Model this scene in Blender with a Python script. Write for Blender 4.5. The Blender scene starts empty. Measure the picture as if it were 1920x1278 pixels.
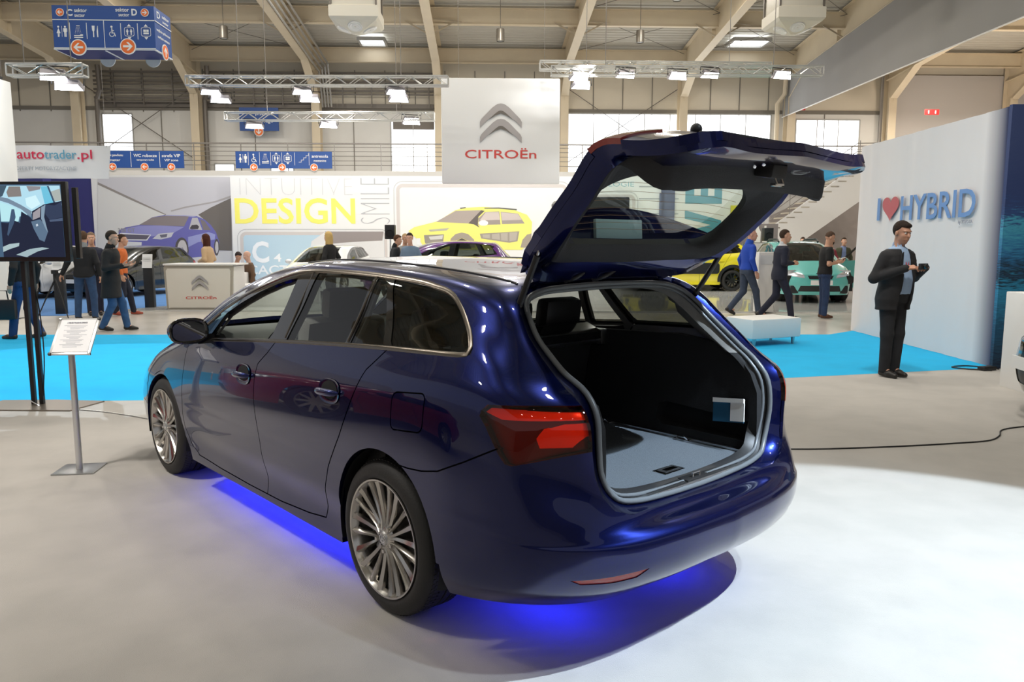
import bpy, bmesh, math, random
import numpy as np
from mathutils import Vector, Matrix, Euler
from mathutils.bvhtree import BVHTree
random.seed(7)
PI = math.pi
SC = bpy.context.scene
COL = SC.collection
# ---------------------------------------------------------------- camera, world, exposure
cd = bpy.data.cameras.new('camera'); cam = bpy.data.objects.new('camera', cd); COL.objects.link(cam)
cam.location = (0, 0, 1.567); cam.rotation_euler = (math.radians(90 - 7.24), 0, 0)
cd.sensor_width = 36; cd.lens = 1457 / 1920 * 36; cd.clip_start = .05; cd.clip_end = 200
SC.camera = cam
SC.view_settings.view_transform = 'Standard'; SC.view_settings.look = 'None'
SC.view_settings.exposure = 0.35; SC.view_settings.gamma = 1; SC.view_settings.use_curve_mapping = False
W = bpy.data.worlds.new('world'); SC.world = W; W.use_nodes = True
W.node_tree.nodes['Background'].inputs[0].default_value = (.93, .95, 1, 1)
W.node_tree.nodes['Background'].inputs[1].default_value = 0.30
try:
    SC.cycles.max_bounces = 7; SC.cycles.diffuse_bounces = 3; SC.cycles.glossy_bounces = 4
    SC.cycles.transmission_bounces = 6; SC.cycles.transparent_max_bounces = 12
    SC.cycles.use_denoising = True; SC.cycles.sample_clamp_indirect = 6
    SC.cycles.caustics_reflective = False; SC.cycles.caustics_refractive = False
except Exception: pass
def light(name, typ, loc, energy, color=(1, 1, 1), size=.3, target=None, spot=None, blend=.2, parent=None):
    l = bpy.data.lights.new(name, typ); l.energy = energy; l.color = color
    if typ == 'AREA': l.shape = 'DISK'; l.size = size
    elif typ == 'SPOT': l.spot_size = math.radians(spot); l.spot_blend = blend; l.shadow_soft_size = size
    else: l.shadow_soft_size = size
    o = bpy.data.objects.new(name, l); COL.objects.link(o); o.location = loc
    if target is not None:
        o.rotation_euler = (Vector(target) - Vector(loc)).to_track_quat('-Z', 'Y').to_euler()
    if parent: o.parent = parent
    return o
BAYP = 150
# hall lamps: round high-bay lamps out of the frame, floodlights of the stand, added fill lamps
def bay(x, y, e=BAYP):
    q = Matrix.Rotation(math.radians(2.16), 4, 'Z') @ Vector((x, y, 9.4 + .081 * (37 - y)))
    return light('high_bay_and_fill_light', 'AREA', q, e, (1, .94, .84), .55, target=q + Vector((0, 0, -1)))
for y in (-13, -5, 3, 11, 19, 27):
    for x in (-15.5, -10.1, -4.7, .9, 6.5): bay(x, y, BAYP * (.25 if y < 2 else .6 if y < 5 else 1 if y < 25 else 1.7))
for x, y in ((18.5, 33), (24, 33), (19, 27)): light('high_bay_and_fill_light', 'AREA', Matrix.Rotation(math.radians(2.16), 4, 'Z') @ Vector((x, y, 7.6)), BAYP * .9, (1, .92, .8), .55, target=Matrix.Rotation(math.radians(2.16), 4, 'Z') @ Vector((x, y, 0)))  # fill lamps added low in the right bay to brighten it
light('right_bay_fill', 'POINT', (19.5, 29, 5.0), 700, (1, .86, .72), .5)  # added point fill that lifts the dark right bay deck, not a real fitting
for x in (-9, -5, -1, 3.5, 8): light('wall_wash', 'AREA', (x, 22.5, 5.6), 75, (1, .99, .97), .7, target=(x, 27, 1.6))
light('banner_flood', 'SPOT', (2.0, 20.2, 6.0), 260, (1, 1, .98), .1, target=(1.0, 22.4, 4.9), spot=85, blend=.8)
light('stand_flood_cool', 'SPOT', (3.7, 1.5, 5.6), 2400, (.70, .85, 1), .02, target=(2.15, 3.0, 0), spot=39, blend=.12)
light('stand_flood_band', 'SPOT', (-5.5, 9.0, 6), 650, (.74, .87, 1), .02, target=(-5.5, 9.001, 0), spot=53.2, blend=.04)
light('stand_flood_warm_a', 'SPOT', (-4.5, 3.0, 6), 720, (1, .94, .88), .25, target=(-1.9, 5.0, 0), spot=56, blend=.9)
light('cool_pool_soft_fill', 'SPOT', (3.2, .9, 5.6), 700, (.72, .86, 1), .1, target=(1.7, 2.9, 0), spot=48, blend=.9)  # second soft lamp added to fade the edge of the cool pool
light('stand_flood_warm_b', 'SPOT', (3.2, 6.5, 6), 520, (1, .95, .88), .3, target=(4.6, 9.8, .8), spot=80, blend=.9)
light('cyan_carpet_flood', 'SPOT', (-1, 10.0, 7), 380, (1, .98, .95), .4, target=(-3.5, 10.5, 0), spot=95, blend=.9)

# ---------------------------------------------------------------- helpers
def new_mat(name):
    m = bpy.data.materials.new(name); m.use_nodes = True
    return m, m.node_tree, m.node_tree.nodes['Principled BSDF']
def mat(name, col, rough=.5, metal=0, coat=0, trans=0, alpha=1, emit=0, ecol=None, bump=None, var=None, spec=None, ior=None, coat_rough=.03):
    """bump=(scale, strength), var=(scale, colour2, amount)"""
    m, nt, b = new_mat(name); I = b.inputs
    I['Base Color'].default_value = (*col, 1); I['Roughness'].default_value = rough; I['Metallic'].default_value = metal
    I['Coat Weight'].default_value = coat; I['Coat Roughness'].default_value = coat_rough
    I['Transmission Weight'].default_value = trans; I['Alpha'].default_value = alpha
    if spec is not None: I['Specular IOR Level'].default_value = spec
    if ior: I['IOR'].default_value = ior
    if emit:
        I['Emission Color'].default_value = (*(ecol or col), 1); I['Emission Strength'].default_value = emit
    if bump or var:
        tc = nt.nodes.new('ShaderNodeTexCoord')
    if bump:
        n = nt.nodes.new('ShaderNodeTexNoise'); n.inputs['Scale'].default_value = bump[0]; n.inputs['Detail'].default_value = 3
        bp = nt.nodes.new('ShaderNodeBump'); bp.inputs['Strength'].default_value = bump[1]; bp.inputs['Distance'].default_value = .01
        nt.links.new(tc.outputs['Object'], n.inputs['Vector']); nt.links.new(n.outputs['Fac'], bp.inputs['Height'])
        nt.links.new(bp.outputs['Normal'], I['Normal'])
    if var:
        n = nt.nodes.new('ShaderNodeTexNoise'); n.inputs['Scale'].default_value = var[0]; n.inputs['Detail'].default_value = 4
        mx = nt.nodes.new('ShaderNodeMix'); mx.data_type = 'RGBA'
        mx.inputs[6].default_value = (*col, 1); mx.inputs[7].default_value = (*var[1], 1)
        mr = nt.nodes.new('ShaderNodeMapRange'); mr.inputs[1].default_value = .4; mr.inputs[2].default_value = .65; mr.inputs[4].default_value = var[2]
        nt.links.new(tc.outputs['Object'], n.inputs['Vector']); nt.links.new(n.outputs['Fac'], mr.inputs[0])
        nt.links.new(mr.outputs[0], mx.inputs[0]); nt.links.new(mx.outputs[2], I['Base Color'])
    return m
def glass_mat(name, tint, refl=1.0, rough=0.0):
    """thin pane: fresnel mirror over a tinted see-through sheet"""
    m, nt, b = new_mat(name); nt.nodes.remove(b)
    out = nt.nodes['Material Output']; tr = nt.nodes.new('ShaderNodeBsdfTransparent'); tr.inputs[0].default_value = (*tint, 1)
    gl = nt.nodes.new('ShaderNodeBsdfGlossy'); gl.inputs['Roughness'].default_value = rough; gl.inputs[0].default_value = (refl, refl, refl, 1)
    fr = nt.nodes.new('ShaderNodeFresnel'); fr.inputs[0].default_value = 1.5
    mx = nt.nodes.new('ShaderNodeMixShader')
    ge = nt.nodes.new('ShaderNodeNewGeometry'); mr = nt.nodes.new('ShaderNodeMapRange'); mr.inputs[3].default_value = 1.5; mr.inputs[4].default_value = 1 / 1.5
    nt.links.new(ge.outputs['Backfacing'], mr.inputs[0]); nt.links.new(mr.outputs[0], fr.inputs[0])
    nt.links.new(fr.outputs[0], mx.inputs[0]); nt.links.new(tr.outputs[0], mx.inputs[1]); nt.links.new(gl.outputs[0], mx.inputs[2])
    nt.links.new(mx.outputs[0], out.inputs['Surface'])
    return m
def shade(me, ang=35):
    me.polygons.foreach_set('use_smooth', [True] * len(me.polygons))
    try: me.set_sharp_from_angle(angle=math.radians(ang))
    except Exception: pass
def mobj(name, verts, faces, m, parent=None, ang=35, mi=None, loc=None):
    me = bpy.data.meshes.new(name); me.from_pydata([tuple(v) for v in verts], [], [tuple(f) for f in faces])
    ms = m if isinstance(m, (list, tuple)) else [m]
    for k in ms: me.materials.append(k)
    if mi is not None: me.polygons.foreach_set('material_index', mi)
    me.validate(); me.update(); shade(me, ang)
    o = bpy.data.objects.new(name, me); COL.objects.link(o)
    if parent: o.parent = parent
    if loc: o.location = loc
    return o
def tag(o, label=None, cat=None, group=None, kind=None):
    if label: o['label'] = label
    if cat: o['category'] = cat
    if group: o['group'] = group
    if kind: o['kind'] = kind
    return o
def thing(name, label, cat, loc=(0, 0, 0), rz=0, group=None, kind=None):
    o = bpy.data.objects.new(name, None); COL.objects.link(o); o.location = loc; o.rotation_euler = (0, 0, rz); o.empty_display_size = .1
    return tag(o, label, cat, group, kind)
def copy_tree(o, parent=None):
    c = o.copy(); COL.objects.link(c)
    if parent: c.parent = parent
    for ch in list(o.children): copy_tree(ch, c)
    return c
class MB:
    """collects shapes into one mesh"""
    def __init__(s): s.v = []; s.f = []; s.mi = []; s.cur = 0
    def add(s, v, f):
        b = len(s.v); s.v += [tuple(p) for p in v]; s.f += [tuple(i + b for i in q) for q in f]; s.mi += [s.cur] * len(f); return s
    def mat(s, k): s.cur = k; return s
    def box(s, c, d, rot=(0, 0, 0), bev=0):
        x, y, z = [k / 2 for k in d]
        if bev > 0:
            b = min(bev, x * .99, y * .99, z * .99); bm = bmesh.new(); bmesh.ops.create_cube(bm, size=1)
            for v in bm.verts: v.co = Vector((v.co.x * 2 * x, v.co.y * 2 * y, v.co.z * 2 * z))
            bmesh.ops.bevel(bm, geom=bm.edges[:], offset=b, segments=2, affect='EDGES', profile=.6)
            bm.verts.index_update(); vs = [v.co.copy() for v in bm.verts]; fs = [[v.index for v in f.verts] for f in bm.faces]; bm.free()
        else:
            vs = [Vector((a * x, b_ * y, c_ * z)) for a in (-1, 1) for b_ in (-1, 1) for c_ in (-1, 1)]
            fs = [(0, 1, 3, 2), (4, 6, 7, 5), (0, 4, 5, 1), (2, 3, 7, 6), (0, 2, 6, 4), (1, 5, 7, 3)]
        R = Euler(rot).to_matrix(); c = Vector(c)
        return s.add([R @ v + c for v in vs], fs)
    def beam(s, a, b, w, h, up=(0, 0, 1)):
        a = Vector(a); b = Vector(b); d = b - a; L = d.length; d.normalize(); u = Vector(up)
        if abs(d.dot(u)) > .99: u = Vector((1, 0, 0))
        r = d.cross(u).normalized(); u = r.cross(d).normalized(); M = Matrix((r, d, u)).transposed()
        vs = [M @ Vector((i * w / 2, j, k * h / 2)) + a for i in (-1, 1) for j in (0, L) for k in (-1, 1)]
        return s.add(vs, [(0, 1, 3, 2), (4, 6, 7, 5), (0, 4, 5, 1), (2, 3, 7, 6), (0, 2, 6, 4), (1, 5, 7, 3)])
    def tube(s, pts, r, n=8, cap=True, closed=False):
        pts = [Vector(p) for p in pts]; rs = r if isinstance(r, (list, tuple)) else [r] * len(pts)
        N = len(pts); rings = []; pu = None
        for i, p in enumerate(pts):
            if closed: t = pts[(i + 1) % N] - pts[i - 1]
            else: t = pts[min(i + 1, N - 1)] - pts[max(i - 1, 0)]
            t = t.normalized() if t.length > 1e-9 else Vector((0, 0, 1))
            u = pu if pu is not None else (Vector((0, 0, 1)) if abs(t.z) < .9 else Vector((1, 0, 0)))
            u = (u - t * u.dot(t)); u = u.normalized() if u.length > 1e-6 else t.orthogonal().normalized()
            pu = u; w = t.cross(u)
            rings.append([p + (u * math.cos(2 * PI * k / n) + w * math.sin(2 * PI * k / n)) * rs[i] for k in range(n)])
        v = [q for R_ in rings for q in R_]; f = []
        M = N if closed else N - 1
        for i in range(M):
            j = (i + 1) % N
            for k in range(n): f.append((i * n + k, i * n + (k + 1) % n, j * n + (k + 1) % n, j * n + k))
        if cap and not closed: f.append(tuple(range(n))[::-1]); f.append(tuple((N - 1) * n + k for k in range(n)))
        return s.add(v, f)
    def lathe(s, prof, n=32, M=None, capped=False):
        """prof: (r, h) about local z"""
        M = M or Matrix.Identity(4); v = []; f = []
        for r, h in prof:
            for k in range(n): a = 2 * PI * k / n; v.append(M @ Vector((r * math.cos(a), r * math.sin(a), h)))
        for i in range(len(prof) - 1):
            for k in range(n): f.append((i * n + k, i * n + (k + 1) % n, (i + 1) * n + (k + 1) % n, (i + 1) * n + k))
        if capped: f.append(tuple(range(n))[::-1]); f.append(tuple((len(prof) - 1) * n + k for k in range(n)))
        return s.add(v, f)
    def prism(s, poly, h0, h1, M=None):
        M = M or Matrix.Identity(4); n = len(poly)
        v = [M @ Vector((x, y, h)) for h in (h0, h1) for x, y in poly]
        f = [tuple(range(n))[::-1], tuple(range(n, 2 * n))] + [(k, (k + 1) % n, n + (k + 1) % n, n + k) for k in range(n)]
        return s.add(v, f)
    def ell(s, c, r, rot=(0, 0, 0), nu=16, nv=10):
        R = Euler(rot).to_matrix(); c = Vector(c); v = []; f = []
        for i in range(nv + 1):
            th = PI * i / nv
            for k in range(nu):
                a = 2 * PI * k / nu; v.append(R @ Vector((r[0] * math.sin(th) * math.cos(a), r[1] * math.sin(th) * math.sin(a), r[2] * math.cos(th))) + c)
        for i in range(nv):
            for k in range(nu): f.append((i * nu + k, (i + 1) * nu + k, (i + 1) * nu + (k + 1) % nu, i * nu + (k + 1) % nu))
        return s.add(v, f)
    def build(s, name, m, parent=None, ang=35, loc=None):
        ms = m if isinstance(m, (list, tuple)) else [m]
        return mobj(name, s.v, s.f, ms, parent, ang, s.mi if len(ms) > 1 else None, loc)
def cr(P, n):
    """Catmull-Rom (chord knots) through rows of P, n samples per span; P (k, ...)"""
    P = np.asarray(P, float); k = len(P)
    d = np.sqrt(((P[1:] - P[:-1]) ** 2).reshape(k - 1, -1).sum(1)) ** .5 + 1e-6
    t = np.concatenate([[0], np.cumsum(d)]); m = np.zeros_like(P)
    for i in range(k):
        if i == 0: m[i] = (P[1] - P[0]) / d[0]
        elif i == k - 1: m[i] = (P[-1] - P[-2]) / d[-1]
        else:
            a = (P[i] - P[i - 1]) / d[i - 1]; b = (P[i + 1] - P[i]) / d[i]; m[i] = (a * d[i] + b * d[i - 1]) / (d[i] + d[i - 1])
    out = []
    for i in range(k - 1):
        for j in range(n + (i == k - 2)):
            s = j / n; h = d[i]
            out.append((2 * s ** 3 - 3 * s ** 2 + 1) * P[i] + (s ** 3 - 2 * s ** 2 + s) * h * m[i] + (-2 * s ** 3 + 3 * s ** 2) * P[i + 1] + (s ** 3 - s ** 2) * h * m[i + 1])
    return np.array(out)
def crn(P, N):
    """curve through points resampled to N points equally spaced"""
    q = cr(P, 12); L = np.concatenate([[0], np.cumsum(np.linalg.norm(q[1:] - q[:-1], axis=1))]); s = np.linspace(0, L[-1], N)
    return np.stack([np.interp(s, L, q[:, i]) for i in range(q.shape[1])], 1)
def rrect(w, h, r, n=5, c=(0, 0)):
    o = []
    for sx, sy, a0 in ((1, 1, 0), (-1, 1, 90), (-1, -1, 180), (1, -1, 270)):
        for k in range(n + 1):
            a = math.radians(a0 + 90 * k / n); o.append((c[0] + sx * (w / 2 - r) + r * math.cos(a), c[1] + sy * (h / 2 - r) + r * math.sin(a)))
    return o
_fc = {}
def text_obj(name, s, size, m, parent, loc, rot=(PI / 2, 0, 0), align='CENTER', ext=.002, sx=1, offset=0, shear=0, space=1):
    c = bpy.data.curves.new(name, 'FONT'); c.body = s; c.size = size; c.extrude = ext; c.align_x = align; c.align_y = 'CENTER'; c.offset = offset; c.shear = shear; c.space_character = space
    c.resolution_u = 3
    o = bpy.data.objects.new(name, c); COL.objects.link(o)
    dg = bpy.context.evaluated_depsgraph_get(); me = bpy.data.meshes.new_from_object(o.evaluated_get(dg)); bpy.data.objects.remove(o); bpy.data.curves.remove(c)
    me.name = name; me.materials.clear(); me.materials.append(m)
    o = bpy.data.objects.new(name, me); COL.objects.link(o); o.location = loc; o.rotation_euler = rot; o.scale = (sx, 1, 1); o.parent = parent
    return o

# ---------------------------------------------------------------- the blue estate car (x forward, y left, z up; rear axle at 0)
def ring(pts): return pts
ST = dict(
r0=[(-.97,0,.29),(-.96,.33,.285),(-.91,.54,.275),(-.82,.68,.27),(-.68,.79,.262),(-.50,.86,.25),(-.2,.87,.21),(.4,.86,.195),(1.2,.86,.195),(2.0,.865,.195),(2.6,.87,.2),(3.1,.84,.2),(3.5,.68,.2),(3.66,.4,.2),(3.68,0,.2)],
r1=[(-1.08,0,.36),(-1.065,.33,.36),(-1.01,.55,.355),(-.92,.70,.35),(-.79,.815,.345),(-.55,.888,.335),(-.2,.898,.32),(.4,.864,.32),(1.2,.858,.32),(2.0,.864,.32),(2.6,.90,.32),(3.1,.87,.32),(3.55,.70,.32),(3.72,.4,.32),(3.76,0,.32)],
r2=[(-1.135,0,.45),(-1.115,.33,.45),(-1.065,.55,.45),(-.975,.72,.45),(-.83,.84,.45),(-.55,.902,.45),(-.2,.906,.45),(.4,.893,.44),(1.2,.888,.44),(2.0,.892,.44),(2.6,.905,.45),(3.1,.875,.45),(3.56,.72,.45),(3.74,.42,.45),(3.785,0,.45)],
r3=[(-1.115,0,.552),(-1.098,.33,.55),(-1.05,.55,.545),(-.975,.72,.545),(-.835,.845,.545),(-.55,.903,.55),(-.2,.907,.55),(.4,.900,.55),(1.2,.897,.55),(2.0,.898,.55),(2.6,.905,.55),(3.1,.87,.55),(3.55,.71,.55),(3.73,.42,.55),(3.78,0,.55)],
r3a=[(-1.131,0,.530),(-1.112,.33,.530),(-1.062,.55,.527),(-.982,.722,.527),(-.839,.846,.527),(-.55,.903,.53),(-.2,.907,.53),(.4,.899,.53),(1.2,.896,.53),(2.0,.897,.53),(2.6,.905,.53),(3.1,.871,.53),(3.552,.712,.53),(3.732,.42,.53),(3.781,0,.53)],
r3b=[(-1.086,0,.566),(-1.072,.33,.565),(-1.037,.545,.562),(-.973,.716,.562),(-.836,.845,.562),(-.55,.903,.57),(-.2,.907,.57),(.4,.901,.57),(1.2,.898,.57),(2.0,.898,.57),(2.6,.904,.57),(3.1,.869,.57),(3.548,.708,.57),(3.73,.418,.57),(3.78,0,.57)],
r3c=[(-1.01,0,.588),(-1.0,.33,.588),(-1.005,.53,.60),(-.965,.705,.61),(-.835,.84,.61),(-.545,.90,.61),(-.2,.907,.61),(.4,.904,.61),(1.2,.901,.61),(2.0,.90,.61),(2.6,.902,.60),(3.1,.865,.59),(3.54,.70,.59),(3.73,.41,.59),(3.78,0,.59)],
r4=[(-1.01,0,.76),(-1.0,.33,.76),(-.965,.61,.76),(-.90,.735,.76),(-.79,.84,.76),(-.53,.893,.76),(-.2,.905,.76),(.4,.906,.75),(1.2,.904,.73),(2.0,.90,.71),(2.6,.89,.69),(3.1,.85,.66),(3.52,.68,.63),(3.72,.4,.61),(3.77,0,.61)],
r5=[(-1.02,0,.93),(-1.01,.33,.93),(-.95,.64,.94),(-.88,.745,.94),(-.755,.825,.945),(-.50,.872,.95),(-.2,.89,.945),(.4,.893,.92),(1.2,.89,.88),(2.0,.885,.84),(2.6,.865,.82),(3.05,.80,.77),(3.45,.62,.70),(3.68,.38,.65),(3.74,0,.64)],
r6=[(-.90,0,1.06),(-.885,.33,1.06),(-.795,.635,1.08),(-.735,.712,1.085),(-.64,.775,1.095),(-.48,.805,1.11),(-.2,.82,1.105),(.4,.835,1.075),(1.2,.848,1.035),(2.0,.85,.968),(2.45,.80,.955),(2.68,.68,.965),(2.82,.5,.985),(2.9,.25,.99),(2.92,0,.99)],
r7=[(-.71,0,1.21),(-.70,.33,1.21),(-.63,.625,1.22),(-.575,.68,1.225),(-.495,.71,1.23),(-.40,.726,1.238),(-.2,.738,1.24),(.4,.755,1.235),(1.2,.768,1.225),(1.78,.748,1.20),(2.10,.69,1.19),(2.24,.57,1.2),(2.33,.42,1.21),(2.4,.2,1.215),(2.42,0,1.215)],
r8=[(-.51,0,1.385),(-.515,.33,1.375),(-.52,.575,1.335),(-.48,.612,1.345),(-.42,.628,1.36),(-.33,.64,1.375),(-.15,.65,1.392),(.4,.670,1.416),(1.0,.685,1.415),(1.50,.68,1.335),(1.70,.625,1.345),(1.80,.52,1.365),(1.86,.38,1.38),(1.91,.2,1.39),(1.93,0,1.39)],
r9=[(-.43,0,1.425),(-.42,.28,1.42),(-.44,.49,1.395),(-.40,.52,1.40),(-.34,.535,1.408),(-.25,.545,1.417),(-.1,.555,1.432),(.4,.58,1.458),(.95,.595,1.462),(1.28,.585,1.435),(1.42,.53,1.432),(1.50,.43,1.44),(1.55,.32,1.445),(1.58,.15,1.45),(1.59,0,1.45)],
r10=[(-.36,0,1.437),(-.35,.16,1.437),(-.34,.28,1.432),(-.30,.29,1.434),(-.22,.29,1.438),(-.15,.29,1.442),(0,.29,1.452),(.4,.29,1.474),(.9,.29,1.480),(1.15,.28,1.472),(1.24,.24,1.468),(1.30,.20,1.466),(1.34,.15,1.465),(1.37,.07,1.465),(1.38,0,1.465)],
r11=[(-.30,0,1.44),(-.28,0,1.441),(-.26,0,1.442),(-.23,0,1.444),(-.18,0,1.446),(-.12,0,1.45),(0,0,1.458),(.4,0,1.480),(.85,0,1.488),(1.08,0,1.482),(1.15,0,1.480),(1.2,0,1.478),(1.23,0,1.476),(1.26,0,1.474),(1.28,0,1.472)])
ROWS = ['r0', 'r1', 'r2', 'r3a', 'r3', 'r3b', 'r3c', 'r4', 'r5', 'r6', 'r7', 'r8', 'r9', 'r10', 'r11']
def body_grid(ST=ST, ROWS=ROWS, nu=12, nv=7):
    g = np.array([cr(ST[r], nu) for r in ROWS]); return cr(g, nv)
def grid_bm(g, weld=True):
    nv, nu, _ = g.shape; bm = bmesh.new(); fr = []
    for sgn in (1, -1):
        vs = [[bm.verts.new((p[0], sgn * p[1], p[2])) for p in row] for row in g]
        for i in range(nv - 1):
            for j in range(nu - 1):
                q = (vs[i][j], vs[i + 1][j], vs[i + 1][j + 1], vs[i][j + 1])
                try: bm.faces.new(q if sgn > 0 else q[::-1])
                except ValueError: pass
    if weld: bmesh.ops.remove_doubles(bm, verts=bm.verts[:], dist=2e-4)
    bmesh.ops.dissolve_degenerate(bm, dist=1e-5, edges=bm.edges[:])
    bmesh.ops.recalc_face_normals(bm, faces=bm.faces[:])
    bm.normal_update(); return bm
#ENDSURF#
def inpoly(px, pz, poly):
    c = False; n = len(poly); j = n - 1
    for i in range(n):
        xi, zi = poly[i]; xj, zj = poly[j]
        if (zi > pz) != (zj > pz) and px < (xj - xi) * (pz - zi) / (zj - zi) + xi: c = not c
        j = i
    return c
def band(line, w):
    """polygon of width w around an open polyline"""
    L = [Vector(p) for p in line]; up = []; dn = []
    for i, p in enumerate(L):
        a = (L[i] - L[i - 1]).normalized() if i else None; b = (L[i + 1] - L[i]).normalized() if i < len(L) - 1 else None
        t = ((a or b) + (b or a)).normalized(); n = Vector((-t.y, t.x)); k = 1 / max(.5, n.dot(Vector((-(a or b).y, (a or b).x))))
        up.append(tuple(p + n * w / 2 * k)); dn.append(tuple(p - n * w / 2 * k))
    return up + dn[::-1]
class Skin:
    def __init__(s, bm):
        s.bm = bm; s.reg = bm.faces.layers.int.new('reg')
    def cut(s, poly, reg, ax='xz', pred=None):
        """cut along a closed polygon seen in projection ax, and mark the faces inside with reg"""
        A, B = (0, 2) if ax == 'xz' else (1, 2); bm = s.bm
        xs = [p[0] for p in poly]; zs = [p[1] for p in poly]; m = .06
        def near(x0, x1, z0, z1, fs):
            o = []
            for f in fs:
                c = [v.co for v in f.verts]
                if max(q[A] for q in c) >= x0 and min(q[A] for q in c) <= x1 and max(q[B] for q in c) >= z0 and min(q[B] for q in c) <= z1: o.append(f)
            return o
        bb = (min(xs) - .01, max(xs) + .01, min(zs) - .01, max(zs) + .01)
        n = len(poly)
        cand = [f for f in near(*bb, bm.faces) if pred is None or pred(f.calc_center_median())]
        for i in range(n):
            a = poly[i]; b = poly[(i + 1) % n]; e = .002
            d = Vector((b[0] - a[0], b[1] - a[1]))
            if d.length < 1e-6: continue
            fs = near(min(a[0], b[0]) - e, max(a[0], b[0]) + e, min(a[1], b[1]) - e, max(a[1], b[1]) + e, cand)
            if not fs: continue
            co = Vector((0, 0, 0)); co[A] = a[0]; co[B] = a[1]; no = Vector((0, 0, 0)); no[A] = -d.y; no[B] = d.x
            fset = set(fs); g = set(fs)
            for f in fs: g.update(f.edges); g.update(f.verts)
            r = bmesh.ops.bisect_plane(bm, geom=list(g), dist=1e-6, plane_co=co, plane_no=no.normalized())
            new = [x for x in r['geom'] if isinstance(x, bmesh.types.BMFace)]
            cs = set(f for f in cand if f.is_valid); cs.update(new); cand = list(cs)
        for f in cand:
            c = f.calc_center_median()
            if (pred is None or pred(c)) and inpoly(c[A], c[B], poly): f[s.reg] = reg
def region_obj(name, faces, m, parent=None, lip=.012, off=0, flip=False, H=None, lipdir=None):
    """mesh from faces of the cut surface, keeping the surface's own normals; lip = turned-in edge"""
    vid = {}; V = []; N = []; F = []
    for f in faces:
        q = []
        for v in f.verts:
            if v not in vid: vid[v] = len(V); V.append(v.co - v.normal * off); N.append(-v.normal if flip else v.normal.copy())
            q.append(vid[v])
        F.append(q[::-1] if flip else q)
    if lip:
        ec = {}
        for f in F:
            for a, b in zip(f, f[1:] + f[:1]): ec[(min(a, b), max(a, b))] = ec.get((min(a, b), max(a, b)), 0) + (1 if a < b else 1)
        for f in list(F):
            for a, b in zip(f, f[1:] + f[:1]):
                if ec[(min(a, b), max(a, b))] == 1:
                    k = len(V); sg = 1 if not flip else -1
                    V += [V[a], V[b], V[b] - N[b] * lip * sg, V[a] - N[a] * lip * sg]; N += [Vector((0, 0, 0))] * 4
                    F.append([k + 1, k, k + 3, k + 2])
    if H is not None: V = [v - H for v in V]
    me = bpy.data.meshes.new(name); me.from_pydata([tuple(v) for v in V], [], F); me.materials.append(m)
    me.polygons.foreach_set('use_smooth', [True] * len(me.polygons)); me.update()
    me.normals_split_custom_set_from_vertices([tuple(n) for n in N])
    o = bpy.data.objects.new(name, me); COL.objects.link(o)
    if parent: o.parent = parent
    return o
def islands(faces):
    S = set(faces); out = []
    while S:
        st = [S.pop()]; comp = [st[0]]
        while st:
            f = st.pop()
            for e in f.edges:
                for g in e.link_faces:
                    if g in S: S.remove(g); st.append(g); comp.append(g)
        out.append(comp)
    return out
# materials of cars
M_tyre = mat('tyre_rubber', (.018, .017, .016), .62, bump=(120, .15)); M_alloy = mat('alloy_silver', (.55, .53, .50), .22, 1)
M_black = mat('black_plastic', (.012, .012, .013), .45, bump=(300, .1)); M_gloss = mat('gloss_black', (.008, .008, .009), .08, coat=1)
M_satin = mat('satin_trim', (.20, .175, .15), .22, 1); M_void = mat('dark_recess', (.004, .004, .005), .8)
M_cloth_w = mat('pale_leather', (.62, .62, .58), .5, bump=(60, .1)); M_cloth_k = mat('dark_leather', (.02, .02, .022), .45, bump=(60, .1))
M_chrome = mat('chrome', (.75, .75, .76), .07, 1); M_steel = mat('brushed_steel', (.50, .50, .50), .3, 1)
M_mirror = mat('mirror_glass', (.85, .88, .9), .02, 1)
M_liner = mat('grey_headliner', (.30, .30, .29), .75, bump=(200, .1)); M_cargo = mat('cargo_felt', (.009, .009, .010), .95, bump=(400, .3))
M_floorfelt = mat('cargo_floor_carpet', (.10, .115, .13), .95, bump=(300, .5), var=(150, (.075, .085, .10), .6))
M_rubber = mat('seal_rubber', (.13, .14, .15), .32); M_glass = glass_mat('clear_glass', (.80, .88, .84)); M_priv2 = glass_mat('tinted_side_glass', (.30, .32, .31), 1); M_priv = glass_mat('privacy_glass', (.10, .11, .11), 1)
M_lampred = glass_mat('red_lamp_lens', (.95, .28, .17), 1); M_lampin = mat('lamp_reflector_red', (1, .22, .05), .25, .1)
M_lampdark = mat('lamp_dark_red', (.11, .03, .025), .2, .3, coat=.5); M_reflx = mat('bumper_reflector_red', (.35, .008, .008), .12, coat=1, bump=(500, .3))
M_pillar = mat('pillar_grey', (.20, .19, .175), .75, bump=(300, .2)); M_disc = mat('brake_disc_iron', (.30, .29, .28), .35, 1)
def paint(name, col, flake, rough=.38, metal=.6):
    m, nt, b = new_mat(name); I = b.inputs
    tc = nt.nodes.new('ShaderNodeTexCoord'); vo = nt.nodes.new('ShaderNodeTexVoronoi'); vo.inputs['Scale'].default_value = 900
    nt.links.new(tc.outputs['Object'], vo.inputs['Vector'])
    mx = nt.nodes.new('ShaderNodeMix'); mx.data_type = 'RGBA'; mx.inputs[6].default_value = (*col, 1); mx.inputs[7].default_value = (*flake, 1)
    nt.links.new(vo.outputs['Distance'], mx.inputs[0]); nt.links.new(mx.outputs[2], I['Base Color'])
    I['Metallic'].default_value = metal; I['Roughness'].default_value = rough; I['Coat Weight'].default_value = 1; I['Coat Roughness'].default_value = .015
    I['Coat IOR'].default_value = 1.45
    return m
M_blue = paint('deep_blue_metallic', (.0004, .002, .020), (.001, .010, .14), .25, .85)
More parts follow.
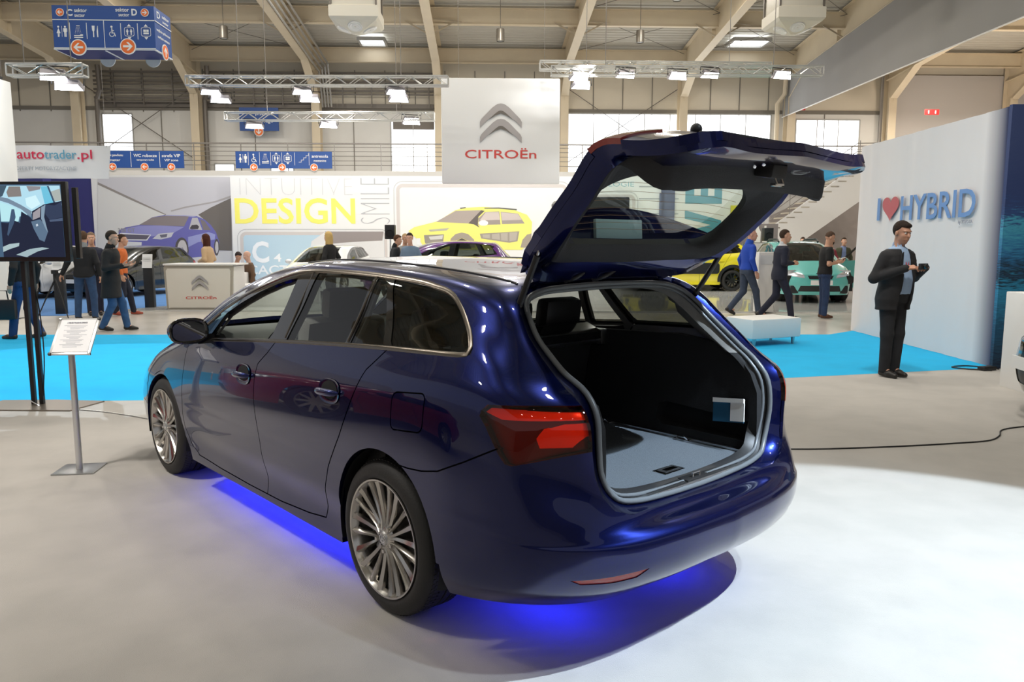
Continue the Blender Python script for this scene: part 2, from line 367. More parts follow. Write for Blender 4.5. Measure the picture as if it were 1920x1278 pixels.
def make_wheel(name, parent, x, y, z, side, R=.33, rim_r=.247, W=.225, spokes=20, rimmat=None, detail=True, tread=True):
    """wheel with its axis along y; outer face at y, side = +1 left / -1 right; origin of the parent"""
    rimmat = rimmat or M_alloy
    M = Matrix.Translation((x, y, z)) @ Matrix.Rotation(-side * PI / 2, 4, 'X')   # local +z -> outward
    n = 96 if detail else 40; mb = MB(); w = W; s = R / .33
    rr = rim_r + .002
    prof = [(rr, -w + .03), (rr + .012, -w + .008), (R - .045, -w - .006), (R - .018, -w + .004), (R - .004, -w + .03)]
    for g in ((.06, .07), (.10, .11), (.14, .15)) if detail else ():
        prof += [(R, -w + g[0]), (R - .009, -w + g[0] + .002), (R - .009, -w + g[1] - .002), (R, -w + g[1])]
    prof += [(R - .002, -.035), (R - .010, -.016), (R - .026, -.003), (R - .05, .004), (rr + .018, .003), (rr + .006, -.003), (rr + .003, -.012), (rr - .001, -.02)]
    mb.lathe(prof, n, M)
    if detail and tread:
        for k in range(90):
            a = 2 * PI * k / 90; Mr = M @ Matrix.Rotation(a, 4, 'Z')
            for h0, h1, tw in ((-.044, -.033, .0), (-w + .115, -.050, .012), (-w + .018, -w + .055, -.012)):
                hw = .0065
                vs = [Mr @ Vector((R + .0006, (-hw if q < 2 else hw) + tw * i, h)) for i, h in enumerate((h0, h1)) for q in (0, 2)]
                lo = [Mr @ Vector((R - .02, (-hw if q < 2 else hw) + tw * i, h)) for i, h in enumerate((h0, h1)) for q in (0, 2)]
                b = [vs[0], vs[1], vs[3], vs[2], lo[0], lo[1], lo[3], lo[2]]
                mb.add(b, [(0, 1, 2, 3), (0, 4, 5, 1), (1, 5, 6, 2), (2, 6, 7, 3), (3, 7, 4, 0)])
    w_ = mb.build(name, M_tyre, parent, 30)
    rb = MB(); rb.lathe([(rr + .004, -.001), (rr + .003, .004), (rr - .004, .003), (rr - .010, -.010), (rr - .016, -.022), (rr - .022, -.10), (rr - .03, -w + .02), (rr, -w + .012)], n, M)
    if detail:
        for k in range(spokes):
            a = 2 * PI * (k + .5) / spokes; pair = 1 if k % 2 else -1
            a_in = 2 * PI * (k + .5 - pair * .16) / spokes; a_out = a + pair * .015
            def P(r, ang, t, h): return M @ Vector((r * math.cos(ang) - t * math.sin(ang), r * math.sin(ang) + t * math.cos(ang), h))
            st = [(.036, a_in, .009, -.012), (.075, a_in * .7 + a * .3, .009, -.022), (.14, a, .011, -.020), (rr - .03, a_out, .0155, -.012), (rr - .008, a_out, .018, -.006)]
            vs = []
            for r, an, hw, h in st:
                vs += [P(r, an, -hw, h - .016), P(r, an, -hw * .8, h), P(r, an, pair * hw * .35, h + .006), P(r, an, hw * .8, h - .002), P(r, an, hw, h - .018), P(r, an, 0, h - .034)]
            fs = []
            for i in range(len(st) - 1):
                for q in range(6): fs.append((i * 6 + q, i * 6 + (q + 1) % 6, i * 6 + 6 + (q + 1) % 6, i * 6 + 6 + q))
            rb.add(vs, fs)
        rb.lathe([(.001, -.05), (.062, -.05), (.060, -.022), (.045, -.012), (.034, -.010), (.001, -.012)], 40, M)
        for k in range(5):
            a = 2 * PI * k / 5 + .3; Mb = M @ Matrix.Translation((.057 * math.cos(a), .057 * math.sin(a), -.02))
            rb.lathe([(.001, .016), (.008, .016), (.010, .01), (.010, -.01)], 10, Mb)
    else:
        for k in range(10):
            Mk = M @ Matrix.Rotation(2 * PI * k / 10, 4, 'Z'); rb.prism([(.04, -.022), (rr - .012, -.016), (rr - .012, .016), (.04, .022)], -.03, -.012, Mk)
        rb.lathe([(.001, -.01), (.055, -.012), (.06, -.04)], 20, M)
    o = rb.build('rim', rimmat, w_, 30)
    if detail:
        cb = MB(); cb.lathe([(.001, -.004), (.026, -.005), (.031, -.010), (.031, -.016)], 32, M)
        c = cb.build('hub_cap', M_steel, w_, 30)
        lg = MB()
        for rx, ry, cy in ((.022, .015, 0), (.008, .0145, 0), (.0145, .006, .007)):
            lg.tube([M @ Vector((rx * math.cos(2 * PI * k / 28), ry * math.sin(2 * PI * k / 28) + cy, -.003)) for k in range(28)], .0022, 6, closed=True)
        lg.build('emblem', M_chrome, w_, 30)
        db = MB(); db.lathe([(.001, -.085), (.14, -.085), (.142, -.09), (.142, -.105)], 40, M); db.build('brake_disc', M_disc, w_, 30)
        kb = MB(); kb.lathe([(.0, -.16), (rr - .02, -.16)], 40, M); kb.build('backing_plate', M_black, w_, 30)
        cb = MB(); Mk = M @ Matrix.Rotation(.5 if side > 0 else 2.6, 4, 'Z'); cb.prism([(.085, -.05), (.15, -.06), (.155, .06), (.085, .05)], -.12, -.055, Mk); cb.build('brake_caliper', M_steel, w_, 30)
    return w_

GATE_DEG = 83
CAR = thing('estate_car', 'dark blue metallic estate car with its tailgate raised open, standing on the grey display carpet', 'car', (.1126, 3.7182, .004), math.radians(131.915))
bm = grid_bm(body_grid()); BVH0 = BVHTree.FromBMesh(bm); S = Skin(bm)
def inset(poly, d):
    n = len(poly); a = sum(poly[i][0] * poly[(i + 1) % n][1] - poly[(i + 1) % n][0] * poly[i][1] for i in range(n)); sg = 1 if a > 0 else -1; out = []
    for i in range(n):
        p0, p1, p2 = Vector(poly[i - 1]), Vector(poly[i]), Vector(poly[(i + 1) % n]); t1 = (p1 - p0).normalized(); t2 = (p2 - p1).normalized()
        n1 = Vector((-t1.y, t1.x)) * sg; n2 = Vector((-t2.y, t2.x)) * sg; k = (n1 + n2); k = k / max(.3, k.dot(n1)) if k.length > 1e-6 else n1
        out.append(tuple(p1 + k * d))
    return out
DLO = [(2.30, .950), (2.03, .972), (1.6, 1.010), (1.014, 1.057), (.5, 1.092), (.049, 1.117), (-.42, 1.137), (-.452, 1.140), (-.470, 1.152), (-.468, 1.168), (-.448, 1.195), (-.41, 1.235), (-.371, 1.268), (-.33, 1.303), (-.286, 1.334), (-.24, 1.359), (-.187, 1.378),
       (-.10, 1.393), (-.022, 1.405), (.27, 1.423), (.654, 1.432), (1.004, 1.424), (1.18, 1.400), (1.357, 1.362), (1.679, 1.268), (1.911, 1.178), (2.15, 1.045)]
L_ = lambda y: (lambda c: c.y > 0) if y > 0 else (lambda c: c.y < 0)
side_p = lambda c: abs(c.y) > .58
# region numbers: 1 black window frame, 2.. removed, 10+ panes
S.cut(DLO, 1, pred=side_p)
FW = [(1.95, .995), (1.6, 1.023), (1.125, 1.068), (1.10, 1.10), (1.035, 1.380), (1.10, 1.374), (1.25, 1.345), (1.45, 1.293), (1.65, 1.225), (1.83, 1.15)]
RW = [(.935, 1.080), (.385, 1.117), (.352, 1.408), (.640, 1.418), (.845, 1.413)]
QW = [(.345, 1.120), (.090, 1.137), (.236, 1.390), (.272, 1.404), (.318, 1.404)]
BW = [(.025, 1.139), (-.217, 1.148), (-.405, 1.155), (-.428, 1.160), (-.436, 1.172), (-.425, 1.195), (-.395, 1.230), (-.355, 1.262), (-.32, 1.292), (-.275, 1.322), (-.235, 1.342), (-.19, 1.357), (-.05, 1.383), (.195, 1.403), (.175, 1.36), (.045, 1.155)]
AW = [(2.22, .975), (2.0, .99), (1.90, 1.13), (1.93, 1.14), (2.11, 1.04)]
for P, r in ((FW, 10), (RW, 11), (QW, 12), (BW, 13), (AW, 14)): S.cut(P, r, pred=side_p)
O_half = [(0, 1.425), (.25, 1.42), (.40, 1.410), (.50, 1.392), (.565, 1.355), (.605, 1.30), (.632, 1.22), (.642, 1.15), (.643, 1.09), (.642, 1.02), (.645, .96), (.642, .86), (.628, .76), (.605, .69), (.56, .635), (.48, .606), (.3, .597), (0, .595)]
O_poly = O_half + [(-y, z) for y, z in O_half[-2:0:-1]]
S.cut(O_poly, 4, 'yz', pred=lambda c: c.x < -.34)
gate_p = lambda c: c.x < -.34 and abs(c.y) < .66
G_half = [(0, 1.315), (.30, 1.31), (.44, 1.29), (.50, 1.24), (.535, 1.16), (.55, 1.08), (.50, 1.04), (.35, 1.02), (0, 1.01)]
S.cut([(y, z) for y, z in G_half] + [(-y, z) for y, z in G_half[-2:0:-1]], 20, 'yz', pred=gate_p)
gl = [(.60, .995), (.40, .985), (.345, .94), (.42, .875), (.60, .862)]
isg = lambda c: c.x < -.34 and inpoly(c.y, c.z, O_poly)
for sg in (1, -1):
    S.cut([(sg * (y if y < .5 else .655), z) for y, z in gl], 21 if sg > 0 else 22, 'yz', pred=isg)
LP = [(-.614, .955), (-.618, .975), (-.640, .997), (-.8, 1.008), (-.877, 1.008), (-1.1, 1.0), (-1.1, .850), (-.958, .856), (-.907, .844), (-.77, .803), (-.745, .806), (-.717, .834), (-.646, .925)]
notgate = lambda c: abs(c.y) > .5 and c.x < -.5 and not isg(c)
S.cut(LP, 5, pred=notgate)
S.cut([(-.625, .972), (-.646, .990), (-.80, .999), (-1.1, .994), (-1.1, .966), (-.90, .966), (-.82, .962), (-.70, .955)], 51, pred=notgate)
S.cut([(-.845, .866), (-.832, .90), (-.85, .935), (-.90, .955), (-1.1, .962), (-1.1, .925), (-.950, .905), (-.925, .868)], 52, pred=notgate)
side_n = lambda c: abs(c.y) > .70
S.cut([(-.03 + .378 * math.cos(2 * PI * k / 56), .345 + .378 * math.sin(2 * PI * k / 56)) for k in range(56)], 2, pred=side_n)
S.cut([(-.425, .36), (.325, .36), (.375, .22), (.372, .15), (-.47, .15), (-.44, .26)][::-1], 2, pred=side_n)
S.cut([(2.66 + .372 * math.cos(2 * PI * k / 56), .33 + .362 * math.sin(2 * PI * k / 56)) for k in range(56)], 2, pred=side_n)
S.cut([(2.295, .36), (3.02, .36), (3.05, .15), (2.22, .15), (2.25, .26)], 2, pred=side_n)
gw = .0065
F_l = [(2.262, .952), (2.245, .90), (2.252, .80), (2.272, .65), (2.276, .495), (2.262, .40), (2.213, .30), (2.11, .248)]
B_l = [(1.035, 1.06), (1.09, 1.0), (1.171, .935), (1.193, .858), (1.192, .76), (1.178, .677), (1.150, .52), (1.142, .428), (1.148, .33), (1.165, .235)]
C_l = [(.035, 1.125), (.085, 1.075), (.131, 1.03), (.175, .940), (.235, .83), (.296, .721), (.360, .63), (.413, .557), (.462, .44), (.489, .343), (.528, .272)]
s_l = [(2.125, .249), (1.8, .234), (1.4, .229), (1.0, .233), (.7, .252), (.522, .275)]
for l in (F_l, B_l, C_l, s_l): S.cut(band(l, gw), 2, pred=side_n)
S.cut(band([(-.12, .69), (-.23, .690), (-.324, .699), (-.423, .720), (-.562, .782), (-.71, .855)], .006), 2, pred=lambda c: abs(c.y) > .8 and c.x < -.1)
FL = rrect(.215, .155, .032, 5, (-.213, .908)); FL = [(x, z + (x + .213) * -.10) for x, z in FL]
fp = lambda c: c.y > .8
S.cut(FL, 2, pred=fp); S.cut(inset(FL, .006), 6, pred=fp)
RF = [(-.962, .421), (-1.034, .425), (-1.09, .436), (-1.075, .402), (-1.03, .394), (-.98, .398), (-.965, .405)]
RFy = [(.735, .418), (.61, .424), (.475, .434), (.515, .402), (.60, .394), (.70, .398)]
for sg in (1, -1): S.cut([(sg * y, z) for y, z in RFy], 7, 'yz', pred=lambda c: c.x < -.7)
WS = [(.66, 1.0), (.30, 1.005), (0, 1.01), (-.30, 1.005), (-.66, 1.0), (-.60, 1.2), (-.50, 1.435), (0, 1.452), (.50, 1.435), (.60, 1.2)]
S.cut(WS, 8, 'yz', pred=lambda c: c.x > 1.42 and c.z > .97)
HL = [(3.0, .66), (3.2, .56), (3.6, .50), (3.74, .53), (3.6, .62), (3.3, .68)]
S.cut(HL, 9, pred=lambda c: c.x > 2.9 and abs(c.y) > .35)
bm.normal_update(); bm.faces.ensure_lookup_table()
reg = {}
for f in bm.faces: reg.setdefault(f[S.reg], []).append(f)
left = lambda fs: [f for f in fs if f.calc_center_median().y > 0]
right = lambda fs: [f for f in fs if f.calc_center_median().y < 0]
cen = lambda fs: sum((f.calc_center_median() for f in fs), Vector()) / len(fs)
doors = {}
for comp in islands(reg[0]):
    c = cen(comp); sd = 1 if c.y > 0 else -1
    if len(comp) < 12: continue
    if abs(c.y) > .6 and 1.25 < c.x < 2.2 and len(comp) < 9000: doors['f', sd] = region_obj('front_door', comp, M_blue, CAR)
    elif abs(c.y) > .6 and .2 < c.x < 1.25 and len(comp) < 9000: doors['r', sd] = region_obj('rear_door', comp, M_blue, CAR)
    elif c.x < -.4 and c.z < .7: region_obj('rear_bumper', comp, M_blue, CAR)
    else: region_obj('body_shell' if len(comp) > 3000 else 'sill_panel', comp, M_blue, CAR, lip=.03)
for k in [('f', 1), ('f', -1), ('r', 1), ('r', -1)]: doors.setdefault(k, CAR)
dbg = {k: len(v) for k, v in reg.items()}; print('REGIONS', dbg, doors.keys())
for sd, pick in ((1, left), (-1, right)):
    region_obj('window_frame', pick(reg[1]), M_gloss, CAR, lip=.02, off=.003)
    if sd < 0: region_obj('front_side_window', pick(reg[10]), M_glass, CAR, lip=0, off=.008)
    region_obj('rear_side_window', pick(reg[11]), M_priv2, CAR, lip=0, off=.007)
    region_obj('vent_window', pick(reg[12]), M_priv2, CAR, lip=0, off=.007)
    region_obj('cargo_side_window', pick(reg[13]), M_priv, CAR, lip=0, off=.007)
    region_obj('corner_window', pick(reg[14]), M_priv, CAR, lip=0, off=.007)
    if 9 in reg: region_obj('headlamp', pick(reg[9]), M_glass, CAR, lip=.01)
region_obj('fuel_flap', reg[6], M_blue, CAR, lip=.01)
region_obj('windscreen', reg[8], M_glass, CAR, lip=0)
for sd, pick in ((1, left), (-1, right)): region_obj('bumper_reflector', pick(reg[7]), M_reflx, CAR, lip=.01, off=.003)
# tail lamps on the body corners
for sd, pick in ((1, left), (-1, right)):
    fs = pick(reg[5] + reg[51] + reg[52]); ln = region_obj('tail_lamp', fs, M_lampred, CAR, lip=.02, off=-.002)
    # inner bowl: dark lower half, bright reflector strips
    region_obj('lamp_bowl', [f for f in fs], M_lampdark, ln, lip=0, off=.035)
    region_obj('lamp_light_bar', pick(reg[51]), M_lampin, ln, lip=.012, off=.018)
    region_obj('lamp_reflector', pick(reg[52]), M_lampin, ln, lip=.012, off=.022)
# dark inner shells give depth behind the gaps, cabin lining above the belt
inn = [f for k in (0, 1, 6) for f in reg[k] if f.calc_center_median().z > 1.04 and f.calc_center_median().x > -.60]
region_obj('cabin_lining', inn, M_liner, CAR, lip=.0, off=.045, flip=True)
low = [f for k in (0, 2, 6) for f in reg[k] if f.calc_center_median().z <= 1.08 and f.calc_center_median().x > -1.0 and not (f[S.reg] == 2 and (math.hypot(f.calc_center_median().x + .03, f.calc_center_median().z - .345) < .5 or math.hypot(f.calc_center_median().x - 2.66, f.calc_center_median().z - .33) < .5)) and not (math.hypot(f.calc_center_median().x + .03, f.calc_center_median().z - .345) < .40) and f.calc_center_median().z > .2]
io = region_obj('inner_panel', low, M_void, CAR, lip=0, off=.022); io.data.name = 'inner_panel'
# ------------- trims that follow the skin
def skin_y(x, z, sd=1):
    r = BVH0.ray_cast(Vector((x, 2 * sd, z)), Vector((0, -sd, 0))); return (r[0], r[1]) if r[0] else (Vector((x, .85 * sd, z)), Vector((0, sd, 0)))
def skin_x(y, z):
    r = BVH0.ray_cast(Vector((-3, y, z)), Vector((1, 0, 0))); return (r[0], r[1]) if r[0] else (Vector((-.43, y, z)), Vector((-1, 0, 0)))
def ribbon(mb, line, w, lift, sd=1, closed=False, prof=((-.5, 0), (-.38, 1), (0, 1.35), (.38, 1), (.5, 0))):
    n = len(line); rings = []
    P = [Vector(p) for p in line]
    for i in range(n):
        a = P[i - 1] if (i or closed) else P[0]; b = P[(i + 1) % n] if (i < n - 1 or closed) else P[-1]
        t = (b - a).normalized(); nn = Vector((-t.y, t.x)); r = []
        for o, h in prof:
            q = P[i] + nn * o * w; c, no = skin_y(q.x, q.y, sd); r.append(c + no * (h * lift - .003))
        rings.append(r)
    m = len(prof); v = [p for r in rings for p in r]; f = []
    for i in range(n if closed else n - 1):
        j = (i + 1) % n
        for k in range(m - 1): f.append((i * m + k, i * m + k + 1, j * m + k + 1, j * m + k))
    mb.add(v, f)
for sd in (1, -1):
    mb = MB(); D2 = [tuple(p) for p in inset(DLO, .008)]
    ribbon(mb, [tuple(p) for p in crn(D2[:-1], 150)] , .021, .005, sd); ribbon(mb, [D2[-2], D2[-1], D2[0]], .018, .005, sd)
    mb.build('window_surround', M_satin, CAR, 40)
    for ln_, lf in (([(.895, 1.41), (.955, 1.088)], .004), ([(.332, 1.41), (.364, 1.122)], .005)): mb = MB(); ribbon(mb, ln_, .012, lf, sd); mb.build('pillar_trim', M_satin, CAR, 40)
# door handles with their cups
for (hx, hz, k) in ((1.335, .862, 'f'), (.392, .905, 'r')):
    for sd in (1, -1):
        c, no = skin_y(hx, hz, sd); M = Matrix.Translation(c); par = CAR if doors[k, sd] is CAR else doors[k, sd]
        mb = MB(); rim = []
        N = 28; v = []; f = []
        for i, (s_, d) in enumerate(((1.06, -.0035), (1, -.003), (.93, .002), (.8, .014), (.55, .022), (.2, .026), (.01, .027))):
            for q in range(N):
                a = 2 * PI * q / N; ex = .088 * s_ * (abs(math.cos(a)) ** .8) * (1 if math.cos(a) > 0 else -1); ez = .052 * s_ * (abs(math.sin(a)) ** .8) * (1 if math.sin(a) > 0 else -1)
                cc, n2 = skin_y(hx + ex, hz + ez, sd); dd = (-.0022 if i < 2 else -.0022 + .0006 * i) if i < 3 else 0
                v.append(cc + n2 * (.0045 - .0015 * i if i < 3 else .001 - .0001 * i))
        for i in range(6):
            for q in range(N): f.append((i * N + q, i * N + (q + 1) % N, (i + 1) * N + (q + 1) % N, (i + 1) * N + q))
        mb.add(v, f); cup = mb.build('handle_cup', M_gloss if False else M_blue, par, 50)
        # flat dark patch on the skin as the cup's shade, then the grip
        mb = MB(); pr = []
        for q in range(N):
            a = 2 * PI * q / N; pr.append((hx + .070 * math.cos(a), hz + .006 + .040 * math.sin(a)))
        v = []
        for x, z in pr: cc, n2 = skin_y(x, z, sd); v.append(cc + n2 * .0025)
        for x, z in pr: cc, n2 = skin_y(hx + (x - hx) * .6, hz + (z - hz) * .5, sd); v.append(cc + n2 * .0022)
        mb.add(v, [(q, (q + 1) % N, N + (q + 1) % N, N + q) for q in range(N)] + [tuple(range(N, 2 * N))]); mb.build('handle_shade', M_void, par, 50)
        mb = MB(); pts = []
        for t in np.linspace(-1, 1, 13):
            cc, n2 = skin_y(hx + .088 * t, hz - .004 - .004 * t, sd); pts.append(cc + n2 * (.004 + .026 * (1 - t ** 4)))
        rr = [.006 + .011 * (1 - abs(t) ** 6) for t in np.linspace(-1, 1, 13)]
        mb.tube(pts, rr, 12); mb.build('door_handle', M_blue, par, 60)
# bumper crease, roof seams, side moulding highlights
mb = MB()
for sd in (1, -1):
    pts = crn([(-.42, .50 * sd, 1.402), (-.2, .50 * sd, 1.432), (.3, .505 * sd, 1.460), (.9, .50 * sd, 1.468), (1.35, .48 * sd, 1.45)], 30); q = []
    for p in pts:
        r = BVH0.ray_cast(Vector((p[0], p[1], 3)), Vector((0, 0, -1))); q.append(r[0] + Vector((0, 0, .001)))
    mb.tube(q, .005, 6)
mb.build('roof_seam', M_black, CAR)
# ------------- opening: painted jamb, rubber seal, sill, cargo bay
S_half = [(-.445, 0, 1.385), (-.447, .25, 1.38), (-.455, .40, 1.37), (-.475, .495, 1.345), (-.507, .532, 1.313), (-.56, .556, 1.26), (-.614, .572, 1.206), (-.69, .577, 1.145), (-.759, .577, 1.093), (-.851, .562, 1.034), (-.907, .566, .961), (-.923, .57, .85), (-.921, .556, .755), (-.927, .524, .688), (-.94, .485, .648), (-.948, .40, .625), (-.955, .2, .612), (-.957, 0, .608)]
NL = 60
def loop3(half): h = crn(half, NL); return [Vector(p) for p in h] + [Vector((p[0], -p[1], p[2])) for p in h[-2:0:-1]]
def loft(name, loops, m, parent, ang=35, flip=False, H=None):
    n = len(loops[0]); v = [p - (H or Vector()) for l in loops for p in l]; f = []
    for i in range(len(loops) - 1):
        for k in range(n):
            q = (i * n + k, i * n + (k + 1) % n, (i + 1) * n + (k + 1) % n, (i + 1) * n + k); f.append(q[::-1] if flip else q)
    return mobj(name, v, f, m, parent, ang)
def on_skin(loop2, off, grow=0):
    out = []
    for y, z in loop2:
        c, no = skin_x(y, z); out.append(c - no * off)
    return out
def half2(h): q = crn(h, NL); q = [(p[0], p[1]) for p in q]; return q + [(-a, b) for a, b in q[-2:0:-1]]
SEAL = loop3(S_half); OL = on_skin(half2(O_half), 0.0)
mid = [(a * .45 + b * .55) + Vector((.02, 0, 0)) for a, b in zip(OL, SEAL)]
loft('tailgate_jamb', [OL, [o + Vector((.012, 0, 0)) for o in OL], mid, [s + Vector((.012, 0, 0)) for s in SEAL]], M_blue, CAR, 50, True)
mb = MB(); mb.tube(SEAL, .011, 10, closed=True)
cen0 = Vector((-.72, 0, .98)); inner = [s + (cen0 - s).normalized() * .020 + Vector((.018, 0, 0)) for s in SEAL]; mb.tube(inner, .008, 8, closed=True)
mb.build('weather_seal', M_rubber, CAR, 60)
# lining from the seal inwards
in2 = [Vector((s.x + .07, s.y * .93, .98 + (s.z - .98) * .93)) for s in SEAL]
sel = lambda L, a, b: [L[k] for k in range(a, b)]
half_i = list(range(0, NL)); 
v = []; f = []
top_rng = [k for k in range(len(SEAL)) if SEAL[k].z > .64]
ol = loft('opening_lining', [[s + Vector((.012, 0, 0)) for s in SEAL], inner, in2], M_black, CAR, 50, True); ol.data.materials.append(M_pillar)
for pg in ol.data.polygons:
    if pg.center.z > 1.07 and pg.center.x > inner[0].x - 2 and pg.index >= len(SEAL): pg.material_index = 1
loft('rear_pillar_trim', [in2[8:len(in2) - 7], [Vector((min(-.42, s.x + .33), s.y * 1.20, .98 + (s.z - .98) * 1.02)) for s in in2[8:len(in2) - 7]]], M_pillar, CAR, 50, True) if False else None
for sd in (1, -1):
    ks = [k for k in range(len(in2)) if in2[k].z > 1.06 and in2[k].y * sd > .30]; v = []
    for k in ks: q = in2[k]; v += [q, Vector((min(q.x + .16, -.36), q.y * 1.20 if q.z < 1.27 else q.y * 1.12, q.z + .01))]
    mobj('rear_pillar_trim', v, [(2 * i, 2 * i + 1, 2 * i + 3, 2 * i + 2) for i in range(len(ks) - 1)], M_pillar, CAR, 60)
mb = MB(); fx0, fx1, fy, fz = -.885, .12, .50, .622
mb.prism([(-.915, -.42), (-.90, -.50), (-.80, -.51), (fx1, -.51), (fx1, .51), (-.80, .51), (-.90, .50), (-.915, .42), (-.925, 0)], fz - .02, fz); mb.build('cargo_floor', M_floorfelt, CAR)
mb = MB()
for sd in (1, -1):
    pr = [(-.93, .60), (.14, .60), (.14, 1.10), (-.42, 1.12), (-.62, 1.10), (-.76, 1.055), (-.86, .98), (-.895, .90), (-.90, .78), (-.90, .66)]
    # wall with a pocket: outer frame pieces
    v = []; 
    M = Matrix(((1, 0, 0, 0), (0, 0, sd, 0), (0, 1, 0, 0), (0, 0, 0, 1)))
    pk = [(-.86, .672), (-.38, .672), (-.34, .70), (-.36, .775), (-.40, .79), (-.86, .765)]
    n = len(pr)
    v = [M @ Vector((x, z, .505 + (.05 if z > 1.04 else 0))) for x, z in pr] + [M @ Vector((x, z, .60)) for x, z in pr]
    if sd > 0: mb.add(v, [tuple(range(n))] + [(k, (k + 1) % n, n + (k + 1) % n, n + k) for k in range(n)])
    else:
        vb = [M @ Vector((x, z, .505)) for x, z in pk] + [M @ Vector((x, z, .575)) for x, z in pk]; b = len(pk)
        # side with pocket: triangulate ring between outer polygon and pocket
        bm2 = bmesh.new(); ov = [bm2.verts.new(p) for p in v[:n]]; iv = [bm2.verts.new(p) for p in vb[:b]]
        eds = [bm2.edges.new((ov[k], ov[(k + 1) % n])) for k in range(n)] + [bm2.edges.new((iv[k], iv[(k + 1) % b])) for k in range(b)]
        bmesh.ops.triangle_fill(bm2, edges=eds, use_beauty=True); bm2.verts.index_update()
        mb.add([q.co.copy() for q in bm2.verts], [[q.index for q in ff.verts] for ff in bm2.faces]); bm2.free()
        mb.add(vb, [tuple(range(b, 2 * b))] + [(k, (k + 1) % b, b + (k + 1) % b, b + k) for k in range(b)])
        mb.add(v, [(k, (k + 1) % n, n + (k + 1) % n, n + k) for k in range(n)])
mb.build('cargo_side_lining', M_cargo, CAR)
mb = MB(); mb.box((.16, 0, .86), (.06, 1.02, .50), (0, -.22, 0), bev=.02); mb.build('rear_seat_back', M_cargo, CAR)
for sd in (1, -1):
    mb = MB(); mb.beam((-.86, sd * .495, fz + .006), (.08, sd * .495, fz + .006), .018, .010); mb.build('cargo_rail', M_steel, CAR)
    for hx in (-.53, -.03):
        mb = MB(); mb.tube([(hx - .03, sd * .47, fz + .006), (hx - .02, sd * .455, fz + .022), (hx + .02, sd * .455, fz + .022), (hx + .03, sd * .47, fz + .006)], .005, 6); mb.box((hx, sd * .48, fz + .004), (.09, .04, .008), bev=.003); mb.build('lashing_hook', M_chrome, CAR)
mb = MB(); mb.box((-.79, -.017, fz + .001), (.07, .135, .006), bev=.003); hd = mb.build('floor_handle', M_chrome, CAR)
mb = MB(); mb.box((-.79, -.017, fz + .0045), (.05, .11, .003)); mb.build('handle_pocket', M_void, hd)
mb = MB(); mb.box((-.797, -.017, fz + .008), (.028, .075, .004), bev=.002); mb.build('pull_tab', M_chrome, hd)
# sill plate in three pieces, striker in the middle
mb = MB()
mb.prism([(-.948, -.44), (-.90, -.50), (-.862, -.50), (-.882, -.30), (-.893, 0), (-.882, .30), (-.862, .50), (-.90, .50), (-.948, .44), (-.955, .2), (-.957, 0), (-.955, -.2)], fz - .015, fz + .006); sp = mb.build('sill_plate', M_steel, CAR)
for sg in (1, -1):
    mb = MB(); mb.prism([(-.942 + .0, sg * .085), (-.897, sg * .085), (-.888, sg * .30), (-.875, sg * .46), (-.900, sg * .46), (-.935, sg * .30)][::sg], fz + .004, fz + .009); mb.build('scuff_strip', M_black, sp)
mb = MB(); mb.box((-.925, 0, fz + .006), (.055, .15, .012), bev=.004); mb.build('latch_cover', M_black, sp)
mb = MB(); mb.tube([(-.935, -.022, fz + .01), (-.935, -.022, fz + .028), (-.935, .022, fz + .028), (-.935, .022, fz + .01)], .0045, 8); mb.build('striker', M_chrome, sp)
# cabin
def seat(mb, x, y, w, z0=.42, top=1.06, lean=-.20):
    mb.box((x + .18, y, z0), (.52, w, .16), (0, -.08, 0), .05); mb.box((x - .09 , y, z0 + (top - z0) / 2 + .03), (.14, w, top - z0), (0, lean, 0), .05)
    for s_ in (1, -1):
        mb.box((x - .03, y + s_ * (w / 2 - .03), z0 + .30), (.12, .07, .40), (0, lean, 0), .03)
def headrest(x, y, z, m, par, w=.27):
    mb = MB(); mb.box((x, y, z), (.10, w, .17), (0, -.15, 0), .04)
    for s_ in (.06, -.06): mb.tube([(x + .01, y + s_, z - .16), (x, y + s_, z - .05)], .006, 6)
    mb.build('headrest', m, par)
for y in (.37, -.37):
    mb = MB(); seat(mb, 1.33, y, .50, top=1.13); st = mb.build('front_seat', M_cloth_w, CAR); headrest(1.14, y, 1.23, M_cloth_w, st)
mb = MB(); mb.box((.60, 0, .46), (.52, 1.25, .16), (0, -.08, 0), .05); mb.box((.28, 0, .82), (.14, 1.22, .60), (0, -.24, 0), .05); rs = mb.build('rear_bench', M_cloth_k, CAR)
for y in (.36, 0, -.36): headrest(.20, y, 1.19, M_cloth_k, rs)
mb = MB(); mb.tube([(.06, -.53, 1.065), (.06, .53, 1.065)], .032, 12); mb.box((.06, -.52, 1.07), (.09, .05, .08), bev=.01); mb.box((.06, .52, 1.07), (.09, .05, .08), bev=.01); mb.build('cover_cassette', M_steel, CAR)
mb = MB(); mb.prism([(.02, 1.10), (.12, 1.14), (.16, 1.13), (.14, 1.06), (.02, 1.06)], -.5, .5, Matrix(((1, 0, 0, 0), (0, 0, 1, 0), (0, 1, 0, 0), (0, 0, 0, 1)))); mb.build('load_cover', M_gloss, CAR)
mb = MB(); mb.prism([(1.98, .62), (1.86, .80), (1.88, .96), (1.96, 1.01), (2.3, 1.02), (2.75, .97), (2.75, .6)], -.74, .74, Matrix(((1, 0, 0, 0), (0, 0, 1, 0), (0, 1, 0, 0), (0, 0, 0, 1)))); dsh = mb.build('dashboard', mat('dash_grey', (.06, .062, .064), .5, bump=(200, .1)), CAR)
mb = MB(); cx, cy, cz = 1.80, .37, .90; u = Vector((-.42, 0, 1)).normalized(); r0 = Vector((0, 1, 0)); ax = u.cross(r0)
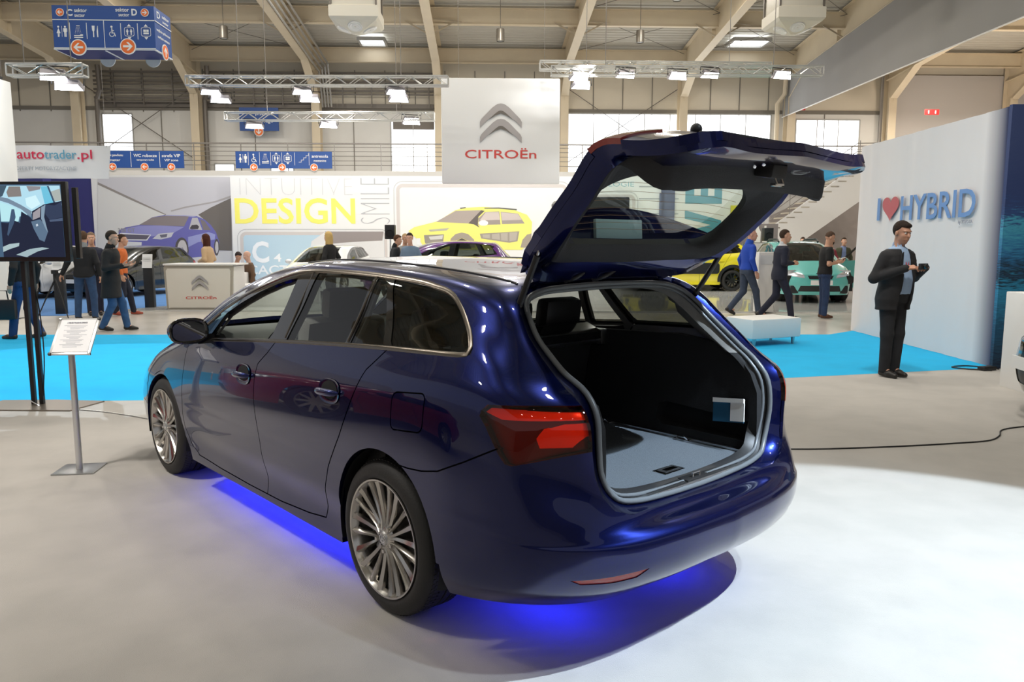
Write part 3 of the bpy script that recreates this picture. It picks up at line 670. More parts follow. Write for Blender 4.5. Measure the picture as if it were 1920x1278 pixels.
mb.tube([Vector((cx, cy, cz)) + (u * math.sin(2 * PI * k / 36) + r0 * math.cos(2 * PI * k / 36)) * .185 for k in range(36)], .016, 10, closed=True)
for a in (0, PI, -PI / 2): mb.beam(Vector((cx, cy, cz)), Vector((cx, cy, cz)) + (u * math.sin(a) + r0 * math.cos(a)) * .18, .045, .02, up=ax)
mb.ell((cx + .01, cy, cz), (.04, .075, .07)); mb.build('steering_wheel', M_black, CAR)
mb = MB(); mb.box((1.0, 0, .27), (1.5, 1.5, .06)); mb.box((-.50, 0, .45), (.7, 1.0, .10)); mb.box((3.1, 0, .45), (.9, 1.2, .5)); mb.build('underbody', M_void, CAR)
# door inner tops (dark) on both sides
for sd in (1, -1):
    mb = MB(); mb.prism([(2.15, .50), (2.18, .948), (1.1, 1.043), (.10, 1.105), (.10, .55)], .70, .795, Matrix(((1, 0, 0, 0), (0, 0, sd, 0), (0, 1, 0, 0), (0, 0, 0, 1)))); mb.prism([(2.15, .90), (2.16, .948), (1.1, 1.040), (1.1, .97)], .79, .835, Matrix(((1, 0, 0, 0), (0, 0, sd, 0), (0, 1, 0, 0), (0, 0, 0, 1)))); mb.build('door_lining', M_black, CAR)
# wheel wells
for wx in (-.03, 2.66):
    for sd in (1, -1):
        mb = MB(); v = []; n = 30
        prof = [(.372, .885), (.385, .86), (.39, .60), (.30, .58), (.0, .575)]
        for r, y in prof:
            for k in range(n + 1):
                a = math.radians(-16 + 212 * k / n); v.append((wx + r * math.cos(a), sd * y, .34 + r * math.sin(a)))
        mb.add(v, [(i * (n + 1) + k, i * (n + 1) + k + 1, (i + 1) * (n + 1) + k + 1, (i + 1) * (n + 1) + k) for i in range(len(prof) - 1) for k in range(n)])
        mb.build('wheel_arch_liner', M_void, CAR)
for wx in (0, 2.7):
    for sd in (1, -1): make_wheel('wheel', CAR, wx, sd * .885, .33, sd)
# door mirrors
for sd in (1, -1):
    mb = MB(); mb.ell((1.885, sd * .985, 1.055), (.075, .110, .076), (0, 0, 0), 20, 14); mr = mb.build('door_mirror', M_blue, CAR, 60)
    for vtx in mr.data.vertices:
        if vtx.co.x < 1.855: vtx.co.x = 1.855 + (vtx.co.x - 1.855) * .15
    mb = MB(); N = 24; pts = [(1.845, sd * (.987 + .102 * (abs(math.cos(a)) ** .7) * (1 if math.cos(a) > 0 else -1)), 1.057 + .066 * (abs(math.sin(a)) ** .7) * (1 if math.sin(a) > 0 else -1)) for a in [2 * PI * k / N for k in range(N)]]
    mb.tube(pts, .011, 6, closed=True); mb.prism([(1.87, .975), (2.02, .965), (1.95, 1.02), (1.88, 1.03)], .83, .93, Matrix(((1, 0, 0, 0), (0, 0, sd, 0), (0, 1, 0, 0), (0, 0, 0, 1)))); mb.build('mirror_housing', M_gloss, mr)
    mb = MB(); mb.add([(1.842, y, z) for _, y, z in pts], [tuple(range(N))[::-1 if sd < 0 else 1]]); mb.build('mirror_glass', M_mirror, mr)
# ------------- the open tailgate
HG = Vector((-.43, 0, 1.43)); TG = math.radians(GATE_DEG)
gate = region_obj('tailgate', [f for f in reg[4]], M_blue, CAR, lip=.03, H=HG); gate.location = HG; gate.rotation_euler = (0, TG, 0)
M_rearglass = glass_mat('tinted_rear_glass', (.62, .70, .66))
region_obj('rear_window', reg[20], M_rearglass, gate, lip=0, off=.004, H=HG)
for r in (21, 22): region_obj('tailgate_lamp', reg[r], mat('red_lamp_cover', (.30, .012, .008), .08, coat=1, spec=.6) if r == 21 else bpy.data.materials['red_lamp_cover'], gate, lip=.02, off=-.006, H=HG)
I1 = [(0, 1.395), (.25, 1.39), (.40, 1.375), (.49, 1.345), (.558, 1.29), (.592, 1.21), (.610, 1.13), (.614, 1.06), (.612, .98), (.610, .92), (.600, .84), (.578, .77), (.55, .71), (.48, .665), (.3, .645), (0, .64)]
T1 = [(0, 1.372), (.25, 1.367), (.41, 1.352), (.49, 1.325), (.545, 1.27), (.578, 1.19), (.592, 1.11), (.597, 1.03), (.595, .96), (.585, .89), (.555, .82), (.52, .755), (.35, .725), (0, .715)]
G1 = [(0, 1.312), (.25, 1.308), (.42, 1.290), (.475, 1.255), (.495, 1.20), (.500, 1.15), (.49, 1.115), (.45, 1.090), (.38, 1.075), (.28, 1.068), (.17, 1.07), (.12, 1.095), (.05, 1.115), (0, 1.118)]
def sm(a, b, x): t = min(1, max(0, (x - a) / (b - a))); return t * t * (3 - 2 * t)
DG = lambda z: .028 * sm(1.36, 1.28, z) * sm(.84, .95, z)
l_o = half2([(y * .994, .98 + (z - .98) * .994) for y, z in O_half]); l_i = half2(I1); l_t = half2(T1); l_g = half2(G1)
dep = lambda L, fn: [c for y, z in L for c in [(lambda s_: s_[0] - s_[1] * fn(z))(skin_x(y, z))]]
loft('gate_inner_frame', [dep(l_o, lambda z: .004), dep(l_o, lambda z: .05), dep([(a * .5 + c * .5, b * .5 + d * .5) for (a, b), (c, d) in zip(l_o, l_i)], lambda z: .06 + DG(z) * .6), dep(l_i, lambda z: .065 + DG(z)), dep(l_t, lambda z: .05 + DG(z) + .045 * sm(.86, .77, z)), dep([(a * .93, .98 + (b - .98) * .93) for a, b in l_t], lambda z: .04 + .03 * sm(.86, .77, z))], M_blue, gate, 50, False, HG)
D1 = lambda z: .055 + DG(z) + .100 * sm(.94, .78, z); D2_ = lambda z: .062 + DG(z) + .110 * sm(.96, .78, z)
l_t2 = [(a * .985, .98 + (b - .98) * .985) for a, b in l_t]; l_m = [(a * .55 + c * .45, b * .55 + d * .45) for (a, b), (c, d) in zip(l_t2, l_g)]
loft('tailgate_trim', [dep(l_t, lambda z: .040), dep(l_t, D1), dep(l_t2, D2_), dep(l_m, lambda z: .055 + DG(z) * .6 + .072 * sm(1.02, .84, z)), dep(l_g, lambda z: .035), dep(l_g, lambda z: .006)], mat('gate_trim_felt', (.022, .022, .024), .7, bump=(300, .3)), gate, 50, False, HG)
# grab recess, bottom latch, access hole
def gp(y, z, off): c, no = skin_x(y, z); return c - no * off - HG
def gbox(name, y, z, off, d, m, bev=.01, par=None):
    mb = MB(); c = gp(y, z, off); mb.box(c, d, (0, -.05, 0), bev); return mb.build(name, m, par or gate)
gbox('latch', .02, .680, .095, (.05, .10, .075), M_black, .010)
mb = MB(); mb.tube([gp(.04, .655, .11), gp(.04, .65, .135), gp(-.01, .65, .135), gp(-.01, .655, .11)], .005, 6); mb.box(gp(-.01, .66, .14), (.012, .05, .03), bev=.004); mb.build('latch_claw', M_chrome, gate)
mb = MB()
mb.tube([gp(-.20 + .045 * math.cos(2 * PI * k / 24), .685 + .020 * math.sin(2 * PI * k / 24), .078 + .012 * math.sin(2 * PI * k / 24)) for k in range(24)], .007, 8, closed=True); mb.build('grommet', M_rubber, gate)
mb = MB(); mb.add([gp(-.20 + .043 * math.cos(2 * PI * k / 24), .685 + .018 * math.sin(2 * PI * k / 24), .076 + .010 * math.sin(2 * PI * k / 24)) for k in range(24)], [tuple(range(24))]); mb.build('access_hole', M_void, gate)
for y, z in ((.10, .70), (.10, .67)):
    mb = MB(); mb.ell(gp(y, z, .085 if z > .69 else .072), (.010, .010, .010), nu=8, nv=6); mb.build('bolt', M_chrome, gate)
# heating lines on the glass
mb = MB()
for k in range(9):
    z = 1.05 + k * .026; w = .47 if z > 1.1 else .44; pts = []
    for t in np.linspace(-1, 1, 14): pts.append(gp(w * t, z + .012 * (1 - t * t), .007))
    mb.tube(pts, .0007, 4)
mb.build('heating_lines', mat('heater_print', (.25, .14, .05), .6), gate)
# roof spoiler on the upper edge, its lamp lens underneath
sp = []; N = 25
def srow(f): return [Vector(f(t)) for t in np.linspace(-1, 1, N)]
wy = .545
rows = [srow(lambda t: (-.452 - .0 * t * t, wy * t, 1.434 - .045 * t ** 4 - .012 * t * t)), srow(lambda t: (-.58 + .03 * t * t, wy * 1.01 * t, 1.432 - .07 * t ** 4 - .02 * t * t)), srow(lambda t: (-.705 + .09 * t * t, wy * 1.01 * t, 1.415 - .07 * t ** 4 - .03 * t * t)), srow(lambda t: (-.715 + .09 * t * t, wy * 1.01 * t, 1.405 - .07 * t ** 4 - .03 * t * t)),
        srow(lambda t: (-.69 + .09 * t * t, wy * t, 1.395 - .07 * t ** 4 - .03 * t * t)), srow(lambda t: (-.56 + .03 * t * t, wy * .99 * t, 1.372 - .06 * t ** 4 - .02 * t * t)), srow(lambda t: (-.52, wy * .97 * t, 1.36 - .04 * t ** 4 - .01 * t * t))]
v = [p - HG for r in rows for p in r]; f = [(i * N + k, i * N + k + 1, (i + 1) * N + k + 1, (i + 1) * N + k) for i in range(6) for k in range(N - 1)]
f += [tuple(i * N for i in range(7)), tuple(i * N + N - 1 for i in range(7))[::-1]]
spo = mobj('spoiler', v, f, M_blue, gate, 40)
mb = MB(); mb.box(Vector((-.625, 0, 1.375)) - HG, (.085, .30, .02), (0, .18, 0), .006); mb.build('brake_light_lens', mat('pale_lens', (.55, .70, .72), .08, coat=1), gate)
# number plate recess with camera and plate lamp on the outer skin
mb = MB(); c, no = skin_x(0, .80); mb.box(c - HG + Vector((.0, 0, 0)), (.012, .50, .11), (0, 0, 0), .004); mb.build('plate_recess', M_black, gate)
mb = MB(); c, no = skin_x(.20, .90); mb.ell(c - HG + Vector((-.008, 0, 0)), (.022, .02, .022)); mb.build('reversing_camera', M_black, gate)
# wiper
mb = MB(); mb.tube([gp(0, 1.03, -.02), gp(.2, 1.06, -.03), gp(.40, 1.09, -.02)], .008, 6); mb.ell(gp(0, 1.02, -.015), (.03, .03, .03)); mb.build('rear_wiper', M_black, gate)
# gas struts and wiring at the hinge
for sd in (1, -1):
    a = Vector((-.512, sd * .575, 1.325)); b = Vector((-.742, sd * .612, 1.690)); m_ = a.lerp(b, .52)
    mb = MB(); mb.tube([a, m_], .0125, 12); mb.ell(a, (.014, .014, .014)); s1 = mb.build('gas_strut', M_black, CAR, 50)
    mb = MB(); mb.tube([m_, b], .0055, 8); mb.ell(b, (.016, .014, .016)); mb.build('strut_rod', M_steel, s1, 50)
    mb = MB(); mb.box((-.445, sd * .40, 1.425), (.05, .05, .05), (0, .5, 0), .01); mb.build('hinge', M_blue, CAR)
for y0, y1 in ((.22, .17), (.05, -.02)):
    mb = MB(); P = crn([(-.455, y0 + .05, 1.405), (-.50, y0 + .03, 1.42), (-.50, y1 + .02, 1.455), (-.485, y1, 1.485)], 24)
    mb.tube([Vector(p) for p in P], [.009 + .002 * (k % 2) for k in range(24)], 8); mb.build('wiring_loom', M_black, CAR, 60)
# blue light strips under the floor pan
def led(x0, x1, y, z=.17, e=14):
    o = MB().box(((x0 + x1) / 2, y, z), (abs(x1 - x0), .02, .012)).build('light_strip', M_led, CAR)
    l = light('underfloor_light', 'AREA', ((x0 + x1) / 2, y, z - .012), e, (.015, .02, 1), .1, parent=CAR); l.data.shape = 'RECTANGLE'; l.data.size = abs(x1 - x0); l.data.size_y = .05

M_led = mat('blue_led', (.02, .02, 1), .5, emit=3, ecol=(.01, .02, 1))
led(.45, 2.25, .55, e=11); led(.45, 2.25, -.3, e=5); led(-.62, -.25, .35, .24, e=1.5); led(-.62, -.25, -.35, .24, e=1.5)
for yy in (.62,): pass
bm.free()

# ---------------------------------------------------------------- the hall (its axes are turned a little from the camera's)
HR = math.radians(2.16)
def hv(x, y, z=0): return Vector((x * math.cos(HR) - y * math.sin(HR), x * math.sin(HR) + y * math.cos(HR), z))
def hall(o): o.rotation_euler.z = HR; return o
def struct(o): o['kind'] = 'structure'; return o
M_steelb = mat('beige_painted_steel', (.74, .63, .46), .55, var=(1.5, (.68, .57, .42), .5)); M_deck = mat('roof_deck_metal', (.60, .57, .50), .6)
M_panel = mat('wall_panel', (.78, .76, .72), .7, var=(.6, (.72, .70, .66), .6)); M_panel2 = mat('beige_wall_panel', (.72, .65, .53), .7); M_seam = mat('panel_seam', (.22, .20, .17), .8)
M_duct = mat('dark_duct', (.17, .15, .13), .5, .2); M_white = mat('white_laminate', (.80, .79, .77), .45); M_lgrey = mat('light_grey_slab', (.60, .59, .57), .7)
M_win = mat('bright_window', (.9, .95, 1), .3, emit=2.6, ecol=(.92, .96, 1)); M_rail = mat('grey_railing_steel', (.28, .26, .24), .45, .6)
M_wframe = mat('window_frame_grey', (.45, .44, .42), .5)
M_concrete = mat('polished_concrete', (.64, .60, .54), .2, var=(1.2, (.55, .52, .47), .8), bump=(8, .06), spec=.6)
M_signblue = mat('sign_blue', (.018, .075, .30), .45); M_signtxt = mat('sign_white', (.85, .85, .85), .5); M_orange = mat('sign_orange', (.85, .17, .03), .5)
def carpet(name, c1, c2, rough=.95, sheen=.2):
    m = mat(name, c1, rough, var=(3, c2, .7)); nt = m.node_tree; b = nt.nodes['Principled BSDF']; b.inputs['Sheen Weight'].default_value = sheen
    tc = nt.nodes.new('ShaderNodeTexCoord'); n = nt.nodes.new('ShaderNodeTexNoise'); n.inputs['Scale'].default_value = 260; n.inputs['Detail'].default_value = 2
    n2 = nt.nodes.new('ShaderNodeTexNoise'); n2.inputs['Scale'].default_value = 5; ad = nt.nodes.new('ShaderNodeMath'); ad.operation = 'MULTIPLY_ADD'; ad.inputs[1].default_value = 3
    bp = nt.nodes.new('ShaderNodeBump'); bp.inputs['Strength'].default_value = .35; bp.inputs['Distance'].default_value = .006
    nt.links.new(tc.outputs['Object'], n.inputs['Vector']); nt.links.new(tc.outputs['Object'], n2.inputs['Vector']); nt.links.new(n2.outputs['Fac'], ad.inputs[0]); nt.links.new(n.outputs['Fac'], ad.inputs[2])
    nt.links.new(ad.outputs[0], bp.inputs['Height']); nt.links.new(bp.outputs['Normal'], b.inputs['Normal']); return m
M_cgrey = carpet('grey_display_carpet', (.43, .405, .37), (.375, .355, .325)); M_ccyan = carpet('cyan_carpet', (.0, .42, .76), (.0, .38, .70), sheen=0); M_cblue = carpet('blue_carpet', (.03, .16, .42), (.02, .13, .36))
def slab(name, poly, z0, z1, m, lab=None, cat=None, st=True):
    mb = MB(); mb.prism(poly, z0, z1); o = mb.build(name, m)
    return struct(o) if st else tag(o, lab, cat)
slab('floor', [(-60, -25), (60, -25), (60, 40), (-60, 40)], -.05, 0, M_concrete)
def flat(name, poly, h, m, lab, cat):
    mb = MB(); mb.prism(poly, .0005, h); return tag(mb.build(name, m), lab, cat)
flat('display_carpet', [(-7.5, 7.35), (-3.6, 7.60), (-.5, 7.95), (3.35, 8.92), (6.05, 9.62), (8.5, 9.2), (8.5, -7), (-7.5, -7)], .008, M_cgrey, 'large light grey carpet under the blue estate car', 'carpet')
flat('cyan_carpet', [(-12, 13.1), (5.4, 13.15), (6.2, 13.85), (6.05, 9.62), (3.35, 8.92), (-.5, 7.95), (-3.6, 7.60), (-7.5, 7.35), (-12, 7.0)], .009, M_ccyan, 'bright cyan carpet strip behind the blue estate car', 'carpet')
flat('blue_carpet', [(-19, 16.3), (-9.6, 16.6), (-7.9, 19.8), (-8.6, 26.9), (-19, 26.9)], .010, M_cblue, 'deep blue carpet under the dark hatchback and white car', 'carpet')
mb = MB(); mb.prism([(-9.4, 16.9), (-7.95, 17.75), (10.2, 17.2), (12.5, 18), (12.5, 26.4), (-8.3, 26.4), (-7.9, 19.9)], .001, .03); tag(mb.build('stand_platform', mat('glossy_white_platform', (.74, .74, .72), .12, coat=.5)), 'low glossy white platform under the yellow and teal cars', 'platform')
# roof and frames
SZ = lambda y: 8.95 + .081 * (37 - y)
FX = [-23.4, -18, -12.8, -7.45, -1.95, 3.75, 9.2, 14.2, 18.9, 24.6, 30.4]
v = []; f = []; y = -20.0; k = 0
while y < 37.2:
    for dy, dz in ((0, 0), (.10, 0), (.14, .05), (.26, .05)):
        v += [(-24, y + dy, SZ(y + dy) + 1.22 + dz), (32, y + dy, SZ(y + dy) + 1.22 + dz)]
    y += .30
f = [(2 * i, 2 * i + 1, 2 * i + 3, 2 * i + 2) for i in range(len(v) // 2 - 1)]
struct(hall(mobj('ceiling', v, f, M_deck, ang=20)))
def ibeam(mb, a, b, h, w, up=(0, 0, 1), t=.03, t2=.02):
    a = Vector(a); b = Vector(b); d = (b - a).normalized(); u = Vector(up); r = d.cross(u).normalized(); u = r.cross(d)
    mb.beam(a + u * t / 2, b + u * t / 2, w, t, up); mb.beam(a + u * (h - t / 2), b + u * (h - t / 2), w, t, up); mb.beam(a + u * h / 2, b + u * h / 2, t2, h - 2 * t, up)
for x in FX:
    mb = MB(); ibeam(mb, (x, 36.6, SZ(36.6)), (x, -19, SZ(-19)), 1.15, .34)
    for yy in np.arange(0, 34, 4.5): mb.box((x, yy, SZ(yy) + .57), (.30, .02, 1.05))
    # haunch and column
    mb.prism([(36.6, SZ(36.6) + .05), (34.2, SZ(34.2) + .05), (36.1, SZ(36) - .9), (36.2, SZ(36) - 1.5), (36.6, SZ(36) - 1.5)], -.012, .012, Matrix(((0, 0, 1, x), (1, 0, 0, 0), (0, 1, 0, 0), (0, 0, 0, 1))))
    mb.beam((x, 34.2, SZ(34.2) + .02), (x, 36.1, SZ(36) - .9), .34, .03); mb.beam((x, 36.15, SZ(36) - .85), (x, 36.15, 0), .36, .03, (0, 1, 0)); mb.box((x, 36.4, 4.5), (.02, .5, 9)); mb.box((x, 36.68, 4.9), (.36, .03, 9.6))
    o = struct(hall(mb.build('beam_frame', M_steelb))); 
for yy in (35.9, 31.2, 26.0, 20.8, 15.6, 10.4, 5.2, 0, -5):
    mb = MB(); ibeam(mb, (-24, yy, SZ(yy) + .42), (32, yy, SZ(yy) + .42), .62, .22); struct(hall(mb.build('beam_purlin', M_steelb)))
mb = MB()
for x0, x1 in zip(FX[2:-2], FX[3:-1]):
    for s_ in (1, -1):
        mb.beam((x0 + .15, 30.9, SZ(31) + .55), (x0 + 1.2, 30.9, SZ(31) + .45 + 0), .05, .05)
        mb.beam((x0 + .15, 31, SZ(31) + .05), (x0 + .95, 31, SZ(31) + .48), .05, .05); mb.beam((x1 - .15, 31, SZ(31) + .05), (x1 - .95, 31, SZ(31) + .48), .05, .05)
struct(hall(mb.build('beam_brace', M_steelb)))
mb = MB()
for x0, x1 in ((-12.8, -7.45), (3.75, 9.2), (9.2, 14.2)):
    for a, b in (((x0, 31), (x1, 36)), ((x1, 31), (x0, 36)), ((x0, 26), (x1, 31)), ((x1, 26), (x0, 31))):
        mb.tube([(a[0], a[1], SZ(a[1]) + .9), (b[0], b[1], SZ(b[1]) + .9)], .012, 5)
for x0, x1 in ((-17.9, -12.9), (3.9, 9.1)):
    for a, b in (((x0, 5.2), (x1, 8.6)), ((x1, 5.2), (x0, 8.6))): mb.tube([(a[0], 36.75, a[1]), (b[0], 36.75, b[1])], .018, 5)
struct(hall(mb.build('beam_tie_rods', M_duct)))
# far wall with its openings
def wallpanel(x0, x1, z0, z1, m=M_panel):
    return struct(hall(MB().box(((x0 + x1) / 2, 37.1, (z0 + z1) / 2), (x1 - x0, .2, z1 - z0)).build('wall_back', m)))
wallpanel(-24, 32, 7.62, 10.6, M_panel2)
WIN = [(-17.25, -15.9, 5.0, 7.36), (-4.2, -2.15, 4.75, 7.15), (4.0, 13.55, 4.6, 7.50), (14.75, 17.8, 4.9, 7.28), (-9.75, -8.7, 4.45, 5.2), (-12.3, -11.4, 4.45, 5.15)]
ed = sorted(set([-24, 32] + [a for w in WIN for a in w[:2]]))
for a, b in zip(ed[:-1], ed[1:]):
    z = 0
    for w in sorted([w for w in WIN if w[0] <= a and w[1] >= b], key=lambda w: w[2]): wallpanel(a, b, z, w[2]); z = w[3]
    wallpanel(a, b, z, 7.62)
for i, (x0, x1, z0, z1) in enumerate(WIN):
    o = struct(hall(MB().box(((x0 + x1) / 2, 37.05, (z0 + z1) / 2), (x1 - x0, .02, z1 - z0)).build('window_%d' % (i + 1), M_win)))
    mb = MB(); n = max(1, round((x1 - x0) / 1.18))
    for k in range(n + 1): mb.box((x0 + (x1 - x0) * k / n, 37.0, (z0 + z1) / 2), (.06 if k in (0, n) else .035, .06, z1 - z0))
    for z in (z0, z1): mb.box(((x0 + x1) / 2, 37.0, z), (x1 - x0, .08, .07))
    if i in (0, 1, 2): mb.box(((x0 + x1) / 2, 37.0, z0 + (z1 - z0) * .16), (x1 - x0, .05, .03))
    mb.build('mullions', M_wframe, o)
MB().box((-3.15, 37.0, 6.95), (1.9, .03, .45)).build('window_blind', M_duct, bpy.data.objects['window_2'])
mb = MB()
for x in np.arange(-23.6, 14, 1.37): mb.box((x, 36.98, 8.4), (.035, .03, 1.9))
mb.box((4, 36.97, 7.60), (56, .05, .16)); 
for x in (-14.6, -10.4, -5.9, 14.6, 16.1, 18.9): mb.box((x, 36.98, 6.2), (.03, .03, 2.8))
struct(hall(mb.build('trim_1', M_seam)))
mb = MB()
for x0, x1 in ((-17.4, -13.1), (-12.5, -7.7), (-7.2, -2.2)):
    for k, z in enumerate((7.85, 8.02, 8.22, 8.38, 8.60, 8.76, 8.95, 9.15)):
        if x0 > -8 and z < 8.1: continue
        mb.beam((x0, 36.7, z), (x1, 36.7, z), .07, .06 + .03 * (k % 2))
    mb.box(((x0 + x1) / 2, 36.9, 7.74), (x1 - x0, .12, .2))
    for x in np.arange(x0 + .9, x1, 1.3): mb.box((x, 36.65, 8.4), (.05, .05, 1.4))
struct(hall(mb.build('wall_ducts', M_duct)))
# service pipes along the left frame, downpipes
mb = MB()
for k in range(4):
    mb.tube([(-7.15 + .13 * k, 36.3, 7.6), (-7.15 + .13 * k, 35.7, SZ(35) - .1 + .12 * k), (-7.15 + .13 * k, 8, SZ(8) - .1 + .12 * k)], .045, 6)
tag(hall(mb.build('pipe_run', mat('pipe_grey', (.42, .40, .37), .35, .5))), 'bundle of grey service pipes running along a roof frame', 'pipe', kind='structure')
for x in (-12.45, 14.0 - .35, -17.2):
    mb = MB(); mb.tube([(x, 36.5, 0), (x, 36.5, 7.9), (x + .25, 36.3, 8.3), (x + .25, 36.2, SZ(36) + .3)], .11, 8); struct(hall(mb.build('wall_downpipe', M_steelb if x > 0 else M_duct)))
# balcony
struct(hall(MB().box((-1, 34.4, 4.12), (46, 5.0, .54)).build('floor_balcony', M_lgrey)))
for a, b in ((-21, -1.2), (1.9, 21)):
    R_ = thing('balcony_railing', 'grey steel balcony railing %s the large hanging white banner' % ('left of' if a < 0 else 'right of'), 'railing', hv(0, 0, 0), HR)
    mb = MB()
    for z in (4.62, 4.80, 4.98, 5.16, 5.33): mb.tube([(a, 32.05, z), (b, 32.05, z)], .013, 5)
    mb.build('rail_bars', M_rail, R_); MB().tube([(a, 32.05, 5.47), (b, 32.05, 5.47)], .03, 6).build('handrail', M_rail, R_)
    for x in np.arange(a + .3, b, 1.85): MB().beam((x, 32.05, 4.2), (x, 32.05, 5.47), .05, .03).build('post', M_rail, R_)
# skylights and hanging roof items
for i, (x0, x1, y0, y1) in enumerate([(-5.25, -4.15, 34.6, 35.7), (10.8, 12.4, 34.2, 35.4)]):
    z = SZ((y0 + y1) / 2) + 1.10
    o = struct(hall(MB().box(((x0 + x1) / 2, (y0 + y1) / 2, z), (x1 - x0, y1 - y0, .03)).build('window_%d' % (i + 7), M_win)))
    mb = MB(); 
    for xx in (x0, x1): mb.box((xx, (y0 + y1) / 2, z - .04), (.10, y1 - y0, .14))
    for yy in (y0, y1): mb.box(((x0 + x1) / 2, yy, z - .04), (x1 - x0, .1, .14))
    mb.build('mullions', M_wframe, o)
M_pend = mat('pendant_metal', (.22, .20, .17), .4, .5); M_lampon = mat('lamp_glow', (1, .98, .94), .4, emit=9, ecol=(1, .97, .92)); M_lampoff = mat('lamp_lens_grey', (.5, .5, .48), .3)
PEND = [(.7, 30, 'cylindrical pendant lamp nearest the top centre, over the hanging white banner'), (5.92, 30, 'cylindrical pendant lamp above the upright glowing truss floodlights'), (-9.43, 30, 'cylindrical pendant lamp left of the sloping pipe-laden frame'), (6.3, 26.0, 'cylindrical pendant lamp cut by the top edge over the raised tailgate'), (9.9, 25.6, 'cylindrical pendant lamp hanging just left of the right-hand ceiling heater'), (-14.3, 22.0, 'cylindrical pendant lamp at the top left above the blue sector sign')]
def pendant(x, y, z, lab, on=False, grp=None):
    t = thing('pendant_lamp', lab, 'lamp', hv(x, y, z), HR, grp)
    MB().lathe([(.001, .44), (.14, .43), (.15, .40), (.15, 0), (.13, -.01)], 16).build('lamp_housing', M_pend, t)
    MB().lathe([(.001, .012), (.128, .012)], 16).build('lamp_lens', M_lampon if on else M_lampoff, t)
    MB().tube([(0, 0, .43), (0, 0, SZ(y) + 1.2 - z)], .012, 5).build('suspension_rod', M_pend, t)
for x, y, l in PEND: pendant(x, y, SZ(y) - .55, l)
for x, z, l in ((-.1, 10.0, 'lit round high-bay lamp at the top edge above the hanging white banner'), (-6.3, 10.0, 'lit round high-bay lamp beside the left ceiling heater')):
    pendant(x, 27.5 if x > -1 else 27.5, z + .12, l, True)
# ceiling heaters (air units)
M_heater = mat('heater_cream', (.66, .62, .53), .5)
for (x, z, lab) in ((-3.5, 7.4, 'cream square ceiling air heater left of the hanging banner'), (8.95, 7.5, 'cream square ceiling air heater beside the long grey cloth')):
    t = thing('air_heater', lab, 'heater', hv(x, 23, z), HR)
    mb = MB(); mb.box((0, 0, 1.0), (1.2, 1.2, .75), bev=.02); mb.build('upper_casing', M_heater, t)
    mb = MB(); n = 4
    pr = [(.10, -.02), (.85, .22), (.95, .30), (.95, .58), (.80, .66), (.55, .66)]
    M = Matrix.Rotation(PI / 4, 4, 'Z'); mb.lathe(pr, 4, M, True); mb.build('lower_casing', M_heater, t, 20)
    for a in range(4):
        Mk = Matrix.Rotation(PI / 2 * a - PI / 2, 4, 'Z') @ Matrix.Translation((.36, 0, .115)) @ Matrix.Rotation(PI - math.radians(23), 4, 'Y')
        mb = MB(); mb.lathe([(.02, .02), (.09, .02), (.10, .01), (.11, .02), (.15, .025), (.16, .01), (.2, .03), (.21, .0)], 20, Mk); mb.build('outlet_grille', M_white, t)
    mb = MB()
    for s1 in (1, -1):
        for s2 in (1, -1): mb.beam((s1 * .62, s2 * .62, .5), (s1 * .62, s2 * .62, 2.6), .05, .05)
    mb.box((-.9, 0, 1.4), (.6, .06, .06)); mb.box((-.9, 0, 1.2), (.6, .05, .05)); mb.build('hanger_frame', M_duct, t)
# grey partition cloth under the right frame, right bay wall
v = []; N = 90; f = []
for i in range(N):
    y = 36.9 - 29 * i / (N - 1); w = .022 * math.sin(i * 1.3) + .015 * math.sin(i * .57)
    v += [(14.05 + w * .4, y, SZ(y) + .05), (14.05 + w, y, 7.35), (14.08 + w * .4, y, SZ(y) + .05), (14.08 + w, y, 7.35)]
for i in range(N - 1):
    b = 4 * i; f += [(b, b + 1, b + 5, b + 4), (b + 2, b + 6, b + 7, b + 3), (b + 1, b + 3, b + 7, b + 5)]
tag(hall(mobj('partition_cloth', v, f, mat('grey_cloth', (.34, .33, .32), .85, bump=(3, .3)))), 'long grey partition cloth hanging under the right roof frame', 'cloth')
mb = MB(); mb.box((25.0, 36.9, 7.0), (12.6, .1, 4.6)); struct(hall(mb.build('wall_right_bay', mat('grey_bay_wall', (.60, .56, .53), .8))))

tag(hall(MB().beam((14.0, 36.8, 7.34), (14.0, 8, 7.34), .05, .03).build('cloth_hem_bar', M_white)), 'thin white bar along the lower edge of the grey partition cloth', 'bar')
for x, lab in ((14.25, 'left'), (18.75, 'right')):
    t = tag(hall(MB().box((0, 0, 0), (.62, .02, .22)).build('exit_sign', mat('sign_red_' + lab, (.65, .03, .03), .5))), 'small red and white fire equipment sign on the %s' % ('column behind the lifted tailgate' if lab == 'left' else 'column above the white fabric wall'), 'sign'); t.location = hv(x + .2, 36.0 if lab == 'left' else 33.0, 7.65 if lab == 'left' else 7.0)
    for s_ in (-.15, .15): MB().box((s_, -.015, 0), (.05, .01, .13)).build('pictogram', M_signtxt, t)
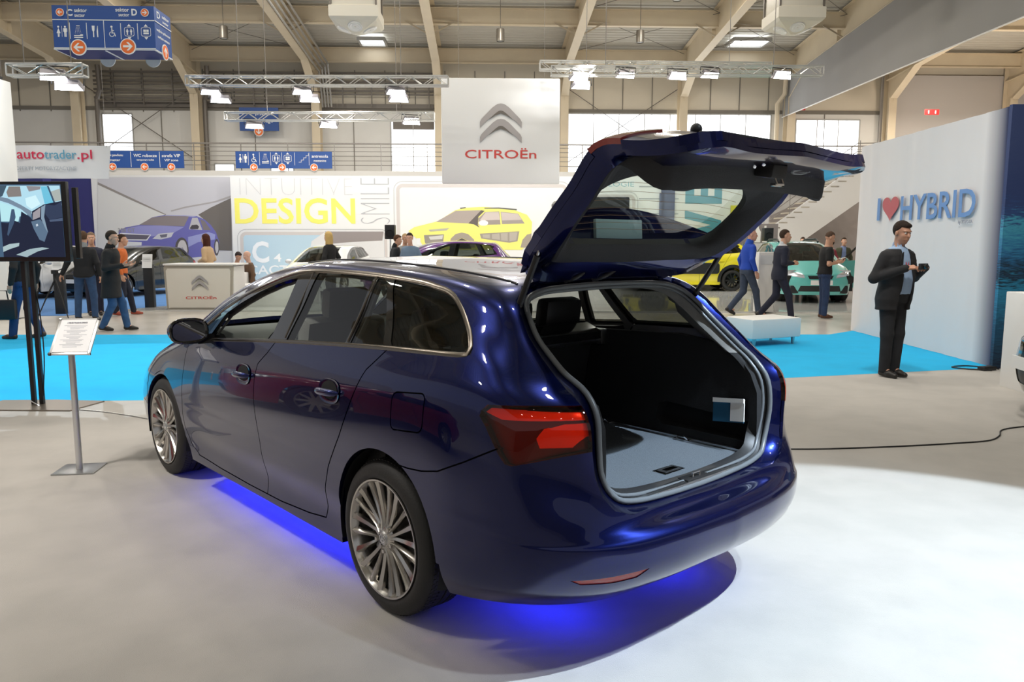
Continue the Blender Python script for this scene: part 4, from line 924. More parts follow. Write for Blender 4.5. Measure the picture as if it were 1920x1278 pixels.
# staircase on the far right
t = thing('staircase', 'white staircase rising to the balcony behind the blue-shirted man', 'stairs', hv(0, 29, 0), HR)
MB().prism([(10.2, 1.2), (11.4, 1.2), (14.8, 3.6), (18, 3.6), (18, 4.4), (13.9, 4.4), (10.2, 1.7)], 0, .15, Matrix(((1, 0, 0, 0), (0, 0, 1, -.1), (0, 1, 0, 0), (0, 0, 0, 1)))).build('stringer', M_white, t)
M_tread = mat('stair_tread', (.55, .50, .42), .6)
for k in range(14):
    MB().box((10.4 + .27 * k, .55, 1.72 + .19 * k), (.32, 1.3, .05)).build('tread', M_tread, t)
mb = MB()
for q in (.35, .6, .9): mb.tube([(10.3, -.05, 1.72 + q), (13.9, -.05, 4.3 + q), (18, -.05, 4.35 + q)], .016, 5)
for k in range(5): mb.tube([(10.6 + .85 * k, -.05, 1.8 + .6 * k), (10.6 + .85 * k, -.05, 2.9 + .6 * k)], .016, 5)
mb.build('stair_rail', M_rail, t)
M_dgw = mat('dark_grey_wall_paint', (.30, .27, .26), .8)
mb = MB(); mb.prism([(11.35, 0), (11.35, 2.6), (13.0, 3.35), (18, 3.35), (18, 0)], 0, .1, Matrix(((1, 0, 0, 0), (0, 0, 1, 30.6), (0, 1, 0, 0), (0, 0, 0, 1)))); struct(hall(mb.build('wall_under_stairs', M_dgw)))
struct(hall(MB().box((10.5, 30.9, 1.9), (1.7, .1, 3.8)).build('wall_white_side', M_white)))
struct(hall(MB().box((0, 32.3, 1.95), (44, .1, 3.9)).build('wall_below_balcony', M_lgrey)))
# distant halls' ends behind and beside the photographer keep reflections believable
struct(MB().box((0, -24.9, 3.0), (110, .2, 6)).build('wall_front', mat('front_wall_grey', (.34, .32, .30), .8)))
struct(MB().box((-30, 5, 3.0), (.2, 60, 6)).build('wall_left', M_panel)); struct(MB().box((34, 5, 3.0), (.2, 60, 6)).build('wall_right', M_panel))
# high-bay lamps over the whole hall
BAY = [(x, y) for y in (-12, -4, 4, 12, 20) for x in (-15.5, -10.1, -4.7, .9, 6.5, 11.8)] 

# ---------------------------------------------------------------- exhibition stands, posters, signs
ART_A = [('sky', (0.6, 0.585, 0.62), 0, [(-12.85, 3.72), (-8.42, 3.74), (-8.53, 0.83), (-13.04, 0.83)]), ('road_side', (0.72, 0.71, 0.69), 1, [(-12.85, 3.52), (-10.68, 2.49), (-10.34, 1.35), (-10.36, 0.84), (-13.03, 0.84)]), ('kerb_line', (0.3, 0.27, 0.25), 2, [(-12.85, 3.56), (-11.77, 3.04), (-10.66, 2.5), (-10.67, 2.47), (-11.81, 2.98), (-12.86, 3.48)]), ('cliff', (0.17, 0.15, 0.135), 2, [(-9.59, 2.49), (-9.16, 2.73), (-8.47, 3.05), (-8.52, 1.28), (-8.97, 1.29), (-9.03, 1.91), (-9.27, 2.21)]), ('bridge', (0.42, 0.39, 0.39), 2, [(-10.5, 2.63), (-10.01, 2.76), (-9.02, 2.94), (-8.48, 3.13), (-8.48, 3.05), (-9.02, 2.89), (-10.01, 2.71), (-10.48, 2.59)]), ('ground', (0.7, 0.69, 0.68), 2, [(-10.35, 1.14), (-8.51, 1.28), (-8.53, 0.83), (-10.36, 0.83)]), ('car_body', (0.16, 0.155, 0.46), 3, [(-12.26, 1.96), (-12.04, 2.06), (-11.55, 2.15), (-11.13, 2.4), (-10.7, 2.48), (-10.02, 2.47), (-9.64, 2.44), (-9.39, 2.33), (-9.19, 2.15), (-9.03, 1.91), (-8.93, 1.57), (-8.98, 1.18), (-9.13, 1.12), (-9.95, 1.04), (-10.04, 0.94), (-10.31, 0.94), (-10.69, 1.18), (-11.19, 1.29), (-12.21, 1.39), (-12.29, 1.57)]), ('bonnet', (0.31, 0.31, 0.62), 4, [(-12.21, 1.98), (-11.57, 2.12), (-10.89, 2.13), (-10.08, 2.08), (-10.44, 1.88), (-11.17, 1.76), (-11.76, 1.85), (-12.18, 1.87)]), ('side_light', (0.34, 0.36, 0.66), 4, [(-9.97, 1.74), (-9.28, 1.91), (-9.05, 1.83), (-9.08, 1.66), (-9.64, 1.57), (-9.98, 1.4)]), ('windscreen', (0.27, 0.23, 0.235), 4, [(-11.57, 2.15), (-11.13, 2.39), (-10.68, 2.45), (-9.9, 2.43), (-10.08, 2.1)]), ('roof_edge', (0.4, 0.4, 0.62), 5, [(-10.7, 2.48), (-10.02, 2.47), (-9.64, 2.44), (-9.77, 2.41), (-10.02, 2.44), (-10.68, 2.45)]), ('side_window', (0.52, 0.5, 0.52), 4, [(-9.93, 2.0), (-9.8, 2.38), (-9.62, 2.39), (-9.48, 1.98)]), ('back_window', (0.22, 0.19, 0.2), 4, [(-9.44, 1.98), (-9.54, 2.34), (-9.39, 2.28), (-9.19, 1.97)]), ('wing_mirror', (0.07, 0.06, 0.07), 5, [(-9.9, 2.03), (-9.82, 2.14), (-9.65, 2.16), (-9.58, 2.09), (-9.62, 2.01), (-9.83, 2.0)]), ('grille_rim', (0.78, 0.78, 0.82), 5, [(-12.23, 1.88), (-11.19, 1.82), (-11.34, 1.62), (-12.14, 1.63)]), ('grille', (0.13, 0.12, 0.16), 6, [(-12.19, 1.84), (-11.24, 1.8), (-11.36, 1.66), (-12.12, 1.67)]), ('plate', (0.75, 0.75, 0.76), 5, [(-12.15, 1.6), (-11.52, 1.57), (-11.54, 1.4), (-12.16, 1.43)]), ('headlight', (0.62, 0.62, 0.68), 5, [(-11.16, 1.68), (-10.95, 1.85), (-10.43, 1.9), (-10.53, 1.74), (-10.87, 1.66)]), ('headlight_pupil', (0.15, 0.15, 0.2), 6, [(-10.91, 1.81), (-10.65, 1.85), (-10.68, 1.74), (-10.87, 1.72)]), ('lower_intake', (0.08, 0.075, 0.1), 5, [(-12.15, 1.38), (-10.93, 1.33), (-10.52, 1.05), (-11.28, 1.26), (-12.09, 1.31)]), ('front_tyre', (0.1, 0.09, 0.09), 5, [(-9.97, 1.29), (-9.99, 1.15), (-10.03, 1.03), (-10.09, 0.93), (-10.15, 0.87), (-10.23, 0.85), (-10.3, 0.87), (-10.36, 0.93), (-10.4, 1.03), (-10.43, 1.15), (-10.43, 1.29), (-10.41, 1.43), (-10.38, 1.55), (-10.32, 1.65), (-10.25, 1.71), (-10.18, 1.73), (-10.11, 1.71), (-10.05, 1.65), (-10.0, 1.55), (-9.98, 1.43)]), ('front_rim', (0.6, 0.57, 0.58), 6, [(-10.01, 1.29), (-10.03, 1.18), (-10.06, 1.08), (-10.1, 1.0), (-10.15, 0.95), (-10.2, 0.94), (-10.26, 0.95), (-10.3, 1.0), (-10.33, 1.08), (-10.35, 1.18), (-10.36, 1.29), (-10.34, 1.4), (-10.31, 1.5), (-10.27, 1.58), (-10.22, 1.63), (-10.17, 1.64), (-10.11, 1.63), (-10.07, 1.58), (-10.04, 1.5), (-10.02, 1.4)]), ('front_hub', (0.3, 0.28, 0.3), 7, [(-10.13, 1.29), (-10.14, 1.26), (-10.15, 1.23), (-10.16, 1.21), (-10.17, 1.19), (-10.19, 1.19), (-10.21, 1.19), (-10.22, 1.21), (-10.23, 1.23), (-10.24, 1.26), (-10.24, 1.29), (-10.23, 1.32), (-10.22, 1.35), (-10.21, 1.37), (-10.2, 1.39), (-10.18, 1.39), (-10.16, 1.39), (-10.15, 1.37), (-10.14, 1.35), (-10.13, 1.32)]), ('rear_tyre', (0.1, 0.09, 0.09), 4, [(-8.94, 1.4), (-8.95, 1.31), (-8.97, 1.23), (-8.99, 1.17), (-9.01, 1.13), (-9.04, 1.11), (-9.07, 1.13), (-9.09, 1.17), (-9.11, 1.23), (-9.11, 1.31), (-9.11, 1.4), (-9.11, 1.49), (-9.09, 1.56), (-9.07, 1.63), (-9.04, 1.67), (-9.01, 1.68), (-8.99, 1.67), (-8.97, 1.63), (-8.95, 1.56), (-8.94, 1.49)]), ('rear_rim', (0.6, 0.57, 0.58), 5, [(-8.97, 1.4), (-8.97, 1.33), (-8.98, 1.28), (-9.0, 1.23), (-9.02, 1.2), (-9.03, 1.19), (-9.05, 1.2), (-9.06, 1.23), (-9.07, 1.28), (-9.08, 1.33), (-9.08, 1.4), (-9.07, 1.46), (-9.06, 1.52), (-9.05, 1.56), (-9.03, 1.59), (-9.01, 1.6), (-9.0, 1.59), (-8.98, 1.56), (-8.97, 1.52), (-8.97, 1.46)])]
ART_B = [('car_body', (0.86, 0.8, 0.2), 3, [(-2.48, 1.94), (-2.27, 2.07), (-1.58, 2.24), (-1.48, 2.27), (-0.9, 2.63), (-0.6, 2.71), (0.04, 2.74), (0.98, 2.67), (1.5, 2.48), (1.67, 2.24), (1.65, 1.82), (1.41, 1.39), (1.33, 1.31), (-1.94, 1.32), (-2.06, 1.56), (-2.36, 1.82)]), ('windscreen', (0.4, 0.34, 0.3), 4, [(-1.55, 2.24), (-0.89, 2.61), (-0.04, 2.63), (-0.47, 2.19)]), ('pillar', (0.13, 0.11, 0.1), 4, [(-0.47, 2.19), (-0.04, 2.63), (0.08, 2.61), (-0.13, 2.41), (-0.15, 2.14), (-0.09, 2.05), (-0.28, 2.16)]), ('front_window', (0.34, 0.29, 0.26), 4, [(-0.13, 2.14), (-0.13, 2.36), (0.09, 2.57), (0.57, 2.59), (0.61, 2.16)]), ('back_window', (0.36, 0.31, 0.28), 4, [(0.66, 2.17), (0.61, 2.58), (1.2, 2.52), (1.42, 2.19)]), ('window_light', (0.6, 0.52, 0.48), 5, [(0.11, 2.56), (0.55, 2.57), (0.59, 2.31), (-0.09, 2.29)]), ('back_light', (0.58, 0.5, 0.47), 5, [(0.63, 2.56), (1.19, 2.51), (1.33, 2.31), (0.66, 2.29)]), ('roof_rail', (0.1, 0.1, 0.1), 4, [(-0.75, 2.71), (-0.56, 2.73), (-0.55, 2.7), (-0.73, 2.67)]), ('roof_rail', (0.1, 0.1, 0.1), 4, [(0.06, 2.71), (0.55, 2.72), (1.16, 2.67), (1.15, 2.63), (0.55, 2.68), (0.08, 2.68)]), ('side_bumper', (0.34, 0.3, 0.25), 5, [(-0.09, 1.85), (1.24, 1.93), (1.18, 1.6), (0.9, 1.55), (-0.04, 1.69)]), ('side_bumper_pad', (0.46, 0.41, 0.35), 6, [(-0.0, 1.82), (0.25, 1.83), (0.25, 1.7), (0.02, 1.72)]), ('side_bumper_pad', (0.46, 0.41, 0.35), 6, [(0.32, 1.84), (0.57, 1.86), (0.59, 1.65), (0.32, 1.68)]), ('side_bumper_pad', (0.46, 0.41, 0.35), 6, [(0.62, 1.86), (0.85, 1.88), (0.85, 1.61), (0.63, 1.63)]), ('side_bumper_pad', (0.46, 0.41, 0.35), 6, [(0.91, 1.89), (1.18, 1.9), (1.13, 1.63), (0.91, 1.6)]), ('lamp_cluster', (0.3, 0.27, 0.23), 5, [(-1.96, 1.8), (-1.29, 1.83), (-1.33, 1.48), (-1.81, 1.44), (-1.93, 1.55)]), ('lamp_glass', (0.62, 0.6, 0.56), 6, [(-1.8, 1.75), (-1.32, 1.8), (-1.35, 1.67), (-1.75, 1.65)]), ('daylight_strip', (0.45, 0.43, 0.35), 5, [(-1.8, 1.98), (-1.11, 2.04), (-1.2, 1.96), (-1.75, 1.92)]), ('wheel_arch', (0.36, 0.31, 0.25), 5, [(-1.14, 1.43), (-1.06, 1.69), (-0.9, 1.84), (-0.69, 1.89), (-0.48, 1.84), (-0.28, 1.65), (-0.24, 1.39), (-0.37, 1.39), (-0.46, 1.61), (-0.69, 1.71), (-0.91, 1.61), (-1.02, 1.39)]), ('wheel_well', (0.1, 0.09, 0.08), 5, [(-1.02, 1.35), (-0.91, 1.6), (-0.69, 1.7), (-0.46, 1.6), (-0.37, 1.35)]), ('wing_mirror', (0.85, 0.84, 0.82), 6, [(0.19, 2.21), (0.19, 2.18), (0.16, 2.15), (0.13, 2.13), (0.08, 2.12), (0.03, 2.12), (-0.02, 2.12), (-0.06, 2.13), (-0.1, 2.15), (-0.12, 2.18), (-0.13, 2.21), (-0.12, 2.24), (-0.1, 2.26), (-0.06, 2.28), (-0.02, 2.3), (0.03, 2.3), (0.08, 2.3), (0.13, 2.28), (0.16, 2.26), (0.19, 2.24)]), ('number_plate', (0.8, 0.8, 0.8), 6, [(-2.2, 1.7), (-2.08, 1.7), (-2.08, 1.48), (-2.21, 1.48)]), ('rear_arch', (0.36, 0.31, 0.25), 5, [(1.28, 1.39), (1.35, 1.65), (1.5, 1.82), (1.65, 1.86), (1.65, 1.56), (1.5, 1.39)])]
ART_T = [('view_sky', (0.42, 0.68, 0.8), 1, [(-0.621, 0.689), (-0.043, 0.689), (-0.028, 0.509), (-0.621, 0.362)]), ('pillar', (0.05, 0.09, 0.13), 2, [(-0.621, 0.689), (-0.541, 0.689), (-0.588, 0.595), (-0.621, 0.582)]), ('view_dark', (0.22, 0.2, 0.19), 2, [(-0.521, 0.682), (-0.415, 0.682), (-0.408, 0.592), (-0.535, 0.585), (-0.548, 0.629)]), ('view_dark', (0.25, 0.24, 0.26), 2, [(-0.355, 0.685), (-0.222, 0.682), (-0.228, 0.655), (-0.335, 0.635)]), ('view_pale', (0.6, 0.84, 0.9), 2, [(-0.375, 0.575), (-0.275, 0.602), (-0.235, 0.522), (-0.321, 0.475), (-0.368, 0.509)]), ('view_cyan', (0.15, 0.5, 0.68), 2, [(-0.222, 0.682), (-0.162, 0.682), (-0.108, 0.522), (-0.195, 0.522)]), ('view_right', (0.38, 0.42, 0.4), 3, [(-0.128, 0.635), (-0.042, 0.662), (-0.035, 0.555), (-0.102, 0.542)]), ('door_frame', (0.04, 0.08, 0.14), 3, [(-0.162, 0.685), (-0.145, 0.685), (-0.088, 0.519), (-0.105, 0.515)]), ('windscreen_rim', (0.17, 0.24, 0.32), 3, [(-0.621, 0.589), (-0.541, 0.575), (-0.421, 0.515), (-0.321, 0.455), (-0.335, 0.402), (-0.421, 0.475), (-0.535, 0.529), (-0.621, 0.555)]), ('view_left', (0.45, 0.75, 0.8), 2, [(-0.621, 0.542), (-0.521, 0.509), (-0.428, 0.462), (-0.455, 0.362), (-0.621, 0.362)]), ('cabin_dark', (0.012, 0.017, 0.04), 4, [(-0.621, 0.355), (-0.555, 0.349), (-0.501, 0.375), (-0.441, 0.349), (-0.421, 0.455), (-0.341, 0.402), (-0.321, 0.375), (-0.321, 0.455), (-0.202, 0.519), (-0.028, 0.549), (-0.015, 0.402), (0.052, 0.016), (-0.621, 0.012)]), ('dash_top', (0.03, 0.045, 0.09), 5, [(-0.202, 0.519), (-0.102, 0.509), (-0.028, 0.542), (-0.018, 0.402), (-0.155, 0.375), (-0.195, 0.429)]), ('dash_shade', (0.07, 0.1, 0.17), 5, [(-0.162, 0.375), (-0.018, 0.395), (-0.018, 0.369), (-0.155, 0.359)]), ('console', (0.1, 0.16, 0.24), 5, [(-0.335, 0.362), (-0.248, 0.382), (-0.195, 0.322), (-0.182, 0.269), (-0.222, 0.176), (-0.268, 0.195), (-0.315, 0.295)]), ('console_edge', (0.22, 0.31, 0.4), 6, [(-0.228, 0.495), (-0.188, 0.515), (-0.208, 0.402), (-0.182, 0.262), (-0.202, 0.295), (-0.238, 0.389)]), ('info_screen', (0.32, 0.3, 0.33), 6, [(-0.311, 0.442), (-0.235, 0.492), (-0.248, 0.402), (-0.318, 0.375)]), ('steering_wheel', (0.05, 0.09, 0.16), 6, [(-0.511, 0.475), (-0.485, 0.475), (-0.478, 0.402), (-0.501, 0.342), (-0.561, 0.229), (-0.571, 0.242), (-0.541, 0.362)]), ('switch', (0.55, 0.62, 0.7), 7, [(-0.291, 0.335), (-0.275, 0.342), (-0.268, 0.325), (-0.288, 0.315)]), ('seat_edge', (0.38, 0.5, 0.52), 6, [(-0.621, 0.129), (-0.555, 0.156), (-0.461, 0.166), (-0.468, 0.136), (-0.555, 0.109), (-0.621, 0.082)]), ('seat_edge', (0.33, 0.44, 0.47), 6, [(-0.501, 0.056), (-0.368, 0.109), (-0.248, 0.126), (-0.182, 0.116), (-0.288, 0.089), (-0.401, 0.036)]), ('seat_trim', (0.3, 0.4, 0.45), 6, [(-0.495, 0.056), (-0.435, 0.049), (-0.381, 0.016), (-0.408, 0.016)])]
_mc = {}
def flatmat(col, rough=.6):
    k = tuple(round(c, 3) for c in col) + (rough,)
    if k not in _mc: _mc[k] = mat('print_%d' % len(_mc), col, rough)
    return _mc[k]
def XZ(y=0): return Matrix(((1, 0, 0, 0), (0, 0, 1, y), (0, 1, 0, 0), (0, 0, 0, 1)))
def picture(parent, name, art, y0, extra=None):
    """a flat printed picture: coloured areas of one thin sheet, as one mesh"""
    mb = MB(); ms = []
    for n, col, lay, P in art:
        m = flatmat(col)
        if m not in ms: ms.append(m)
        mb.mat(ms.index(m)); yy = y0 - .0015 * lay
        mb.add([(x, yy, z) for x, z in P], [tuple(range(len(P)))])
    return mb.build(name, ms, parent, 10)
def fit_text(name, s, m, parent, x0, x1, z0, z1, y, rot=(PI / 2, 0, 0), offset=0, ext=.003, loc=None, vert=False):
    """writing fitted into the rectangle x0..x1, z0..z1 (local, text plane)"""
    o = text_obj(name, s, 1, m, parent, (0, 0, 0), rot, 'LEFT', ext, offset=offset)
    vs = o.data.vertices; xs = [v.co.x for v in vs]; ys = [v.co.y for v in vs]; a, b, c, d = min(xs), max(xs), min(ys), max(ys)
    for v in vs:
        px = (v.co.x - a) / (b - a); py = (v.co.y - c) / (d - c)
        if vert: v.co.x = (z0 + (z1 - z0) * px); v.co.y = (x0 + (x1 - x0) * (py))
        else: v.co.x = x0 + (x1 - x0) * px; v.co.y = z0 + (z1 - z0) * py
    o.location = (0, y, 0) if loc is None else loc
    if vert:   # reading upwards: text x -> +z, text y -> -x
        for v in vs: v.co.x, v.co.y = (x0 + x1) - v.co.y, v.co.x
    return o
def chevrons(parent, cx, cz, s, y, name='chevron'):
    """two stacked metal chevrons, s = half width"""
    k = s / 152
    outer = [(-152, -168), (-152, -130), (-140, -108), (-60, -28), (-25, -4), (0, 0), (25, -4), (60, -28), (140, -108), (152, -130), (152, -168), (110, -128), (60, -88), (20, -68), (0, -66), (-20, -68), (-60, -88), (-110, -128)]
    dark = [(-92, -118), (-40, -70), (-15, -52), (0, -50), (15, -52), (40, -70), (92, -118), (40, -84), (0, -70), (-40, -84)]
    for dz in (0, -108):
        mb = MB(); mb.prism([(cx + a * k, cz + (b + dz) * k) for a, b in outer][::-1], -.02, .0, XZ(y)); c = mb.build(name, M_chev, parent)
        mb = MB(); mb.prism([(cx + a * k, cz + (b + dz) * k) for a, b in dark][::-1], -.024, -.019, XZ(y)); mb.build('dark_inlay', M_duct, c)
M_chev = mat('chevron_metal', (.52, .48, .47), .35, .5); M_red = mat('red_lettering', (.62, .07, .06), .5)
M_fab = mat('white_fabric', (.82, .81, .80), .8, bump=(2.5, .15))
# poster wall of the blue car
t = thing('poster_wall', 'tall poster wall printed with a violet-blue hatchback on a bridge road', 'poster wall', hv(0, 0), HR)
MB().box((-10.75, 27.1, 1.9), (4.65, .25, 3.78)).build('wall_board', M_white, t)
picture(t, 'printed_picture', ART_A, 26.965)
fit_text('plate_lettering', '308 GT', mat('plate_grey', (.35, .34, .36), .6), t, -12.28, -11.72, 1.90, 2.04, 26.95)
for i, (x0, x1, y, h, l) in enumerate([(-14.6, -13.05, 27.3, 3.80, 'left of the poster of the violet car'), (-15.6, -14.1, 26.2, 3.72, 'behind the television screen')]):
    tag(hall(MB().box(((x0 + x1) / 2, y, h / 2), (x1 - x0, .5, h)).build('stand_pillar', mat('violet_blue_wall', (.035, .035, .17), .6))), 'dark violet-blue stand pillar ' + l, 'pillar')
# long white poster wall
t = thing('poster_wall', 'long white poster wall with the yellow word DESIGN and a yellow car', 'poster wall', hv(0, 0), HR)
MB().box((.7, 26.5, 1.875), (18.0, .2, 3.75)).build('wall_board', M_white, t)
Y = 26.395
fit_text('design_lettering', 'DESIGN', mat('yellow_print', (.90, .83, .16), .6), t, -8.19, -4.23, 2.17, 3.02, Y, offset=.018)
fit_text('faint_lettering', 'INTUITIVE', mat('faint_print', (.66, .65, .64), .7), t, -8.0, -4.3, 3.12, 3.66, Y, offset=-.035)
fit_text('smile_lettering', 'SMILE', mat('thin_grey_print', (.48, .48, .49), .7), t, -4.05, -3.08, 2.18, 3.68, Y, offset=-.03, vert=True)
def frame_lines(x0, x1, z0, z1, r, name='rounded_frame'):
    for g, w, m, yy in ((0, .02, flatmat((.5, .5, .5)), Y), (.09, .11, flatmat((.62, .57, .54)), Y)):
        a = rrect(x1 - x0 - 2 * g, z1 - z0 - 2 * g, r - g, 6, ((x0 + x1) / 2, (z0 + z1) / 2)); b = rrect(x1 - x0 - 2 * g - 2 * w, z1 - z0 - 2 * g - 2 * w, max(r - g - w, .02), 6, ((x0 + x1) / 2, (z0 + z1) / 2)); n = len(a)
        MB().add([(x, yy, z) for x, z in a + b], [(k, (k + 1) % n, n + (k + 1) % n, n + k) for k in range(n)]).build(name, m, t)
frame_lines(-8.15, -3.1, -.4, 2.0, .3); frame_lines(-2.95, 2.95, .3, 3.58, .3); frame_lines(3.35, 5.25, .6, 3.25, .3)
MB().prism(rrect(4.65, 1.72, .1, 4, (-5.62, .94)), 0, .004, XZ(Y - .002)).build('pale_blue_panel', flatmat((.50, .66, .76)), t)
MB().add([(x, Y - .008, z) for x, z in [(-5.25, 1.92), (-3.3, 1.92), (-3.35, 1.62), (-4.3, 1.58), (-5.0, 1.52)]], [(0, 1, 2, 3, 4)]).build('printed_car_window', flatmat((.30, .26, .25)), t)
MB().add([(x, Y - .007, z) for x, z in [(-5.7, 1.6), (-5.2, 1.94), (-3.3, 1.94), (-3.3, .2), (-6.0, .2)]], [(0, 1, 2, 3, 4)]).build('printed_white_car', flatmat((.74, .73, .72)), t)
W_ = mat('white_print', (.88, .90, .92), .6)
fit_text('letter_c', 'C', W_, t, -7.68, -7.12, .88, 1.60, Y - .008, offset=.03); fit_text('figure_four', '4', W_, t, -6.97, -6.72, .92, 1.19, Y - .008, offset=.02)
fit_text('cactus_lettering', 'CACTUS', W_, t, -7.85, -5.9, .50, .80, Y - .008, offset=.01)
picture(t, 'printed_yellow_car', ART_B, Y - .002)
fit_text('technologie_lettering', 'TECHNOLOGIE', mat('teal_print', (.28, .52, .56), .6), t, 2.9, 5.1, 3.42, 3.58, Y, offset=-.01)
MB().prism(rrect(1.45, .9, .04, 3, (4.22, 2.62)), 0, .05, XZ(Y - .05)).build('dark_display_panel', M_black, t)
for z in (3.42, 3.02, 2.52, 2.08): MB().box((5.95, Y, z), (1.35, .006, .04)).build('printed_bar', flatmat((.40, .42, .42)), t)
mb = MB(); mb.box((6.25, Y - .04, 2.95), (.45, .08, 1.3)); mb.box((6.05, Y - .04, 1.6), (.16, .08, 3.2)); mb.build('navy_upright', mat('navy_panel', (.05, .07, .15), .6), t)
M_tealp = mat('teal_letter_print', (.10, .33, .42), .6)
MB().prism([(6.85, 3.55), (7.15, 3.55), (7.15, 3.12), (7.37, 3.12), (7.37, 3.48), (7.62, 3.48), (7.62, 3.12), (7.84, 3.12), (7.84, 3.6), (8.1, 3.6), (8.1, 2.86), (6.85, 2.86)][::-1], 0, .006, XZ(Y - .004)).build('letter_e', M_tealp, t)
MB().prism([(6.85, 2.64), (6.85, 2.36), (7.75, 2.15), (6.85, 1.92), (6.85, 1.64), (8.1, 2.0), (8.1, 2.3)], 0, .006, XZ(Y - .004)).build('letter_v', M_tealp, t)
for x in (9.3, 9.62): MB().box((x, Y - .06, 1.9), (.14, .12, 3.75)).build('corner_post', flatmat((.62, .60, .60)), t)
MB().box((8.95, Y - .05, 1.95), (.5, .05, .9)).build('photo_print', flatmat((.20, .17, .16)), t); MB().box((8.55, Y - .05, 2.25), (.3, .05, 1.1)).build('yellow_print_strip', flatmat((.75, .68, .06)), t)
# small posters beyond the yellow car
t = thing('photo_board', 'small photo board with two white-dressed figures behind the blue-shirted man', 'poster', (8.05, 25.6, 0), HR)
MB().box((0, 0, 1.85), (1.25, .05, .62)).build('board', flatmat((.22, .19, .18)), t); 
for x in (-.05, .2): MB().prism([(x - .09, 1.56), (x + .09, 1.56), (x + .10, 1.9), (x + .03, 2.02), (x + .03, 2.1), (x - .03, 2.1), (x - .03, 2.02), (x - .10, 1.9)], -.03, 0, XZ(-.03)).build('printed_figure', flatmat((.75, .73, .68)), t)
for x in (-.5, .5): MB().beam((x, 0, 0), (x, 0, 1.6), .04, .04).build('leg', M_steel, t)
# hanging banner with the double chevron
t = thing('hanging_banner', 'huge square white hanging banner with silver chevrons and red lettering', 'banner', hv(.52, 22), HR)
MB().box((0, 0, 4.59), (3.26, .16, 2.84), bev=.05).build('banner_box', M_fab, t)
chevrons(t, 0, 5.33, .575, -.085)
fit_text('brand_lettering', 'CITROËn', M_red, t, -.99, .98, 3.86, 4.14, -.085, offset=.006)
for x in (-1.15, 1.2): MB().tube([(x, 0, 6.0), (x, 0, 11.0)], .006, 5).build('suspension_wire', M_rail, t)
# reception counter
t = thing('reception_counter', 'cream reception counter with silver chevrons and red lettering on its front', 'counter', (-7.16, 17.85, 0), math.radians(1.0))
M = XZ(0); mb = MB(); fr = [(-.73, .0), (.66, .0), (.71, .06), (.77, 1.0), (.74, 1.05), (-.77, 1.05), (-.81, 1.0), (-.78, .06)]
mb.prism(fr, 0, .06, M); mb.build('front_frame', mat('counter_rim', (.42, .39, .33), .5), t)
mb = MB(); mb.prism([(x * .93 - .002, .08 + (z - .08) * .915 if z > .05 else .075) for x, z in fr], -.02, .0, M); mb.build('front_panel', mat('cream_panel', (.74, .71, .64), .45), t)
mb = MB(); mb.box((.02, .45, .52), (1.48, .80, 1.0), bev=.02); mb.build('counter_body', M_white, t); MB().box((.02, .42, 1.06), (1.66, .92, .04), bev=.01).build('counter_top', M_white, t)
chevrons(t, .01, .81, .185, -.022); fit_text('brand_lettering', 'CITROËn', M_red, t, -.33, .37, .27, .345, -.022, offset=.01)
tag(MB().box((-6.2, 19.3, .27), (2.6, 1.2, .54), bev=.03).box((-6.95, 19.3, .66), (.45, 1.2, .30), bev=.02).build('white_bench', M_white), 'long white stepped bench right of the reception counter', 'bench')
for x, c_, l in ((-6.05, (.55, .03, .03), 'red cushion lying on the white bench'), (-5.75, (.02, .45, .62), 'turquoise cushion lying on the white bench')):
    mb = MB(); mb.ell((0, 0, .06), (.20, .20, .07)); o = tag(mb.build('cushion', mat('cushion_' + l.split()[0], c_, .8)), l, 'cushion'); o.location = (x, 19.0, .54)
# placard stands
def placard(x, y, h, w, lab, m=None, rz=0):
    t = thing('placard_stand', lab, 'sign stand', (x, y, 0), rz); MB().box((0, 0, h * .42), (w, .12, h * .84), bev=.005).build('plinth', m or M_black, t)
    p = MB().box((0, -.05, h * .9), (w * 1.05, .02, h * .26), (-.2, 0, 0)).build('info_sheet', M_white, t)
    mb = MB()
    for k in range(6): mb.box((0, -.064, h * .82 + k * .035), (w * .8, .004, .008), (-.2, 0, 0))
    mb.build('text_lines', flatmat((.45, .45, .45)), p)
placard(-8.62, 18.5, 1.25, .22, 'slim dark placard stand in front of the dark hatchback'); placard(-9.88, 17.0, 1.17, .21, 'slim dark placard stand beside the camera tripod')
t = thing('info_plinth', 'tall white info plinth between the two walking men on the right', 'plinth', (5.62, 17.35, .03), 0); MB().box((0, 0, .66), (.36, .30, 1.32), bev=.01).build('plinth_body', M_white, t); MB().box((0, -.153, 1.15), (.28, .006, .2)).build('info_sheet', flatmat((.68, .70, .72)), t)
# loudspeakers on poles
for x, y, z0, l in ((7.82, 24, 1.6, 'black loudspeaker on a pole left of the staircase'), (-3.41, 22, 1.65, 'black loudspeaker on a pole beside the yellow DESIGN wall')):
    t = thing('loudspeaker', l, 'speaker', (x, y, 0)); MB().box((0, 0, z0 + .2), (.28, .28, .40), bev=.02).build('speaker_cabinet', M_black, t); MB().tube([(0, 0, 0), (0, 0, z0)], .022, 8).build('pole', M_chrome, t)
    for a in range(3): MB().tube([(0, 0, .5), (.35 * math.cos(a * 2.1), .35 * math.sin(a * 2.1), 0)], .012, 6).build('leg', M_black, t)
    MB().lathe([(.001, .004), (.10, 0), (.11, .01)], 20, Matrix.Translation((0, -.142, z0 + .15)) @ Matrix.Rotation(PI / 2, 4, 'X')).build('speaker_cone', M_void, t)
